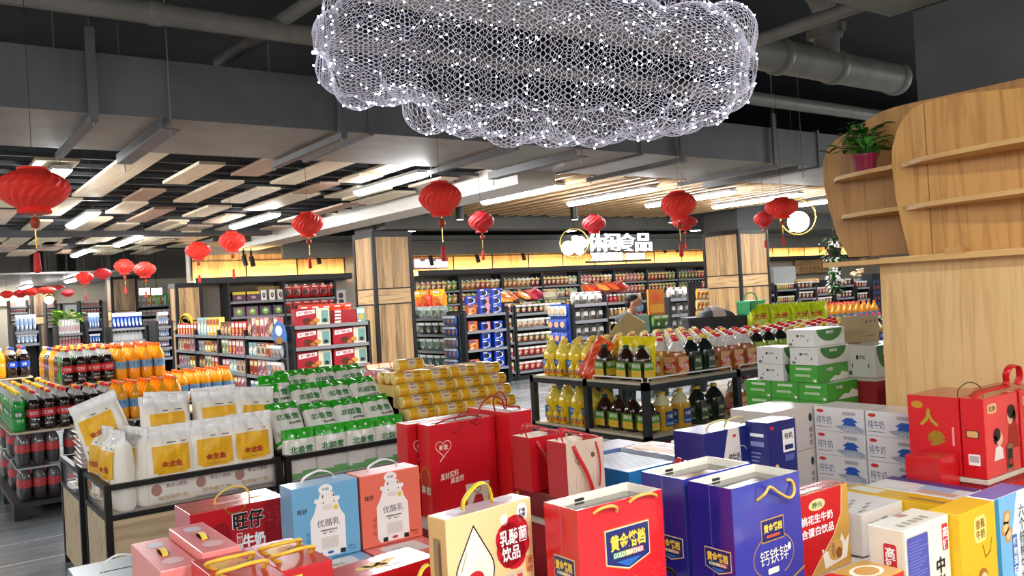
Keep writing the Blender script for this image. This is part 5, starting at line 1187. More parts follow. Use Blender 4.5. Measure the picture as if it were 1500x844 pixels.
def carrier(name, x, y, z, w_, d_, h, body, label, group, fp, lp, inner, rope, slant=.0, front=None, rz=0.):
    o = empty(name, (x, y, z), rz); tag(o, label, 'shopping bag', group); t = .003; q = MB()
    lin_ = mat('#efe9da', .5)
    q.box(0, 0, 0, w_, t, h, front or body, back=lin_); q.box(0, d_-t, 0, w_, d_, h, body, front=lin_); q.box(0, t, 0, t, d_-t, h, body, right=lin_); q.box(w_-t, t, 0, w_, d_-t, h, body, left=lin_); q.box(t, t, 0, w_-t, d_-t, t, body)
    q.build('bag_body', o)
    s_ = Print((0, d_, 0), (0,-1,0), (0,0,1)); s_.line([(d_*.5, .0), (d_*.5, h)], .0012, mat('#8a8ab0', .4), 1); lp(s_, d_, h); s_.build('side_lettering', o)
    p_ = Print((0, 0, 0), (1,0,0), (0,0,1)); fp(p_, w_, h); p_.build('front_lettering', o)
    MB().box(.015, .012, .0, w_-.015, d_-.012, h-.022, inner, top=mat('#4a4640', .15, coat=.6)).build('packed_box', o, bevel=.003)
    for pts in rope: strap(o, pts, .0048, mat('#d9b457', .45), 'rope_handle')
    MB().box(w_*.28, d_-t-.004, h-.018, w_*.36, d_-t, h-.01, ink).box(w_*.68, d_-t-.004, h-.018, w_*.74, d_-t, h-.01, ink).build('rope_end', o) if False else MB().box(w_*.34, d_-t-.005, h-.02, w_*.44, d_-t, h-.013, ink).build('rope_end', o)
    return o
def rb_f(p, w_, h):
    shield(p, w_*.55, h*.62, w_*.5, h*.36); p.poly([(w_*.46, h*.2), (w_*.66, h*.32), (w_*.62, h*.36), (w_*.44, h*.26)], gold_i, 1); p.text('金', w_*.55, h*.28, h*.14, goldt, 2, w_=w_*.16, bold=.04)
    for k in range(10): a = 2*math.pi*k/10; p.line([(w_*.9+.012*math.cos(a), h*.34+.012*math.sin(a)), (w_*.9+.03*math.cos(a), h*.34+.03*math.sin(a))], .0012, mat('#e8564e', .4), 1)
def rb_l(p, d_, h): shield(p, d_*.55, h*.5, d_*.6, h*.22); p.text('金', d_*.5, h*.3, h*.1, goldt, 1, w_=d_*.3, bold=.04)
carrier('red_carrier_bag', 1.52, 1.84, .64, .34, .15, .36, card('#d3151d', .28), 'red glossy paper carrier bag with navy shield logo and gold rope', None, rb_f, rb_l, mat('#a3741f', .35, .3),
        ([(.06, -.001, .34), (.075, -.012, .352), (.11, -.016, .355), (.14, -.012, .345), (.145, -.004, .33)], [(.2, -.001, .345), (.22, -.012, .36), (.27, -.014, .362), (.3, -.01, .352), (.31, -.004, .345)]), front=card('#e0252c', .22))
plinth(1.48, 1.8, 1.92, 2.03, .638, 'red plinth under the red carrier bag')
bl_b = mat('#1f2384', .2, coat=.8); bl_f = mat('#3a3fa0', .18, coat=.8)  # front blue made paler, its reflection put into the colour
def bb_f(p, w_, h):
    cx, cy = w_*.55, h*.33; p.ring(cx, cy, w_*.3, h*.19, .0035, gold_i, 1, 30, -60, 240); p.rect(cx-w_*.17, cy+h*.13, cx+w_*.17, cy+h*.33, gold_i, 1); p.rect(cx-w_*.16, cy+h*.14, cx+w_*.16, cy+h*.32, navy, 2)
    p.text('黄金搭档', cx, cy+h*.25, h*.075, goldt, 3, w_=w_*.27, bold=.04); p.rect(cx-w_*.1, cy+h*.165, cx+w_*.1, cy+h*.19, mat('#c9542a', .4), 3); p.text('钙铁锌', cx, cy, h*.13, cream, 3, w_=w_*.42, bold=.0); p.ell(cx+w_*.23, cy+h*.04, w_*.025, h*.035, whitep, 3, 12)
    p.rrect(cx-w_*.1, cy-h*.15, cx+w_*.06, cy-h*.1, .004, cream, 2); p.line([(w_*.35, .0), (w_*.7, h*.04), (w_*1.0, h*.14)], .006, gold_i, 1)
def bb_l(p, d_, h): shield(p, d_*.62, h*.36, d_*.56, h*.22); p.ring(d_*.55, h*.06, d_*.16, d_*.16, .012, mat('#c9c26a', .4), 1, 20)
for x, y, lb, rp in ((1.99, 1.68, 'glossy blue paper carrier bag, front one with gold rope loop', ([(.11, -.001, .3), (.13, -.02, .322), (.155, -.02, .338), (.2, -.02, .31), (.255, -.016, .285), (.285, -.012, .3), (.285, -.006, .33), (.262, -.002, .338)],)), (1.995, 1.875, 'glossy blue paper carrier bag standing directly behind the front one', ())):
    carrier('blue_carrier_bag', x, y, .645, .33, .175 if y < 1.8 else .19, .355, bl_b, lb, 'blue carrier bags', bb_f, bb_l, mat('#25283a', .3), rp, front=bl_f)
plinth(1.96, 1.65, 2.345, 2.1, .643, 'red plinth under the two blue carrier bags')
# ---- walnut drink boxes
wal_r, wal_g = card('#cf2027'), card('#d0a050')
def wal(p, w_, h):
    p.poly([(0, 0), (w_*.32, 0), (w_*.5, h*.2), (w_*.72, h*.42), (w_*.86, h*.66), (w_*.89, h), (0, h)], wal_r, 1); p.line([(w_*.32, 0), (w_*.5, h*.2), (w_*.72, h*.42), (w_*.86, h*.66), (w_*.89, h)], .004, mat('#e8cf96', .4), 2)
    p.ell(w_*.48, h*.85, w_*.13, h*.07, mat('#e8d9a0', .4), 2); p.text('养元', w_*.48, h*.85, h*.07, mat('#4a7a3a', .4), 3, w_=w_*.16, bold=.03)
    p.text('核桃花生牛奶', w_*.42, h*.69, h*.11, whitep, 3, w_=w_*.6, bold=.04); p.text('复合蛋白饮品', w_*.42, h*.54, h*.11, whitep, 3, w_=w_*.62, bold=.04)
    p.poly([(w_*.56, h*.05), (w_*.92, h*.1), (w_*.98, h*.38), (w_*.9, h*.3), (w_*.85, h*.42), (w_*.78, h*.22), (w_*.6, h*.25), (w_*.52, h*.3)], cream, 2); p.ell(w_*.74, h*.24, w_*.12, h*.13, mat('#d8a860', .45), 3, 16, .2); p.ell(w_*.7, h*.24, w_*.03, h*.1, mat('#b5824a', .45), 4, 12); p.ell(w_*.79, h*.19, w_*.05, h*.07, mat('#9a5a2a', .45), 4, 12)
o = gbox('walnut_drink_box', 2.352, 1.765, .595, .362, .085, .285, wal_g, 'red and gold walnut milk drink box standing upright by the blue bags', 'gift box', top=card('#a8242a', .22), front=wal_g, fp=wal)
p_ = Print((0, 0, .285), (1,0,0), (0,1,0)); p_.rect(.05, .02, .24, .045, whitep, 1); p_.rect(.1, .06, .3, .075, mat('#e6c9c9', .3), 1); p_.build('top_lettering', o)
plinth(2.35, 1.74, 2.76, 1.9, .593, 'pale plinth under the upright walnut drink box')
def wal_t(p, w_, d_): p.poly([(0,0),(w_*.4,0),(w_*.2,d_),(0,d_)], wal_r, 1); p.ell(w_*.6, d_*.5, w_*.28, d_*.32, cream, 1); p.ell(w_*.6, d_*.5, w_*.2, d_*.25, mat('#c89450', .45), 2)
gbox('walnut_drink_box', 2.13, 1.36, .64, .22, .13, .11, wal_g, 'gold walnut drink box lying flat in front of the white cartons', 'gift box', front=wal_r, tp=wal_t)
plinth(2.1, 1.33, 2.36, 1.5, .638, 'pale plinth under the flat walnut drink box')
# ---- white cartons behind the elder milk box
for k, (z, lb) in enumerate(((.595, 'plain white carton with barcode, upper of two'), (.43, 'plain white carton, lower of two beneath the barcode one'))):
    o = gbox('white_carton', 2.79, 1.765, z, .275, .225, .155, card('#dedad4'), lb, 'carton', 'plain white cartons', top=card('#eceae6', .2))
    p_ = Print((0,0,0), (1,0,0), (0,0,1)); 
    for j in range(9): p_.rect(.13+j*.0045, .08, .132+j*.0045, .12, ink, 1)
    for j in range(4): p_.rect(.04, .06+j*.016, .11, .068+j*.016, mat('#a8a49c', .5), 1)
    p_.build('front_lettering', o)
    if k == 0:
        p_ = Print((0,0,.155), (1,0,0), (0,1,0))
        for j in range(7): p_.rect(.02+(j % 3)*.06, .02+j*.021, .07+(j % 3)*.05, .03+j*.021, mat('#7d7a76', .4), 1)
        p_.build('top_lettering', o)
plinth(2.785, 1.76, 3.07, 2.0, .428, 'pale plinth under the white cartons')
# ---- elder milk box, yellow box, sky blue box
def zl(p, w_, h):
    p.rect(.0, 0, w_*.0+.001, h, ink, 1); p.rrect(w_*.04, h*.02, w_*.52, h*.93, .008, mat('#bfb6a8', .45), 1); p.rrect(w_*.055, h*.025, w_*.505, h*.92, .006, mat('#4a4fa0', .4), 2)
    for k in range(14): p.rect(w_*(.06+.025*(k % 3)), h*(.5+.028*k), w_*(.3+.06*(k % 4)), h*(.508+.028*k), mat('#7a80c4', .4), 3)
    p.ell(w_*.36, h*.12, w_*.13, h*.12, mat('#dfe6ee', .4), 3); p.ell(w_*.36, h*.12, w_*.09, h*.08, mat('#2a4a9a', .4), 4)
    p.vtext('中老年', w_*.76, h*.64, h*.155, ink, 3, bold=.03, gap=1.08); p.rrect(w_*.83, h*.68, w_*.96, h*.93, .006, mat('#c82a30', .4), 1); p.vtext('高钙', w_*.895, h*.9, h*.1, whitep, 2)
def zl_l(p, d_, h): p.rrect(d_*.42, h*.6, d_*.78, h*.86, .008, mat('#c82a30', .4), 1); p.text('高', d_*.6, h*.78, h*.1, whitep, 2); p.text('钙', d_*.6, h*.68, h*.1, whitep, 2)
def zl_t(p, w_, d_):
    p.rect(w_*.5, d_*.7, w_*.66, d_*.95, mat('#b07a74', .4), 1)
    for k in range(5): p.rect(w_*(.15+.13*k), d_*.2, w_*(.22+.13*k), d_*.45, mat('#8d8a80', .4), 1)
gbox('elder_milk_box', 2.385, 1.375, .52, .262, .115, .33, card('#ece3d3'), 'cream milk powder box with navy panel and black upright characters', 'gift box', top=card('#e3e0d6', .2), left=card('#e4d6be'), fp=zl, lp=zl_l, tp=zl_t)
yb = card('#e5b416')
def yl(p, w_, h):
    p.vtext('香蕉牛奶饮品', w_*.19, h*.4, .013, mat('#8a6a10', .5), 1); p.rrect(w_*.38, h*.66, w_*.72, h*.92, .02, mat('#f2dc7a', .4), 1); p.text('香蕉', w_*.55, h*.84, .03, mat('#8a5a14', .4), 2, w_=.06); p.text('牛奶', w_*.55, h*.74, .03, mat('#8a5a14', .4), 2, w_=.06)
    p.line([(w_*.6, h*.62), (w_*.66, h*.5), (w_*.8, h*.54), (w_*.86, h*.66)], .004, mat('#7a4a20', .4), 1); p.ell(w_*.56, h*.3, w_*.14, h*.11, mat('#a8622a', .45), 2); p.ell(w_*.58, h*.29, w_*.1, h*.075, mat('#efc08a', .45), 3); p.ell(w_*.6, h*.12, w_*.12, h*.08, mat('#f2dc9a', .4), 2)
gbox('banana_milk_box', 2.655, 1.345, .52, .235, .10, .33, yb, 'bright yellow banana milk box standing upright', 'gift box', 'yellow milk boxes', fp=yl)
def ylt(p, w_, d_): p.rect(w_*.2, d_*.72, w_*.8, d_*.95, mat('#f0ecd8', .25), 1); p.rect(w_*.3, d_*.2, w_*.5, d_*.5, mat('#8a7a4a', .4), 1)
gbox('banana_milk_box', 3.075, 1.50, .605, .12, .54, .145, yb, 'bright yellow banana milk box lying flat behind the upright one', 'gift box', 'yellow milk boxes', tp=ylt)
sky1, sky2 = card('#4aa3d8'), card('#5a68b4')
def sk(p, w_, h):
    p.poly([(0,0),(w_*.55,0),(w_*.4,h*.5),(w_*.62,h),(0,h)], card('#6cb4e0'), 1); p.rect(0, 0, w_*.1, h, mat('#0f7c9c', .4), 2)
    p.vtext('六个核桃牛奶', w_*.72, h*.86, h*.13, ink, 3, bold=.0, gap=1.05); p.rrect(w_*.42, h*.2, w_*.56, h*.58, .003, mat('#2a6ab0', .4), 2); p.vtext('植物蛋白', w_*.49, h*.55, h*.085, whitep, 3)
    for a, b in ((.3, .78), (.25, .68), (.33, .6)): p.ell(w_*a, h*b, w_*.12, h*.07, mat('#c9945a', .45), 2, 14, .5); p.ell(w_*a, h*b, w_*.07, h*.04, mat('#e3bd84', .45), 3, 12, .5)
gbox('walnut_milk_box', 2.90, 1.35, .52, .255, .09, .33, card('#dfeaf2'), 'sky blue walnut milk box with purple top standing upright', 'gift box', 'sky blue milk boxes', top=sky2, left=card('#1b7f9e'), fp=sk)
def skt(p, w_, d_):
    p.rect(w_*.1, d_*.55, w_*.9, d_*.95, mat('#e9e6e0', .2), 1); p.rect(w_*.35, d_*.15, w_*.7, d_*.5, mat('#8fb4d8', .3), 1); p.rect(w_*.72, .0, w_, d_, mat('#4a3a7a', .4), 2); p.rect(w_*.1, d_*.05, w_*.34, d_*.45, mat('#c9a48a', .4), 1)
gbox('walnut_milk_box', 3.2, 1.63, .605, .205, .37, .145, card('#dfe4e6'), 'sky blue walnut milk box lying flat behind the upright one', 'gift box', 'sky blue milk boxes', tp=skt)
plinth(2.37, 1.33, 3.18, 1.455, .518, 'pale plinth under the upright cream, yellow and blue milk boxes'); plinth(3.07, 1.49, 3.408, 2.05, .603, 'pale plinth under the flat yellow and blue milk boxes')
# ---- pure milk crates
mw_ = card('#dcd8d6')
def milk_l(p, d_, h):
    p.ell(d_*.13, h*.83, .02, .009, mat('#c8302f', .4), 1, 14); p.text('纯牛奶', d_*.2, h*.46, h*.34, mat('#3a3f78', .4), 1, w_=d_*.31, bold=.0); p.rect(d_*.05, h*.16, d_*.34, h*.19, mat('#7a7680', .4), 1)
    p.rrect(d_*.58, h*.72, d_*.85, h*.86, .006, mat('#a9a6ac', .4), 1)
    p.poly([(d_*.42, h*.24), (d_*.55, h*.3), (d_*.88, h*.3), (d_*.99, h*.2), (d_*.99, h*.04), (d_*.6, h*.04)], mat('#9aa4b4', .45), 1); p.poly([(d_*.58, h*.3), (d_*.86, h*.3), (d_*.82, h*.44), (d_*.89, h*.46), (d_*.78, h*.62), (d_*.66, h*.62), (d_*.55, h*.46), (d_*.62, h*.44)], mat('#2a56b0', .4), 2)
    for k in range(5): p.poly([(d_*(.55+.08*k), h*.06), (d_*(.58+.08*k), h*.06), (d_*(.7+.015*k), h*.26)], mat('#d8d6da', .45), 2)
MROW = ['top', 'second', 'third', 'fourth', 'fifth', 'sixth', 'seventh', 'lowest']
for col in range(2):
    for k in range(8):
        gbox('milk_crate', 3.72, 2.312-col*.279, .97-.1195*(k+1), .2, .270, .1185, mw_, 'white pure milk carton with blue palace picture, %s layer, %s stack' % (MROW[k], ('left', 'right')[col]), 'milk carton', 'pure milk cartons', top=card('#e8e6e4', .25), bev=.002, lp=milk_l)
def side_t(p, w_, h): p.ell(w_*.86, h*.72, .014, .022, mat('#2f3350', .4), 1, 10); p.vtext('纯牛奶', w_*.86, h*.5, h*.13, mat('#6a6670', .4), 1)
for k in range(4):
    gbox('milk_crate', 3.4, 2.6, .975-.22*(k+1), .36, .25, .218, card('#cfc6bd'), 'white milk carton beside the navy box, %s layer from the top' % MROW[k], 'milk carton', 'milk cartons beside the navy box', top=card('#e6e3df', .25), fp=side_t)
plinth(3.38, 2.59, 3.77, 2.88, .09, 'low plinth under the milk cartons beside the navy box')
# ---- navy milk boxes
nv = card('#232a72'); nvt = card('#aab6d6', .22)
def nv_f(p, w_, h):
    p.poly([(w_*.3, 0), (w_*.75, 0), (w_*.72, h), (w_*.5, h), (w_*.45, h*.75)], mat('#dcd3cb', .4), 1); p.ell(w_*.62, h*.84, .014, .007, mat('#c8302f', .4), 2, 12); p.ring(w_*.36, h*.2, .03, .03, .008, ink, 2, 16); p.text('纯牛奶', w_*.6, h*.38, h*.22, ink, 2, w_=w_*.24, bold=.02); p.ring(w_*.74, h*.38, .05, .05, .004, mat('#c9c2bb', .4), 2, 20)
o = gbox('navy_milk_box', 2.865, 2.56, .73, .335, .18, .22, nv, 'long navy milk gift box with gold rope, white wedge print', 'gift box', 'navy milk boxes', top=nvt, fp=nv_f)
for k in range(2): strap(o, [(.08+.12*k, .05, .22), (.08+.12*k, .03, .25), (.14+.12*k, .02, .262), (.19+.12*k, .03, .25), (.2+.12*k, .05, .22)], .005, mat('#d8cf96', .45), 'rope_handle')
def nt_l(p, d_, h):
    p.rect(d_*.2, h*.82, d_*.8, h*.86, whitep, 1); p.rect(d_*.2, h*.7, d_*.8, h*.76, mat('#8a90c0', .4), 1)
    for k in range(6): p.rect(d_*.2, h*(.36+.05*k), d_*(.55+.05*(k % 3)), h*(.375+.05*k), mat('#8a90c0', .4), 1)
    for k in range(9): p.rect(d_*(.2+.06*k), h*.16, d_*(.235+.06*k), h*.26, whitep, 1)
def nt_f(p, w_, h):
    p.ell(w_*.14, h*.93, .015, .008, mat('#c8302f', .4), 1, 12); p.rect(w_*.5, h*.6, w_*.92, h*.88, whitep, 1); p.text('有机', w_*.71, h*.8, h*.08, ink, 2, w_=w_*.3); p.rect(w_*.56, h*.63, w_*.86, h*.69, navy, 2); p.rect(w_*.56, h*.49, w_*.88, h*.57, mat('#5a64a8', .4), 1)
    p.poly([(w_*.08, .0), (w_*.08, h*.16), (w_*.2, h*.28), (w_*.5, h*.3), (w_*.75, h*.22), (w_*.82, 0)], mat('#cdbf9f', .45), 1); p.ell(w_*.25, h*.42, w_*.08, h*.06, mat('#d8b68a', .45), 1)
gbox('navy_milk_box', 3.155, 2.435, .60, .205, .125, .37, nv, 'tall navy milk gift box with barcode side, beside white cartons', 'gift box', 'navy milk boxes', top=nvt, fp=nt_f, lp=nt_l)
plinth(2.84, 2.54, 3.14, 2.78, .728, 'pale plinth under the long navy milk box'); plinth(3.145, 2.42, 3.37, 2.57, .598, 'pale plinth under the tall navy milk box')
# ---- red bags with cream fronts, dark red box, blue flat boxes between the rows
redb = card('#c4161f', .35); crm = card('#dcc4ae', .45)
def cm_f(p, w_, h):
    heart(p, w_*.3, h*.66, .018, mat('#9a2a30', .4), 1, .003); p.ell(w_*.7, h*.72, .012, .012, mat('#6a4a3a', .4), 1, 12)
    for k in range(6): p.line([(w_*(.2+.12*k), h*.15), (w_*(.24+.11*k), h*.4)], .0012, mat('#9a7a6a', .4), 1)
    p.line([(w_*.5, h*.9), (w_*.66, h*.75), (w_*.84, h*.9)], .0015, mat('#9a7a6a', .4), 1)
for x, y, lb, fc in ((2.345, 2.885, 'red gift bag with cream printed front and red ribbon handles', crm), (2.33, 3.13, 'plain red gift bag behind the cream fronted one', redb)):
    o = empty('ribbon_gift_bag', (x, y, .70)); tag(o, lb, 'gift bag', 'red gift bags'); w_, d_, h = .215, .14, .25; q = MB(); t = .003
    q.box(0,0,0,w_,t,h,fc, back=cream).box(0,d_-t,0,w_,d_,h,redb, front=cream).box(0,t,0,t,d_-t,h,redb).box(w_-t,t,0,w_,d_-t,h,redb).box(t,t,0,w_-t,d_-t,t,redb).box(.01,.01,t,w_-.01,d_-.01,h-.03,crm); q.build('bag_body', o)
    if fc is crm: p_ = Print((0,0,0), (1,0,0), (0,0,1)); cm_f(p_, w_, h); p_.build('front_lettering', o)
    rb = mat('#c81c24', .4)
    strap(o, [(.04, -.003, .235), (.05, -.012, .2), (.09, -.02, .12), (.11, -.03, .05), (.13, -.02, .0)], .004, rb, 'ribbon_handle', flat=(.009, 0, .002))
    strap(o, [(.17, -.003, .235), (.18, -.01, .18), (.178, -.016, .1), (.165, -.02, .04)], .004, rb, 'ribbon_handle', flat=(.004, 0, .001))
    strap(o, [(.0, .02, .25), (.02, .06, .285), (.07, .09, .29), (.12, .07, .265), (.17, .05, .255)], .004, rb, 'ribbon_handle', flat=(0, .008, .004)); strap(o, [(.04, .12, .25), (.05, .1, .3), (.1, .06, .285), (.16, .03, .265), (.21, .03, .25)], .004, rb, 'ribbon_handle', flat=(0, .007, .004))
def dr_t(p, w_, d_): p.text('礼盒', w_*.6, d_*.6, .05, mat('#d87a80', .4), 1, w_=.1); p.rect(w_*.1, d_*.1, w_*.5, d_*.16, mat('#c0545a', .4), 1)
gbox('dark_red_box', 2.36, 2.74, .58, .29, .54, .118, card('#7f0f16'), 'dark red flat gift box under the ribbon gift bags', 'gift box', tp=dr_t)
plinth(2.34, 2.72, 2.67, 3.3, .578, 'red plinth under the dark red flat box')
o = gbox('blue_flat_box', 2.685, 2.86, .64, .31, .4, .13, card('#1a78b8'), 'flat box with striped pale lid and bright blue sides', 'gift box', top=card('#b8cfe8', .25))
p_ = Print((0,0,.13), (1,0,0), (0,1,0))
for k in range(22): p_.rect(.01+.0135*k, .04+.0*k, .017+.0135*k, .38-.01*(k % 4), mat(('#8fb2dc', '#e6eef6')[k % 2], .3), 1)
p_.build('top_lettering', o); p_ = Print((0,0,0), (1,0,0), (0,0,1)); p_.ell(.2, .07, .02, .025, mat('#9fd0ee', .4), 1, 6); p_.build('front_lettering', o)
o = gbox('red_edged_box', 3.03, 2.86, .66, .24, .42, .125, card('#cdd3dd'), 'flat box with red and orange printed lid behind the blue bags', 'gift box', top=card('#b8473e', .25))
p_ = Print((0,0,.125), (1,0,0), (0,1,0)); p_.rect(.03, .05, .12, .38, mat('#d99a5a', .35), 1); p_.rect(.14, .05, .2, .3, mat('#c9b0a0', .35), 1); p_.build('top_lettering', o)
gbox('pale_blue_box', 2.9, 3.3, .66, .32, .2, .12, card('#7f98cc'), 'pale blue white topped flat box before the oil shelf', 'gift box', top=card('#ccd6ea', .22))
gbox('white_lid_box', 2.75, 2.4, .62, .34, .4, .085, card('#b9c4d4'), 'flat white lidded box right behind the blue carrier bags', 'gift box', top=card('#d5dbe4', .2))
plinth(2.68, 2.82, 3.3, 3.52, .638, 'pale plinth under the flat blue and red lidded boxes'); plinth(2.72, 2.38, 3.12, 2.81, .618, 'pale plinth under the white lidded flat box')
# tent-like fallen gift bag with red ribbon
o = empty('fallen_gift_bag', (2.42, 2.45, .70)); tag(o, 'pinkish cream gift bag toppled into a tent shape with red ribbon', 'gift bag')
q = MB(); q.prism([(0,0),(.2,0),(.2,.0),(.21,.18),(.17,.2)], (0, 0, 0), (.98,-.2,0), (0,0,1), .004, crm); q.prism([(.21,.0),(.34,.0),(.3,.1),(.205,.19)], (0,0,0), (.98,-.2,0), (0,0,1), .004, card('#d2b094', .45))
q.prism([(.0,.0),(.17,.2),(.175,.2),(.03,.0)], (.01,.03,0), (.98,-.2,0), (0,0,1), .03, redb); q.build('bag_body', o)
pp = Print((0,0,0), (.98,-.2,0), (0,0,1)); pp.poly([(.11,.0),(.16,.0),(.21,.13),(.19,.16)], card('#c0161e'), 1); heart(pp, .15, .14, .014, mat('#9a2a30', .4), 1, .003)
for k in range(5): pp.line([(.06+.012*k, .02), (.1+.012*k, .07)], .001, mat('#8a6a5a', .4), 1)
pp.build('bag_print', o)
plinth(2.4, 2.3, 2.7, 2.5, .698, 'pale plinth under the toppled gift bag')
# ---- red ginseng gift boxes at the right
gr = card('#cf1620', .3)
def gin_l(p, d_, h):
    p.text('人', d_*.42, h*.72, h*.22, mat('#b8a432', .35, .3), 1, w_=d_*.36, bold=.06); p.text('参', d_*.55, h*.46, h*.2, mat('#a08a2a', .35, .3), 1, w_=d_*.34, bold=.05); p.ell(d_*.2, h*.88, d_*.12, h*.05, mat('#c9962a', .35, .3), 1, 16); p.rect(d_*.02, h*.24, d_*.98, h*.245, mat('#e8565a', .4), 1); p.rect(d_*.84, h*.05, d_*.94, h*.24, whitep, 1); p.rect(d_*.86, h*.38, d_*.9, h*.62, mat('#e8a0a0', .4), 1)
def ginB_l(p, d_, h): p.rrect(d_*.2, h*.5, d_*.75, h*.6, .006, ink, 1); p.rrect(d_*.24, h*.51, d_*.71, h*.59, .006, mat('#d8a868', .4), 2); p.rrect(d_*.25, h*.16, d_*.75, h*.3, .003, whitep, 1); p.rrect(d_*.3, h*.2, d_*.7, h*.28, .002, mat('#b9b3ae', .4), 2)
def gin_f(p, w_, h):
    p.rrect(w_*.1, h*.8, w_*.36, h*.92, .012, mat('#e3b884', .4), 1); p.text('红参', w_*.23, h*.86, h*.07, ink, 2, w_=w_*.18)
    hair = mat('#211b1a', .6); skin = mat('#e6b098', .5); wht = mat('#eae2e0', .5); rd = mat('#a31a22', .4)
    p.poly([(w_*.62, h*.3), (w_*.98, h*.28), (w_*.96, h*.56), (w_*.84, h*.68), (w_*.7, h*.62), (w_*.66, h*.45)], rd, 1); p.ell(w_*.74, h*.7, w_*.09, h*.1, skin, 2, 16); p.ell(w_*.78, h*.76, w_*.12, h*.09, hair, 3, 16); p.ell(w_*.86, h*.7, w_*.06, h*.07, hair, 3, 12)
    p.poly([(w_*.22, h*.2), (w_*.5, h*.2), (w_*.48, h*.33), (w_*.38, h*.38), (w_*.28, h*.36)], wht, 1); p.ell(w_*.4, h*.46, w_*.09, h*.09, skin, 2, 16); p.ell(w_*.33, h*.52, w_*.1, h*.085, hair, 3, 14); p.ell(w_*.28, h*.46, w_*.05, h*.06, hair, 3, 12)
    p.rrect(w_*.58, h*.03, w_*.76, h*.36, .01, mat('#8d8478', .25, .6), 4); p.rect(w_*.6, h*.06, w_*.74, h*.3, ink, 5); p.rect(w_*.62, h*.1, w_*.72, h*.17, mat('#b8202a', .4), 6)
o = gbox('ginseng_gift_box', 3.57, 1.785, .75, .31, .22, .33, gr, 'red ginseng gift box with olive gold characters on its end', 'gift box', 'red ginseng boxes', top=card('#b8242c', .2), lp=gin_l)
strap(o, [(.1, .05, .33), (.08, .03, .36), (.1, .0, .385), (.14, -.02, .37), (.16, -.03, .335)], .002, ink, 'cord')
ob = gbox('ginseng_gift_box', 3.575, 1.685, .75, .305, .095, .33, gr, 'red ginseng gift box with printed mother and child before the other', 'gift box', 'red ginseng boxes', top=card('#c22a32', .2), front=card('#df3a48', .25), fp=gin_f, lp=ginB_l)
strap(ob, [(.02, .05, .332), (.1, .06, .345), (.2, .05, .35), (.3, .04, .352)], .004, mat('#c81820', .35), 'ribbon', flat=(0, .018, .004))
oc = gbox('ginseng_gift_box', 3.89, 1.68, .75, .25, .2, .33, gr, 'red ginseng gift box at the right edge with red ribbon loop', 'gift box', 'red ginseng boxes', top=card('#b8242c', .2), front=card('#df3a48', .25), fp=gin_f)
strap(oc, [(-.01, .06, .34), (.02, .06, .36), (.0, .05, .4), (.02, .04, .43), (.09, .04, .43), (.13, .05, .38), (.12, .06, .34)], .004, mat('#d01c24', .35), 'ribbon', flat=(0, .014, .003))
gbox('red_low_box', 3.41, 1.79, .64, .15, .15, .21, card('#c0151e'), 'small low red box at the foot of the ginseng boxes', 'gift box'); gbox('red_front_box', 3.27, 1.3, .66, .34, .17, .16, card('#c4151e'), 'plain red box at the right edge below the ginseng boxes', 'gift box')
plinth(3.57, 1.68, 4.1, 2.02, .748, 'pale plinth under the red ginseng boxes'); plinth(3.4, 1.77, 3.566, 1.96, .638, 'pale plinth under the small low red box'); plinth(3.25, 1.28, 3.62, 1.5, .658, 'pale plinth under the plain red box at the right edge')
# ---- green and white milk crates behind
gm, gw = card('#4aa83a'), card('#e4e3de')
def gf(p, w_, h): p.rect(w_*.25, h*.72, w_*.8, h*.86, mat('#cfe0c4', .4), 1); p.rrect(w_*.2, h*.34, w_*.75, h*.48, .004, mat('#b4d4a4', .4), 1); p.ring(w_*.75, h*.22, .02, .012, .0015, mat('#b4d4a4', .4), 1, 12); p.rect(w_*.86, h*.05, w_*.96, h*.2, whitep, 1)
def gfr(p, w_, h): p.poly([(w_*.35, 0), (w_, 0), (w_, h*.35), (w_*.8, h*.5), (w_*.7, h*.25), (w_*.55, h*.3)], whitep, 1); p.text('牛奶', w_*.4, h*.7, h*.22, whitep, 1, w_=w_*.2)
def wl(p, d_, h): p.rrect(d_*.36, h*.56, d_*.44, h*.7, .003, ink, 1); p.text('牛奶', d_*.56, h*.63, h*.13, ink, 1, w_=d_*.2); p.rect(d_*.2, h*.3, d_*.23, h*.44, ink, 1); p.rect(d_*.76, h*.3, d_*.79, h*.44, ink, 1); p.rect(d_*.08, h*.06, d_*.2, h*.2, mat('#6a6a6a', .4), 1)
def wf(p, w_, h): p.ring(w_*.5, h*1.0, w_*.36, h*.55, .0, gm, 1, 3); p.poly([(w_*(.5+.42*math.cos(math.radians(a))), h*(.98+.72*math.sin(math.radians(a)))) for a in range(180, 361, 15)], mat('#3f7a34', .4), 1); p.text('鲜奶', w_*.5, h*.78, h*.18, whitep, 2, w_=w_*.24)
GC = [  # x, y(front), z, w, d, h, kind, label
 ('g', 0, 0, 0), ]
gx, gy = 4.55, 3.06
def crate(kind, i, j, z, lab, w_=.33, d_=.2, h=.107, dx=0, dy=0):
    body = gm if kind == 'g' else gw
    return gbox('dairy_crate', gx+dx+i*.335, gy+dy+j*.205, z, w_, d_, h, body, lab, 'milk carton', 'green and white milk cartons', top=card('#a8c89a' if kind == 'g' else '#efeeea', .25), fp=gfr if kind == 'g' else wf, lp=gf if kind == 'g' else wl, bev=.002)
zc = .856
crate('g', 0, -.0, zc-.109, 'green milk carton in the second row from the bottom, nearest the trunk'); crate('g', 0, 1, zc-.109, 'green milk carton in the lower visible row, middle'); crate('g', 0, 2, zc-.109, 'green milk carton in the lower visible row, far left')
crate('g', 0, 0, zc, 'green milk carton, upper row, nearest the trunk, with white splash'); crate('g', 0, 1, zc, 'green milk carton, upper row, middle'); crate('g', 0, 2, zc, 'green milk carton, upper row, far left')
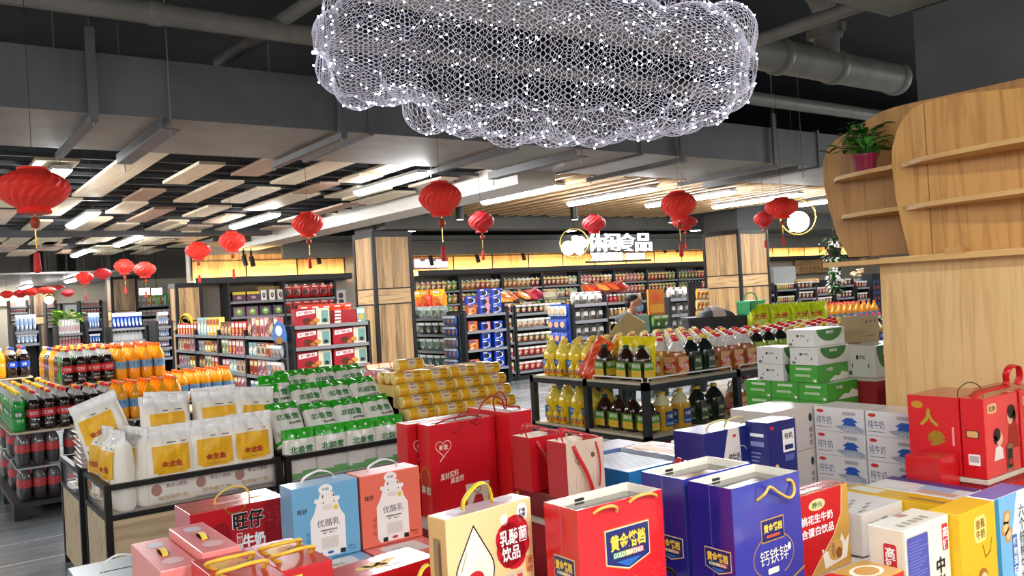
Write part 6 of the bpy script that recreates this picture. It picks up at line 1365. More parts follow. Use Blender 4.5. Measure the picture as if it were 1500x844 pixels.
crate('g', 0, 0, zc+.109, 'green milk carton alone under the white ones', dx=.0, dy=.06); crate('w', 0, 1, zc+.109, 'white milk carton with green arc, left below two white ones', dy=.1, w_=.2)
crate('w', 0, 0, zc+.218, 'white milk carton on the green one', dx=.0, dy=.05); crate('w', 0, 1, zc+.218, 'white milk carton at the left on the green arc one', dy=.1, w_=.2); crate('w', 0, .5, zc+.327, 'topmost white milk carton with green arc', dx=.05)
crate('w', 0, 0, .97, 'white milk carton with green splash and red logo, right of the stack', h=.2, dx=.345, dy=-.12, w_=.235); crate('w', 0, 0, .97, 'white milk carton with green splash, rightmost of the stack', h=.2, dx=.6, dy=-.1, w_=.12)
plinth(gx+.34, gy-.125, gx+.74, gy+.1, .968, 'dark plinth under the rightmost white milk cartons')
for k, (i, j) in enumerate(((0, 0), (0, 1), (0, 2))):
    for lv in range(6): crate('g', i, j, zc-.109*(lv+2), 'green milk carton in the hidden lower layers, %s layer down, %s column' % (nth(lv), nth(k)))
plinth(gx-.02, gy-.02, gx+.36, gy+.64, .115, 'low pallet plinth under the green milk cartons')
for lv in range(5): gbox('crimson_crate', gx+.44, gy-.36, .29+lv*.13, .22, .2, .128, card(('#9a1838', '#a81c3e')[lv % 2]), 'crimson milk carton beside the trunk, %s layer from the bottom' % nth(lv), 'milk carton', 'crimson milk cartons', bev=.002, lp=lambda p, d_, h: p.poly([(0,0),(d_*.3,h*.4),(d_*.5,h*.2),(d_*.7,h*.5),(d_,h*.3),(d_,0)], card('#e6c0c8'), 1))
plinth(gx+.43, gy-.37, gx+.67, gy-.14, .288, 'low plinth under the crimson milk cartons')
# ================================================================== GONDOLAS AND THEIR GOODS
gshelf = mat('#6c6d6f', .45, .2); gstrip = mat('#838487', .45); gblack = mat('#1d1f22', .45); gback = mat('#2e3033', .5)
MINUS90 = -math.pi/2
def rack(x, y, w_, d_, zs, h, label, rz=0., back=gback, bays=1, strip=gstrip, group='black gondola shelves'):
    o = empty('gondola_shelf', (x, y, 0), rz); tag(o, label, 'store shelf', group)
    MB().box(0, d_-.03, 0, w_, d_, h, back).build('back_panel', o)
    for i in range(bays+1): MB().box(i*w_/bays-.02, -.014 if 0 < i < bays else .0, 0, i*w_/bays+.02, d_, h, gblack).build('upright', o)
    for z in zs:
        s_ = MB().box(.02, .0, z-.03, w_-.02, d_-.03, z, gshelf).build('shelf', o); MB().box(.02, -.012, z-.04, w_-.02, 0, z+.008, strip).build('price_strip', s_)
    MB().box(.02, .02, 0, w_-.02, d_-.03, .08, gblack).build('plinth_base', o); return o
def loc(x, y, rz, a, b, z):
    c, s_ = math.cos(rz), math.sin(rz); return (x+a*c-b*s_, y+a*s_+b*c, z)
GP = {}
def goods(key, w_, d_, h, base, draw, name):
    """small packet or carton as one mesh with its printed front"""
    def make():
        q = MB().box(-w_/2, 0, 0, w_/2, d_, h, mat(base, .4, coat=.3)); p = Print((-w_/2, 0, 0), (1,0,0), (0,0,1), q); draw(p, w_, h); return q.build(name)
    return make
def sachet(w_, d_, h, base, draw, name, clip=True):
    def make():
        q = MB(); m_ = mat(base, .3, coat=.5); pr = [(-.5, .0), (-.46, .35), (0, .5), (.46, .35), (.5, .0)]; lv = [(0, .05, 1.), (.05, .3, .96), (.3, 1., .98), (.7, .9, .98), (.9, .25, .97), (1., .04, 1.)]; q.mats = [m_]
        for t, th, ww in lv:
            for a, b in pr: q.v.append((a*w_*ww, -b*d_*th*1.0, t*h))
            for a, b in reversed(pr[1:-1]): q.v.append((a*w_*ww, b*d_*th, t*h))
        n = 8
        for i in range(len(lv)-1):
            for k in range(n): q.f.append([i*n+(k+1) % n, i*n+k, (i+1)*n+k, (i+1)*n+(k+1) % n][::-1]); q.m.append(0)
        q.f += [list(range(n)), list(range(5*n, 6*n))[::-1]]; q.m += [0, 0]
        p = Print((-w_/2, -d_*.52, 0), (1,0,0), (0,0,1), q); draw(p, w_, h)
        if clip: p2 = Print((-w_/2, -.004, 0), (1,0,0), (0,0,1), q); p2.rect(w_*.36, h*.97, w_*.64, h*1.1, whitep, 1)
        return q.build(name)
    return make
def stock(key, make, x, y, z, rz, label, group, cat):
    z += .0015
    if key not in GP:
        o = make(); GP[key] = o; o.location = (x, y, z); o.rotation_euler = (0, 0, rz); return tag(o, label, cat, group)
    o = dup(GP[key], (x, y, z), rz, label, group); o['category'] = cat; return o
def D1(a, b, c):          # banner + round picture + foot
    def f(p, w_, h): p.rect(w_*.05, h*.6, w_*.95, h*.9, mat(a, .4), 1); p.ell(w_*.5, h*.35, w_*.3, h*.2, mat(b, .4), 1, 12); p.rect(w_*.1, h*.04, w_*.5, h*.12, mat(c, .4), 1)
    return f
def D2(a, b, c):          # window with contents, header
    def f(p, w_, h): p.rect(0, h*.75, w_, h*.98, mat(a, .4), 1); p.ell(w_*.42, h*.4, w_*.3, h*.26, mat(b, .4), 1, 10); p.ell(w_*.62, h*.26, w_*.2, h*.14, mat(c, .4), 2, 8); p.rect(w_*.2, h*.83, w_*.8, h*.9, whitep, 2)
    return f
def D3(a, b, c):
    def f(p, w_, h): p.poly([(0, h*.1), (w_, h*.4), (w_, h*.75), (0, h*.5)], mat(a, .4), 1); p.ell(w_*.3, h*.75, w_*.2, h*.12, mat(b, .4), 1, 10); p.rect(w_*.55, h*.08, w_*.9, h*.25, mat(c, .4), 1)
    return f
def cookie_blue(p, w_, h): p.ell(w_*.58, h*.45, w_*.3, h*.3, mat('#dfe6f4', .4), 1, 14); p.ell(w_*.5, h*.48, w_*.26, h*.28, mat('#15161f', .4), 2, 14); p.ell(w_*.42, h*.5, w_*.14, h*.1, mat('#3a2a26', .4), 3, 10); p.rect(w_*.08, h*.78, w_*.5, h*.9, whitep, 1); p.rect(w_*.1, h*.06, w_*.45, h*.15, whitep, 1)
def cookie_pink(p, w_, h): p.rect(w_*.6, 0, w_, h, mat('#d78a9a', .4), 1); p.ell(w_*.5, h*.45, w_*.28, h*.3, mat('#15161f', .4), 2, 14); p.rect(w_*.08, h*.78, w_*.5, h*.9, whitep, 2)
def cookie_org(p, w_, h): p.ell(w_*.5, h*.42, w_*.36, h*.28, mat('#e0a24a', .4), 1, 12); p.ell(w_*.6, h*.38, w_*.2, h*.16, mat('#a5502a', .4), 2, 10); p.rect(w_*.06, h*.74, w_*.6, h*.9, mat('#3a4a9a', .4), 1); p.rect(w_*.1, h*.06, w_*.4, h*.16, whitep, 2)
def bisc(p, w_, h):
    p.rect(w_*.62, 0, w_, h, mat('#d9cfb4', .4), 1); p.rect(w_*.76, h*.1, w_*.97, h*.86, mat('#6f9a94', .4), 2); p.poly([(w_*.05, h*.58), (w_*.58, h*.7), (w_*.58, h*.93), (w_*.05, h*.85)], whitep, 2); p.text('好丽友', w_*.32, h*.76, h*.17, mat('#b01c28', .4), 3, w_=w_*.44, bold=.03, rot=.06)
    p.ell(w_*.34, h*.26, w_*.13, h*.2, mat('#5a2c18', .4), 2, 14); p.ell(w_*.62, h*.26, w_*.1, h*.15, mat('#c9904a', .4), 3, 12); p.ell(w_*.86, h*.25, w_*.07, h*.12, mat('#2a2a2a', .4), 3, 10); p.ell(w_*.5, h*.14, w_*.1, h*.1, mat('#b9742f', .4), 3, 10)
BISC = lambda: goods('bisc', .49, .12, .225, '#a81e2c', bisc, 'biscuit_carton')()
# ---- left gondola: end cap and long side
EX0, EX1, EY = 4.22, 5.32, 10.75
ez = [1.345-.287*k for k in range(5)]
rack(EX0, EY, EX1-EX0, .45, ez, 1.36, 'black end shelf with red biscuit cartons, nearest of the left gondola')
for k, z in enumerate(ez):
    for i in range(2):
        if k == 0 and i == 1: continue
        stock('bisc', BISC, EX0+.285+i*.53, EY+.03, z+.003, 0, 'red biscuit carton with cookie picture, %s shelf, %s' % (('top', 'second', 'third', 'fourth', 'lowest')[k], ('left', 'right')[i]), 'biscuit cartons', 'biscuit box')
        if 0: pass
for k in range(4): stock('flatred', goods('', .36, .25, .045, '#9c1c26', lambda p, w_, h: p.rect(w_*.05, h*.2, w_*.3, h*.8, cream, 1), 'flat_red_carton'), EX0+.78, EY+.05, ez[0]+.003+k*.046, .03*k, 'flat dark red carton stacked on the end shelf top, %s from below' % nth(k), 'flat red cartons', 'carton')
stock('teal', goods('', .12, .1, .2, '#6aa79a', D1('#e6e2cf', '#d9a24a', '#ffffff'), 'teal_carton'), EX1-.09, EY+.05, ez[0]+.003, 0, 'teal carton at the right end of the end shelf top', None, 'carton')
for k in range(5): stock('obag', sachet(.15, .12, .26, ('#e8561e'), D2('#d93a1a', '#f2a24a', '#b8301a'), 'orange_snack_bag', False), EX0+.38+.16*k, EY+.56, 1.36, .1*k-.2, 'bright orange snack bag heaped behind the biscuit shelf, %s from the left' % nth(k), 'orange snack bags', 'snack bag')
MB_ = MB().box(0, 0, 0, .85, .2, 1.36, gback); tag(MB_.build('shelf_block', loc=(EX0+.22, EY+.46, 0)), 'dark shelf block behind the biscuit end shelf carrying orange bags', 'store shelf')
SX, SY0, SY1 = 4.25, 11.45, 16.75; sz = [1.2-.287*k for k in range(5)]
rack(SX, SY1, SY1-SY0, .5, sz, 1.3, 'long black gondola side with mixed cartons, left aisle', MINUS90, bays=4)
VAR = [('#d9838c', '#f2e6dc', '#7a3a2a', 'pink'), ('#8fbfc4', '#f3ecd8', '#c98a4a', 'pale teal'), ('#d8c9a8', '#9a3a3a', '#5a3a2a', 'cream'), ('#c0563c', '#f0d8a0', '#6a2a1a', 'rust red'), ('#e3b9b0', '#8a4a5a', '#ffffff', 'pale pink'), ('#7d9ab8', '#f2e2c8', '#b8744a', 'dusty blue'),
       ('#e6cf5a', '#b5442a', '#ffffff', 'yellow'), ('#6d4a3a', '#e0c090', '#c96a3a', 'brown'), ('#a9b98a', '#f5efd9', '#7a5a2a', 'sage green'), ('#b8323a', '#f4e9da', '#e8b04a', 'red')]
def var(i, w_, h, tall=False):
    b, a, c, n_ = VAR[i % 10]; fn = (D1, D3, D2)[i % 3]; return ('var%d_%d_%d' % (i % 10, int(w_*100), int(h*100)), goods('', w_, .09, h, b, fn(a, c, a), 'snack_carton'), n_)
bayw = (SY1-SY0)/4; BN = ('farthest', 'second', 'third', 'nearest')
for b in range(4):
    for k, z in enumerate(sz[:5]):
        n_it = 7
        for i in range(n_it):
            v_i = (b*3+k*2+i//2) % 10 if k else {0: 9, 1: (1 if i < 3 else 6), 2: (7 if i < 3 else 9), 3: (7, 4, 3, 0, 4, 7, 0)[i]}[b]
            hh = .19+.03*((b+k) % 2) if k else (.2, .3, .22, .27)[b]
            if k == 4 and i % 2: continue
            key, mk, cn = var(v_i, .15, hh if k == 0 else min(hh, .22)); a = b*bayw+.115+i*(bayw-.23)/6
            px_, py_, pz_ = loc(SX, SY1, MINUS90, a, .035, z+.003)
            stock(key, mk, px_, py_, pz_, MINUS90, '%s carton, %s bay, %s shelf, %s from far' % (cn, BN[b], nth(k), nth(i)), 'cartons on the left gondola', 'carton')
for k, (a, z, c, lb) in enumerate(((.5, 1.36, '#b59a1c', 'nearer'), (.1, 1.4, '#c9ab22', 'farther'))):
    q = MB(); pts = [(math.cos(math.radians(t))*.42, math.sin(math.radians(t))*.2) for t in range(0, 181, 15)]; q.prism(pts, (0,0,0), (0,-1,0), (0,0,1), .02, mat(c, .4)); pr = Print((0,0,0), (0,-1,0), (0,0,1), q); pr.ell(0, .08, .25, .06, mat('#7a6410', .4), 1)
    tag(q.build('header_sign', loc=(SX+.1, SY1-a-.5*k+.2, z)), 'yellow half-oval header sign over the left gondola, %s one' % lb, 'sign')
def strip_rack(x, y, z0, z1, w_, cols_, label, rz, hdr=None, n=4, what='packet'):
    o = empty('hanging_strip', (x, y, z0), rz); tag(o, label, 'hanging display', 'clip-on hanging displays'); H = z1-z0
    q = MB()
    for a in (0, w_): q.box(a-.008, 0, 0, a+.008, .02, H, STEEL)
    for k in range(n+1): q.box(0, 0, k*H/n-.006, w_, .02, k*H/n+.006, STEEL); q.box(0, -.1, k*H/n, w_, -.09, k*H/n+.02, STEEL) if k < n else None
    q.build('wire_frame', o)
    if hdr:
        h_ = MB(); pts = [(w_/2+math.cos(math.radians(t))*w_*.62, .1+math.sin(math.radians(t))*.2) for t in range(-20, 201, 20)]; h_.prism(pts, (0, -.01, H-.02), (1,0,0), (0,0,1), .01, mat(hdr, .4)); p = Print((0, -.011, H-.02), (1,0,0), (0,0,1), h_); p.ell(w_*.5, .17, w_*.3, .07, mat('#dfe8f2', .4), 1); p.ell(w_*.5, .04, w_*.3, .05, mat('#a5742f', .4), 1); h_.build('header_card', o)
    for k in range(n):
        for i in range(3):
            x_, y_, z_ = loc(x, y, rz, w_*(.17+.33*i), -.05, z0+k*H/n+.02); c = cols_[(k+i//3) % len(cols_)]
            stock('hs'+c, sachet(w_*.34, .05, .16, c, D2('#e8e6e2', '#b5825a', '#8a4a3a'), 'hanging_packet', False), x_, y_, z_, rz, '%s packet on the %s, %s tier, %s' % (what, 'wire display' if rz else 'display', nth(n-1-k), ('left', 'middle', 'right')[i]), 'clipped packets', 'packet')
strip_rack(4.14, 11.25, .25, 1.15, .42, ('#9fb7c6', '#b3c4cc', '#d9c4bf'), 'wire display with blue oval header', MINUS90, '#3f74b8', 4, 'pale')
# ---- perimeter shelf under the left cornice
PY = 17.35
xa, xb, xc = atY(336, 440, PY).x, atY(416, 440, PY).x, atY(492, 440, PY).x
pz = [atY(376, 441, PY).z, atY(376, 463, PY).z, .95, .6, .25]
rack(xa, PY, xc-xa, .55, pz, atY(400, 409, PY).z-.06, 'black perimeter shelf under the left cornice with gift cartons and red bags', bays=2, back=mat('#6a5f52', .6))
ww = (xb-xa)
for i in range(2): stock('purp', goods('', .27, .12, .2, '#5d3048', lambda p, w_, h: (p.rect(0, h*.72, w_, h, mat('#e0c228', .4), 1), p.ell(w_*.5, h*.4, w_*.2, h*.16, mat('#b88aa0', .4), 1, 10)), 'gift_carton'), xa+.22+i*.3, PY+.05, pz[0]+.002, 0, 'purple carton with yellow band on the top shelf, %s' % ('left', 'right')[i], 'purple gift cartons', 'carton')
MB_ = MB().box(0, 0, 0, .5, .1, .3, mat('#8a6f3a', .5)); tag(MB_.build('kraft_carton', loc=(xa+.68, PY+.2, pz[0]+.002)), 'large brown carton behind three white packs under the left cornice', 'carton')
for i in range(3): stock('wht', goods('', .12, .06, .22, '#e6e2dc', lambda p, w_, h: (p.ell(w_*.5, h*.5, w_*.28, h*.26, mat('#3a2a3a', .4), 1, 10), p.ell(w_*.5, h*.5, w_*.14, h*.14, mat('#b9a8b4', .4), 2, 8)), 'white_carton'), xa+.74+i*.18, PY+.05, pz[0]+.002, 0, 'white carton with dark emblem on the top shelf, %s' % ('left', 'middle', 'right')[i], 'white emblem cartons', 'carton')
for i in range(4): stock('gr%d' % (i//2), goods('', .24, .1, .2, ('#7c5a72', '#4f3350')[i//2], lambda p, w_, h: (p.ell(w_*.5, h*.5, w_*.32, h*.36, mat('#7fae3a', .4), 1, 12), p.ell(w_*.5, h*.55, w_*.14, h*.16, mat('#e6e0d0', .4), 2, 8)), 'fruit_carton'), xa+.2+i*.28, PY+.05, pz[1]+.002, 0, 'purple and green fruit carton on the second shelf, %s from the left' % nth(i), 'fruit cartons', 'carton')
for r_ in range(2):
    for i in range(6): stock('rbag', sachet(.2, .1, .26, '#c0241e', D2('#d93a22', '#2a1a16', '#8a1a14'), 'red_snack_bag'), xb+.12+i*.205, PY+.12, pz[0]+.03-r_*.33, 0, 'red snack bag hanging in the %s row under the left cornice, %s from left' % (('upper', 'lower')[r_], nth(i)), 'hanging red snack bags', 'snack bag')
for k in range(6): stock('rtin%d' % (k % 2), goods('', .12, .08, .12, ('#b8302a', '#d96a5a')[k % 2], D1('#f2e2c8', '#ffffff', '#7a1a16'), 'red_carton_small'), xa+.15+k*.2, PY+.05, .953, 0, 'small red carton on the third shelf under the left cornice, %s from left' % nth(k), 'small red cartons', 'carton')
fp_ = atY(497, 448, PY+.4); q = MB().box(0, 0, 0, .28, .02, .4, mat('#b9b5ae', .5)); p = Print((0,0,0), (1,0,0), (0,0,1), q); p.rect(.03, .03, .25, .37, whitep, 1); p.ell(.14, .25, .06, .07, mat('#8a3a3a', .5), 2, 10); p.rect(.08, .08, .2, .16, mat('#3a3a3a', .5), 2)
tag(q.build('framed_notice', loc=(fp_.x, 17.935, 1.55)), 'small white framed notice left of the bamboo column', 'notice')
q = MB().box(-.5, 0, 0, .5, .04, 1.8, bam_d); 
# ---- snack wall
WY = 17.45; wx0, wx1 = atY(606, 410, WY).x, atY(1036, 410, WY).x; NB = 8; bw = (wx1-wx0)/NB
rz_ = [atY(800, 418, WY).z, atY(800, 436, WY).z, atY(800, 452, WY).z]; topz = atY(800, 396, WY).z
SN = [('#c9b23a', 'olive yellow'), ('#d9822a', 'orange'), ('#c83c2e', 'red'), ('#9a5a2a', 'brown'), ('#7d9a3a', 'green'), ('#d9a25a', 'tan'), ('#8a2a34', 'wine red'), ('#c9858a', 'dusty pink'), ('#e0d6c4', 'cream'), ('#5a6a2a', 'dark green')]
BAYMIX = [(0, 6, 4), (1, 2, 5), (1, 5, 6), (6, 3, 8), (7, 6, 5), (2, 7, 1), (2, 6, 4), (4, 9, 2)]
for b in range(NB):
    rack(wx0+b*bw+.021, WY, bw-.042, .5, [z-.02 for z in rz_]+[.9, .5], topz-.06, 'tall black snack wall bay hung with packets, %s from the left' % nth(b), back=mat('#54504a', .6), group='snack wall bays')
    for r_ in range(3):
        n_ = 8
        for i in range(n_):
            c, cn = SN[BAYMIX[b][(i*3//n_+ (r_ and R.randint(0, 1))) % 3]]
            stock('sn'+c, sachet((bw-.1)/n_*.94, .09, .21, c, D2(R.choice(('#efe6d2', '#d9c23a', '#b8302a', '#5a8a3a')), '#e8c89a', '#7a3a22'), 'snack_packet'), wx0+b*bw+.05+(i+.5)*(bw-.1)/n_, WY+.09, rz_[r_]-.0, 0, '%s snack packet, %s bay from left, %s row, %s' % (cn, nth(b), nth(r_), nth(i)), 'packets on the snack wall', 'snack packet')
# ---- blue cookie end cap and its side
def rack_px(u0, u1, y, vs, uref, vtop, d_, label, **k):
    x0, x1 = atY(u0, 480, y).x+.022, atY(u1, 480, y).x-.022; zs = [atY(uref, v_, y).z for v_ in vs]; return (x0, x1, zs, rack(x0, y, x1-x0, d_, [z for z in zs if z > .06], atY(uref, vtop, y).z, label, **k))
x0, x1, zs, _o = rack_px(681, 744, 12.3, (460, 484, 511, 540), 712, 456, .45, 'black end shelf full of blue cookie boxes')
BLUE = lambda n_: goods('', .19, .08, .145, '#1c3fae', cookie_blue, 'cookie_box')
for k, z in enumerate(zs):
    for i in range(3):
        for t in range(1 if k in (1,) else 2 if i else 1):
            if k == 0 and i and t == 1:
                pass
            kd = 'ck_org' if i == 0 else 'ck_pink' if (i == 1 and k < 2) else 'ck_blue'
            mk = {'ck_org': goods('', .19, .08, .17, '#c0603c', cookie_org, 'cookie_box'), 'ck_pink': goods('', .19, .08, .145, '#1c3fae', cookie_pink, 'cookie_box'), 'ck_blue': BLUE(0)}[kd]
            stock(kd, mk, x0+(x1-x0)*(.19+.31*i), 12.33, z+.003+t*.147, 0, '%s cookie box on the end shelf, %s shelf, %s, %s' % ({'ck_org': 'orange brown', 'ck_pink': 'blue and pink', 'ck_blue': 'blue'}[kd], nth(k), ('left', 'middle', 'right')[i], ('lower', 'upper')[t]), 'cookie boxes', 'cookie box')
for i in range(3): stock('ck_blue', None, x0+(x1-x0)*(.19+.31*i), 12.33, zs[0]+(.177 if i == 0 else .299), 0, 'blue cookie box stacked highest on the blue end shelf, %s' % ('left', 'middle', 'right')[i], 'cookie boxes', 'cookie box')
sx = x0; rack(sx, 16.6, 3.7, .5, [1.25, .95, .65, .35], 1.36, 'black gondola side with grey green packets beside the bamboo column', MINUS90, bays=3)
for k, z in enumerate((1.25, .95, .65, .35)):
    for i in range(14):
        c, cn = (('#8fa39a', 'grey green'), ('#5a6468', 'slate'), ('#a9b0a8', 'pale grey'), ('#3c3a3c', 'black'))[(k+i//5) % 4]
        px_, py_, pz_ = loc(sx, 16.6, MINUS90, .16+i*.255, .08, z+.003); stock('gp'+c, sachet(.22, .1, .22, c, D2('#dfe3de', '#6a8a7a', '#c9b89a'), 'grey_packet', False), px_, py_, pz_, MINUS90, '%s packet by the bamboo column, %s shelf, %s from far' % (cn, nth(k), nth(i)), 'grey packets', 'packet')
for k in range(8):
    c, cn = (('#e0401e', 'red'), ('#f0a01c', 'amber'))[k % 2]; stock('pile'+c, sachet(.34, .16, .4, c, D2('#f6c42a', '#e8701c', '#d92a1a'), 'festive_bag', False), sx+.2+.06*(k % 2), 15.9-.42*k*.8, 1.38, MINUS90+.1*(k % 3), 'large %s festive snack bag piled on the gondola top, %s from far' % (cn, nth(k)), 'festive snack bags', 'snack bag')
strip_rack(x0-.025, 12.9, .35, 1.3, .42, ('#2f58a8', '#3a66b0', '#5a76a0'), 'blue clip display beside the cookie boxes', MINUS90, None, 5, 'blue')
# red-orange packs on a low stand before the bamboo column
rp0 = atD(592, 525, 9.2); o = empty('dump_bin', (rp0.x-.32, rp0.y-.15, 0)); tag(o, 'dark wire dump bin of red packets before the bamboo column', 'display bin')
MB().box(0, 0, 0, .72, .5, .62, gblack).build('bin_body', o)
for r_ in range(3):
    for i in range(5):
        ob_ = stock('redpk', sachet(.15, .05, .2, '#c0391f', D1('#f2d8b0', '#7a1f14', '#f0e0d0'), 'red_packet', False), rp0.x-.25+i*.145, rp0.y-.05+r_*.13, .62+r_*.07, .05*i, 'red orange packet in the dump bin, %s row, %s from the left' % (nth(r_), nth(i)), 'red packets in the bin', 'packet'); ob_.rotation_euler = (-.5, 0, .04*i)
# ---- gondola with small dark packs (third), narrow bay at its left
x0, x1, zs, _o = rack_px(744, 754, 12.75, (458, 480, 502, 524, 545), 748, 448, .4, 'narrow black shelf bay right of the cookie boxes')
for k, z in enumerate(zs):
    if z > .06: stock('nb%d' % (k % 3), goods('', (x1-x0)*.55, .1, .17, ('#c98a8a', '#c9a26a', '#d9b9a0')[k % 3], D1('#f2e6d0', '#a5402a', '#ffffff'), 'narrow_carton'), (x0+x1)/2, 12.78, z+.003, 0, 'carton in the narrow bay by the cookie boxes, %s shelf' % nth(k), 'cartons in the narrow bay', 'carton')
x0, x1, zs, _o = rack_px(755, 830, 12.75, (458, 479, 500, 520, 541), 790, 446, .45, 'black gondola of small dark packets behind the oil jugs')
for k, z in enumerate(zs):
    for i in range(8):
        c, cn = (('#3a3a3c', 'charcoal'), ('#c9c4ba', 'white'), ('#6a5a4a', 'brown'), ('#b23a4a', 'crimson'), ('#8fae3a', 'lime'))[(0, 1, 2, 3, 3)[k] if i < 5 else (1, 0, 4, 3, 1)[k]]
        if z > .06: stock('dp'+c, sachet((x1-x0-.07)/8*.9, .07, .17, c, D2('#e6e2da', '#d9b98a', '#9a3a2a'), 'small_packet', False), x0+.035+(i+.5)*(x1-x0-.07)/8, 12.84, z+.003, 0, '%s small packet behind the oil jugs, %s shelf, %s from the left' % (cn, nth(k), nth(i)), 'small packets behind the oil', 'packet')
for k in range(7):
    c, cn = (('#f0a04a', 'orange'), ('#e88a7a', 'salmon'), ('#c83a52', 'crimson'), ('#f0e0c0', 'cream'))[(0, 0, 1, 0, 2, 2, 3, 1, 1, 2)[k]]
    ob_ = stock('heap'+c, sachet(.26, .14, .3, c, D2('#f6e6c8', '#e8702a', '#ffffff'), 'heaped_bag', False), x0-.05+k*.17, 12.9+.05*(k % 3), zs[0]+.24+.03*(k % 2), .3*(k % 4), '%s snack bag heaped on top of the dark packet gondola, %s from left' % (cn, nth(k)), 'heaped snack bags', 'snack bag'); ob_.rotation_euler = (-1.1, .2*(k % 3), .4*k)
bx0 = atY(840, 480, 9.5).x-.06; q = MB().box(0, 0, .3, .42, .03, 1.42, mat('#1d3f9a', .4)).box(0, .03, 0, .42, .06, 1.42, gblack); tag(q.build('blue_display_board', loc=(bx0, 9.95, 0), rz=MINUS90), 'tall blue board with hanging round packs between two gondolas', 'display board')
for k in range(5):
    for i in range(3):
        px_, py_, pz_ = loc(bx0, 9.95, MINUS90, .07+i*.14, -.04, 1.25-.2*k); stock('rnd%d' % (k > 0), sachet(.13, .05, .15, ('#b8c2cc', '#24469c')[k > 0], lambda p, w_, h: p.ell(w_*.5, h*.5, w_*.4, h*.3, mat('#c99a6a', .4), 1, 10), 'round_packet', False), px_, py_, pz_, MINUS90, 'small round packet on the blue board, %s row, %s' % (nth(k), ('left', 'middle', 'right')[i]), 'round packets', 'packet')
# ---- clear-bag gondolas left and right of the man
def clear_rack(u0, u1, y, vs, vtop, label, wh, n_=4, top=True):
    x0, x1, zs, _o = rack_px(u0, u1, y, vs, (u0+u1)/2, vtop, .45, label)
    for k, z in enumerate(zs):
        for i in range(n_):
            if z > .06: stock('cl%d' % ((i+k) % 3), sachet((x1-x0-.07)/n_*.93, .1, .175, ('#a9a59e', '#8a8884', '#c4c0b8')[(i+k) % 3], lambda p, w_, h: (p.rect(w_*.25, h*.4, w_*.75, h*.75, mat('#e8e6e2', .3), 1), p.ell(w_*.5, h*.25, w_*.3, h*.14, mat('#4a4038', .4), 1, 8), p.rect(w_*.3, h*.82, w_*.7, h*.95, mat('#55504a', .4), 1)), 'clear_bag', False), x0+.035+(i+.5)*(x1-x0-.07)/n_, y+.09, z+.003, 0, 'clear grey bag %s, %s shelf, %s from left' % (wh, nth(k), nth(i)), 'clear bags of dried goods', 'bag')
clear_rack(840, 893, 9.5, (445, 469, 493, 517), 444, 'black gondola of clear bags at the left of the man', 'left of the man')
clear_rack(982, 1021, 9.3, (437, 460, 482, 505), 434, 'black gondola of clear bags at the right of the man', 'right of the man', 3)
x0, x1, zs, _o = rack_px(889, 950, 12.6, (442, 462, 482), 920, 430, .4, 'black gondola with small red jars behind the man')
for k, z in enumerate(zs):
    for i in range(9):
        c, cn = (('#b02a3a', 'red'), ('#8a6a3a', 'brown'), ('#c9a04a', 'gold'))[(i//3+k) % 3]; stock('jar'+c, lambda c=c: MB().lathe([(.04, 0), (.045, .01), (.045, .1), (.03, .125), (.035, .13), (.035, .16), (.0, .161)], mat(c, .3, coat=.5), 10, mseg=[mat(c, .3, coat=.5)]*4+[whitep]*2).build('small_jar', auto=50), x0+.04+(i+.5)*(x1-x0-.08)/9, 12.7, z+.003, 0, '%s small jar with white lid behind the man, %s shelf, %s from left' % (cn, nth(k), nth(i)), 'small jars', 'jar')
for k in range(5):
    c, cn = (('#e8602a', 'orange'), ('#c8342a', 'red'), ('#f0a44a', 'amber'))[k % 3]; ob_ = stock('hp2'+c, sachet(.3, .14, .34, c, D2('#f8dca0', '#d93a1a', '#ffffff'), 'heaped_bag', False), x0-.15+.19*k, 12.75, zs[0]+.24, .3, '%s snack bag heaped above the red jars, %s from the left' % (cn, nth(k)), 'heaped orange bags', 'snack bag'); ob_.rotation_euler = (-1.2, .2, .5*k)
# poster stand with green packets
p0, p1 = atY(951, 470, 8.75), atY(974, 470, 8.75); W_ = p1.x-p0.x; o = empty('poster_stand', (p0.x, 8.75, 0)); tag(o, 'floor stand with orange poster above hanging green packets', 'display stand')
MB().box(0, 0, 0, W_, .2, 1.2, mat('#3a4a3a', .5)).build('stand_body', o); q = MB().box(0, -.01, 1.2, W_, .02, 1.57, mat('#c9742a', .4)); p = Print((0, -.011, 1.2), (1,0,0), (0,0,1), q); p.rect(.02, .03, W_-.02, .15, mat('#e0a03a', .4), 1); p.ell(W_*.45, .25, W_*.25, .07, mat('#d9542a', .4), 1); q.build('poster', o)
for k in range(4):
    for i in range(2): stock('grn', sachet(W_*.46, .07, .17, '#4f7a3a', D2('#a9b98a', '#2f5a22', '#c9d0b4'), 'green_packet', False), p0.x+W_*(.26+.48*i), 8.7, 1.02-.2*k, 0, 'green packet on the poster stand, %s row, %s' % (nth(k), ('left', 'right')[i]), 'green packets', 'packet')
for k in range(9):
    p_ = atD(1023+5.5*(k % 3), 430+16*(k//3), 12.25); stock('bread%d' % (k % 2), sachet(.075, .07, .15, ('#d99a3a', '#e8c070')[k % 2], D2('#f0e0c0', '#b8642a', '#ffffff'), 'bread_bag', False), p_.x, p_.y, p_.z-.08, -.4, 'golden bread bag by the right bamboo column, %s row, %s' % (nth(k//3), ('left', 'middle', 'right')[k % 3]), 'bread bags', 'bread')
p_ = atD(1022, 470, 12.4); tag(MB().box(0, 0, 0, .3, .03, 1.65, gblack).build('peg_board', loc=(p_.x, p_.y+.15, 0)), 'narrow black peg board hung with bread bags by the bamboo column', 'display board')
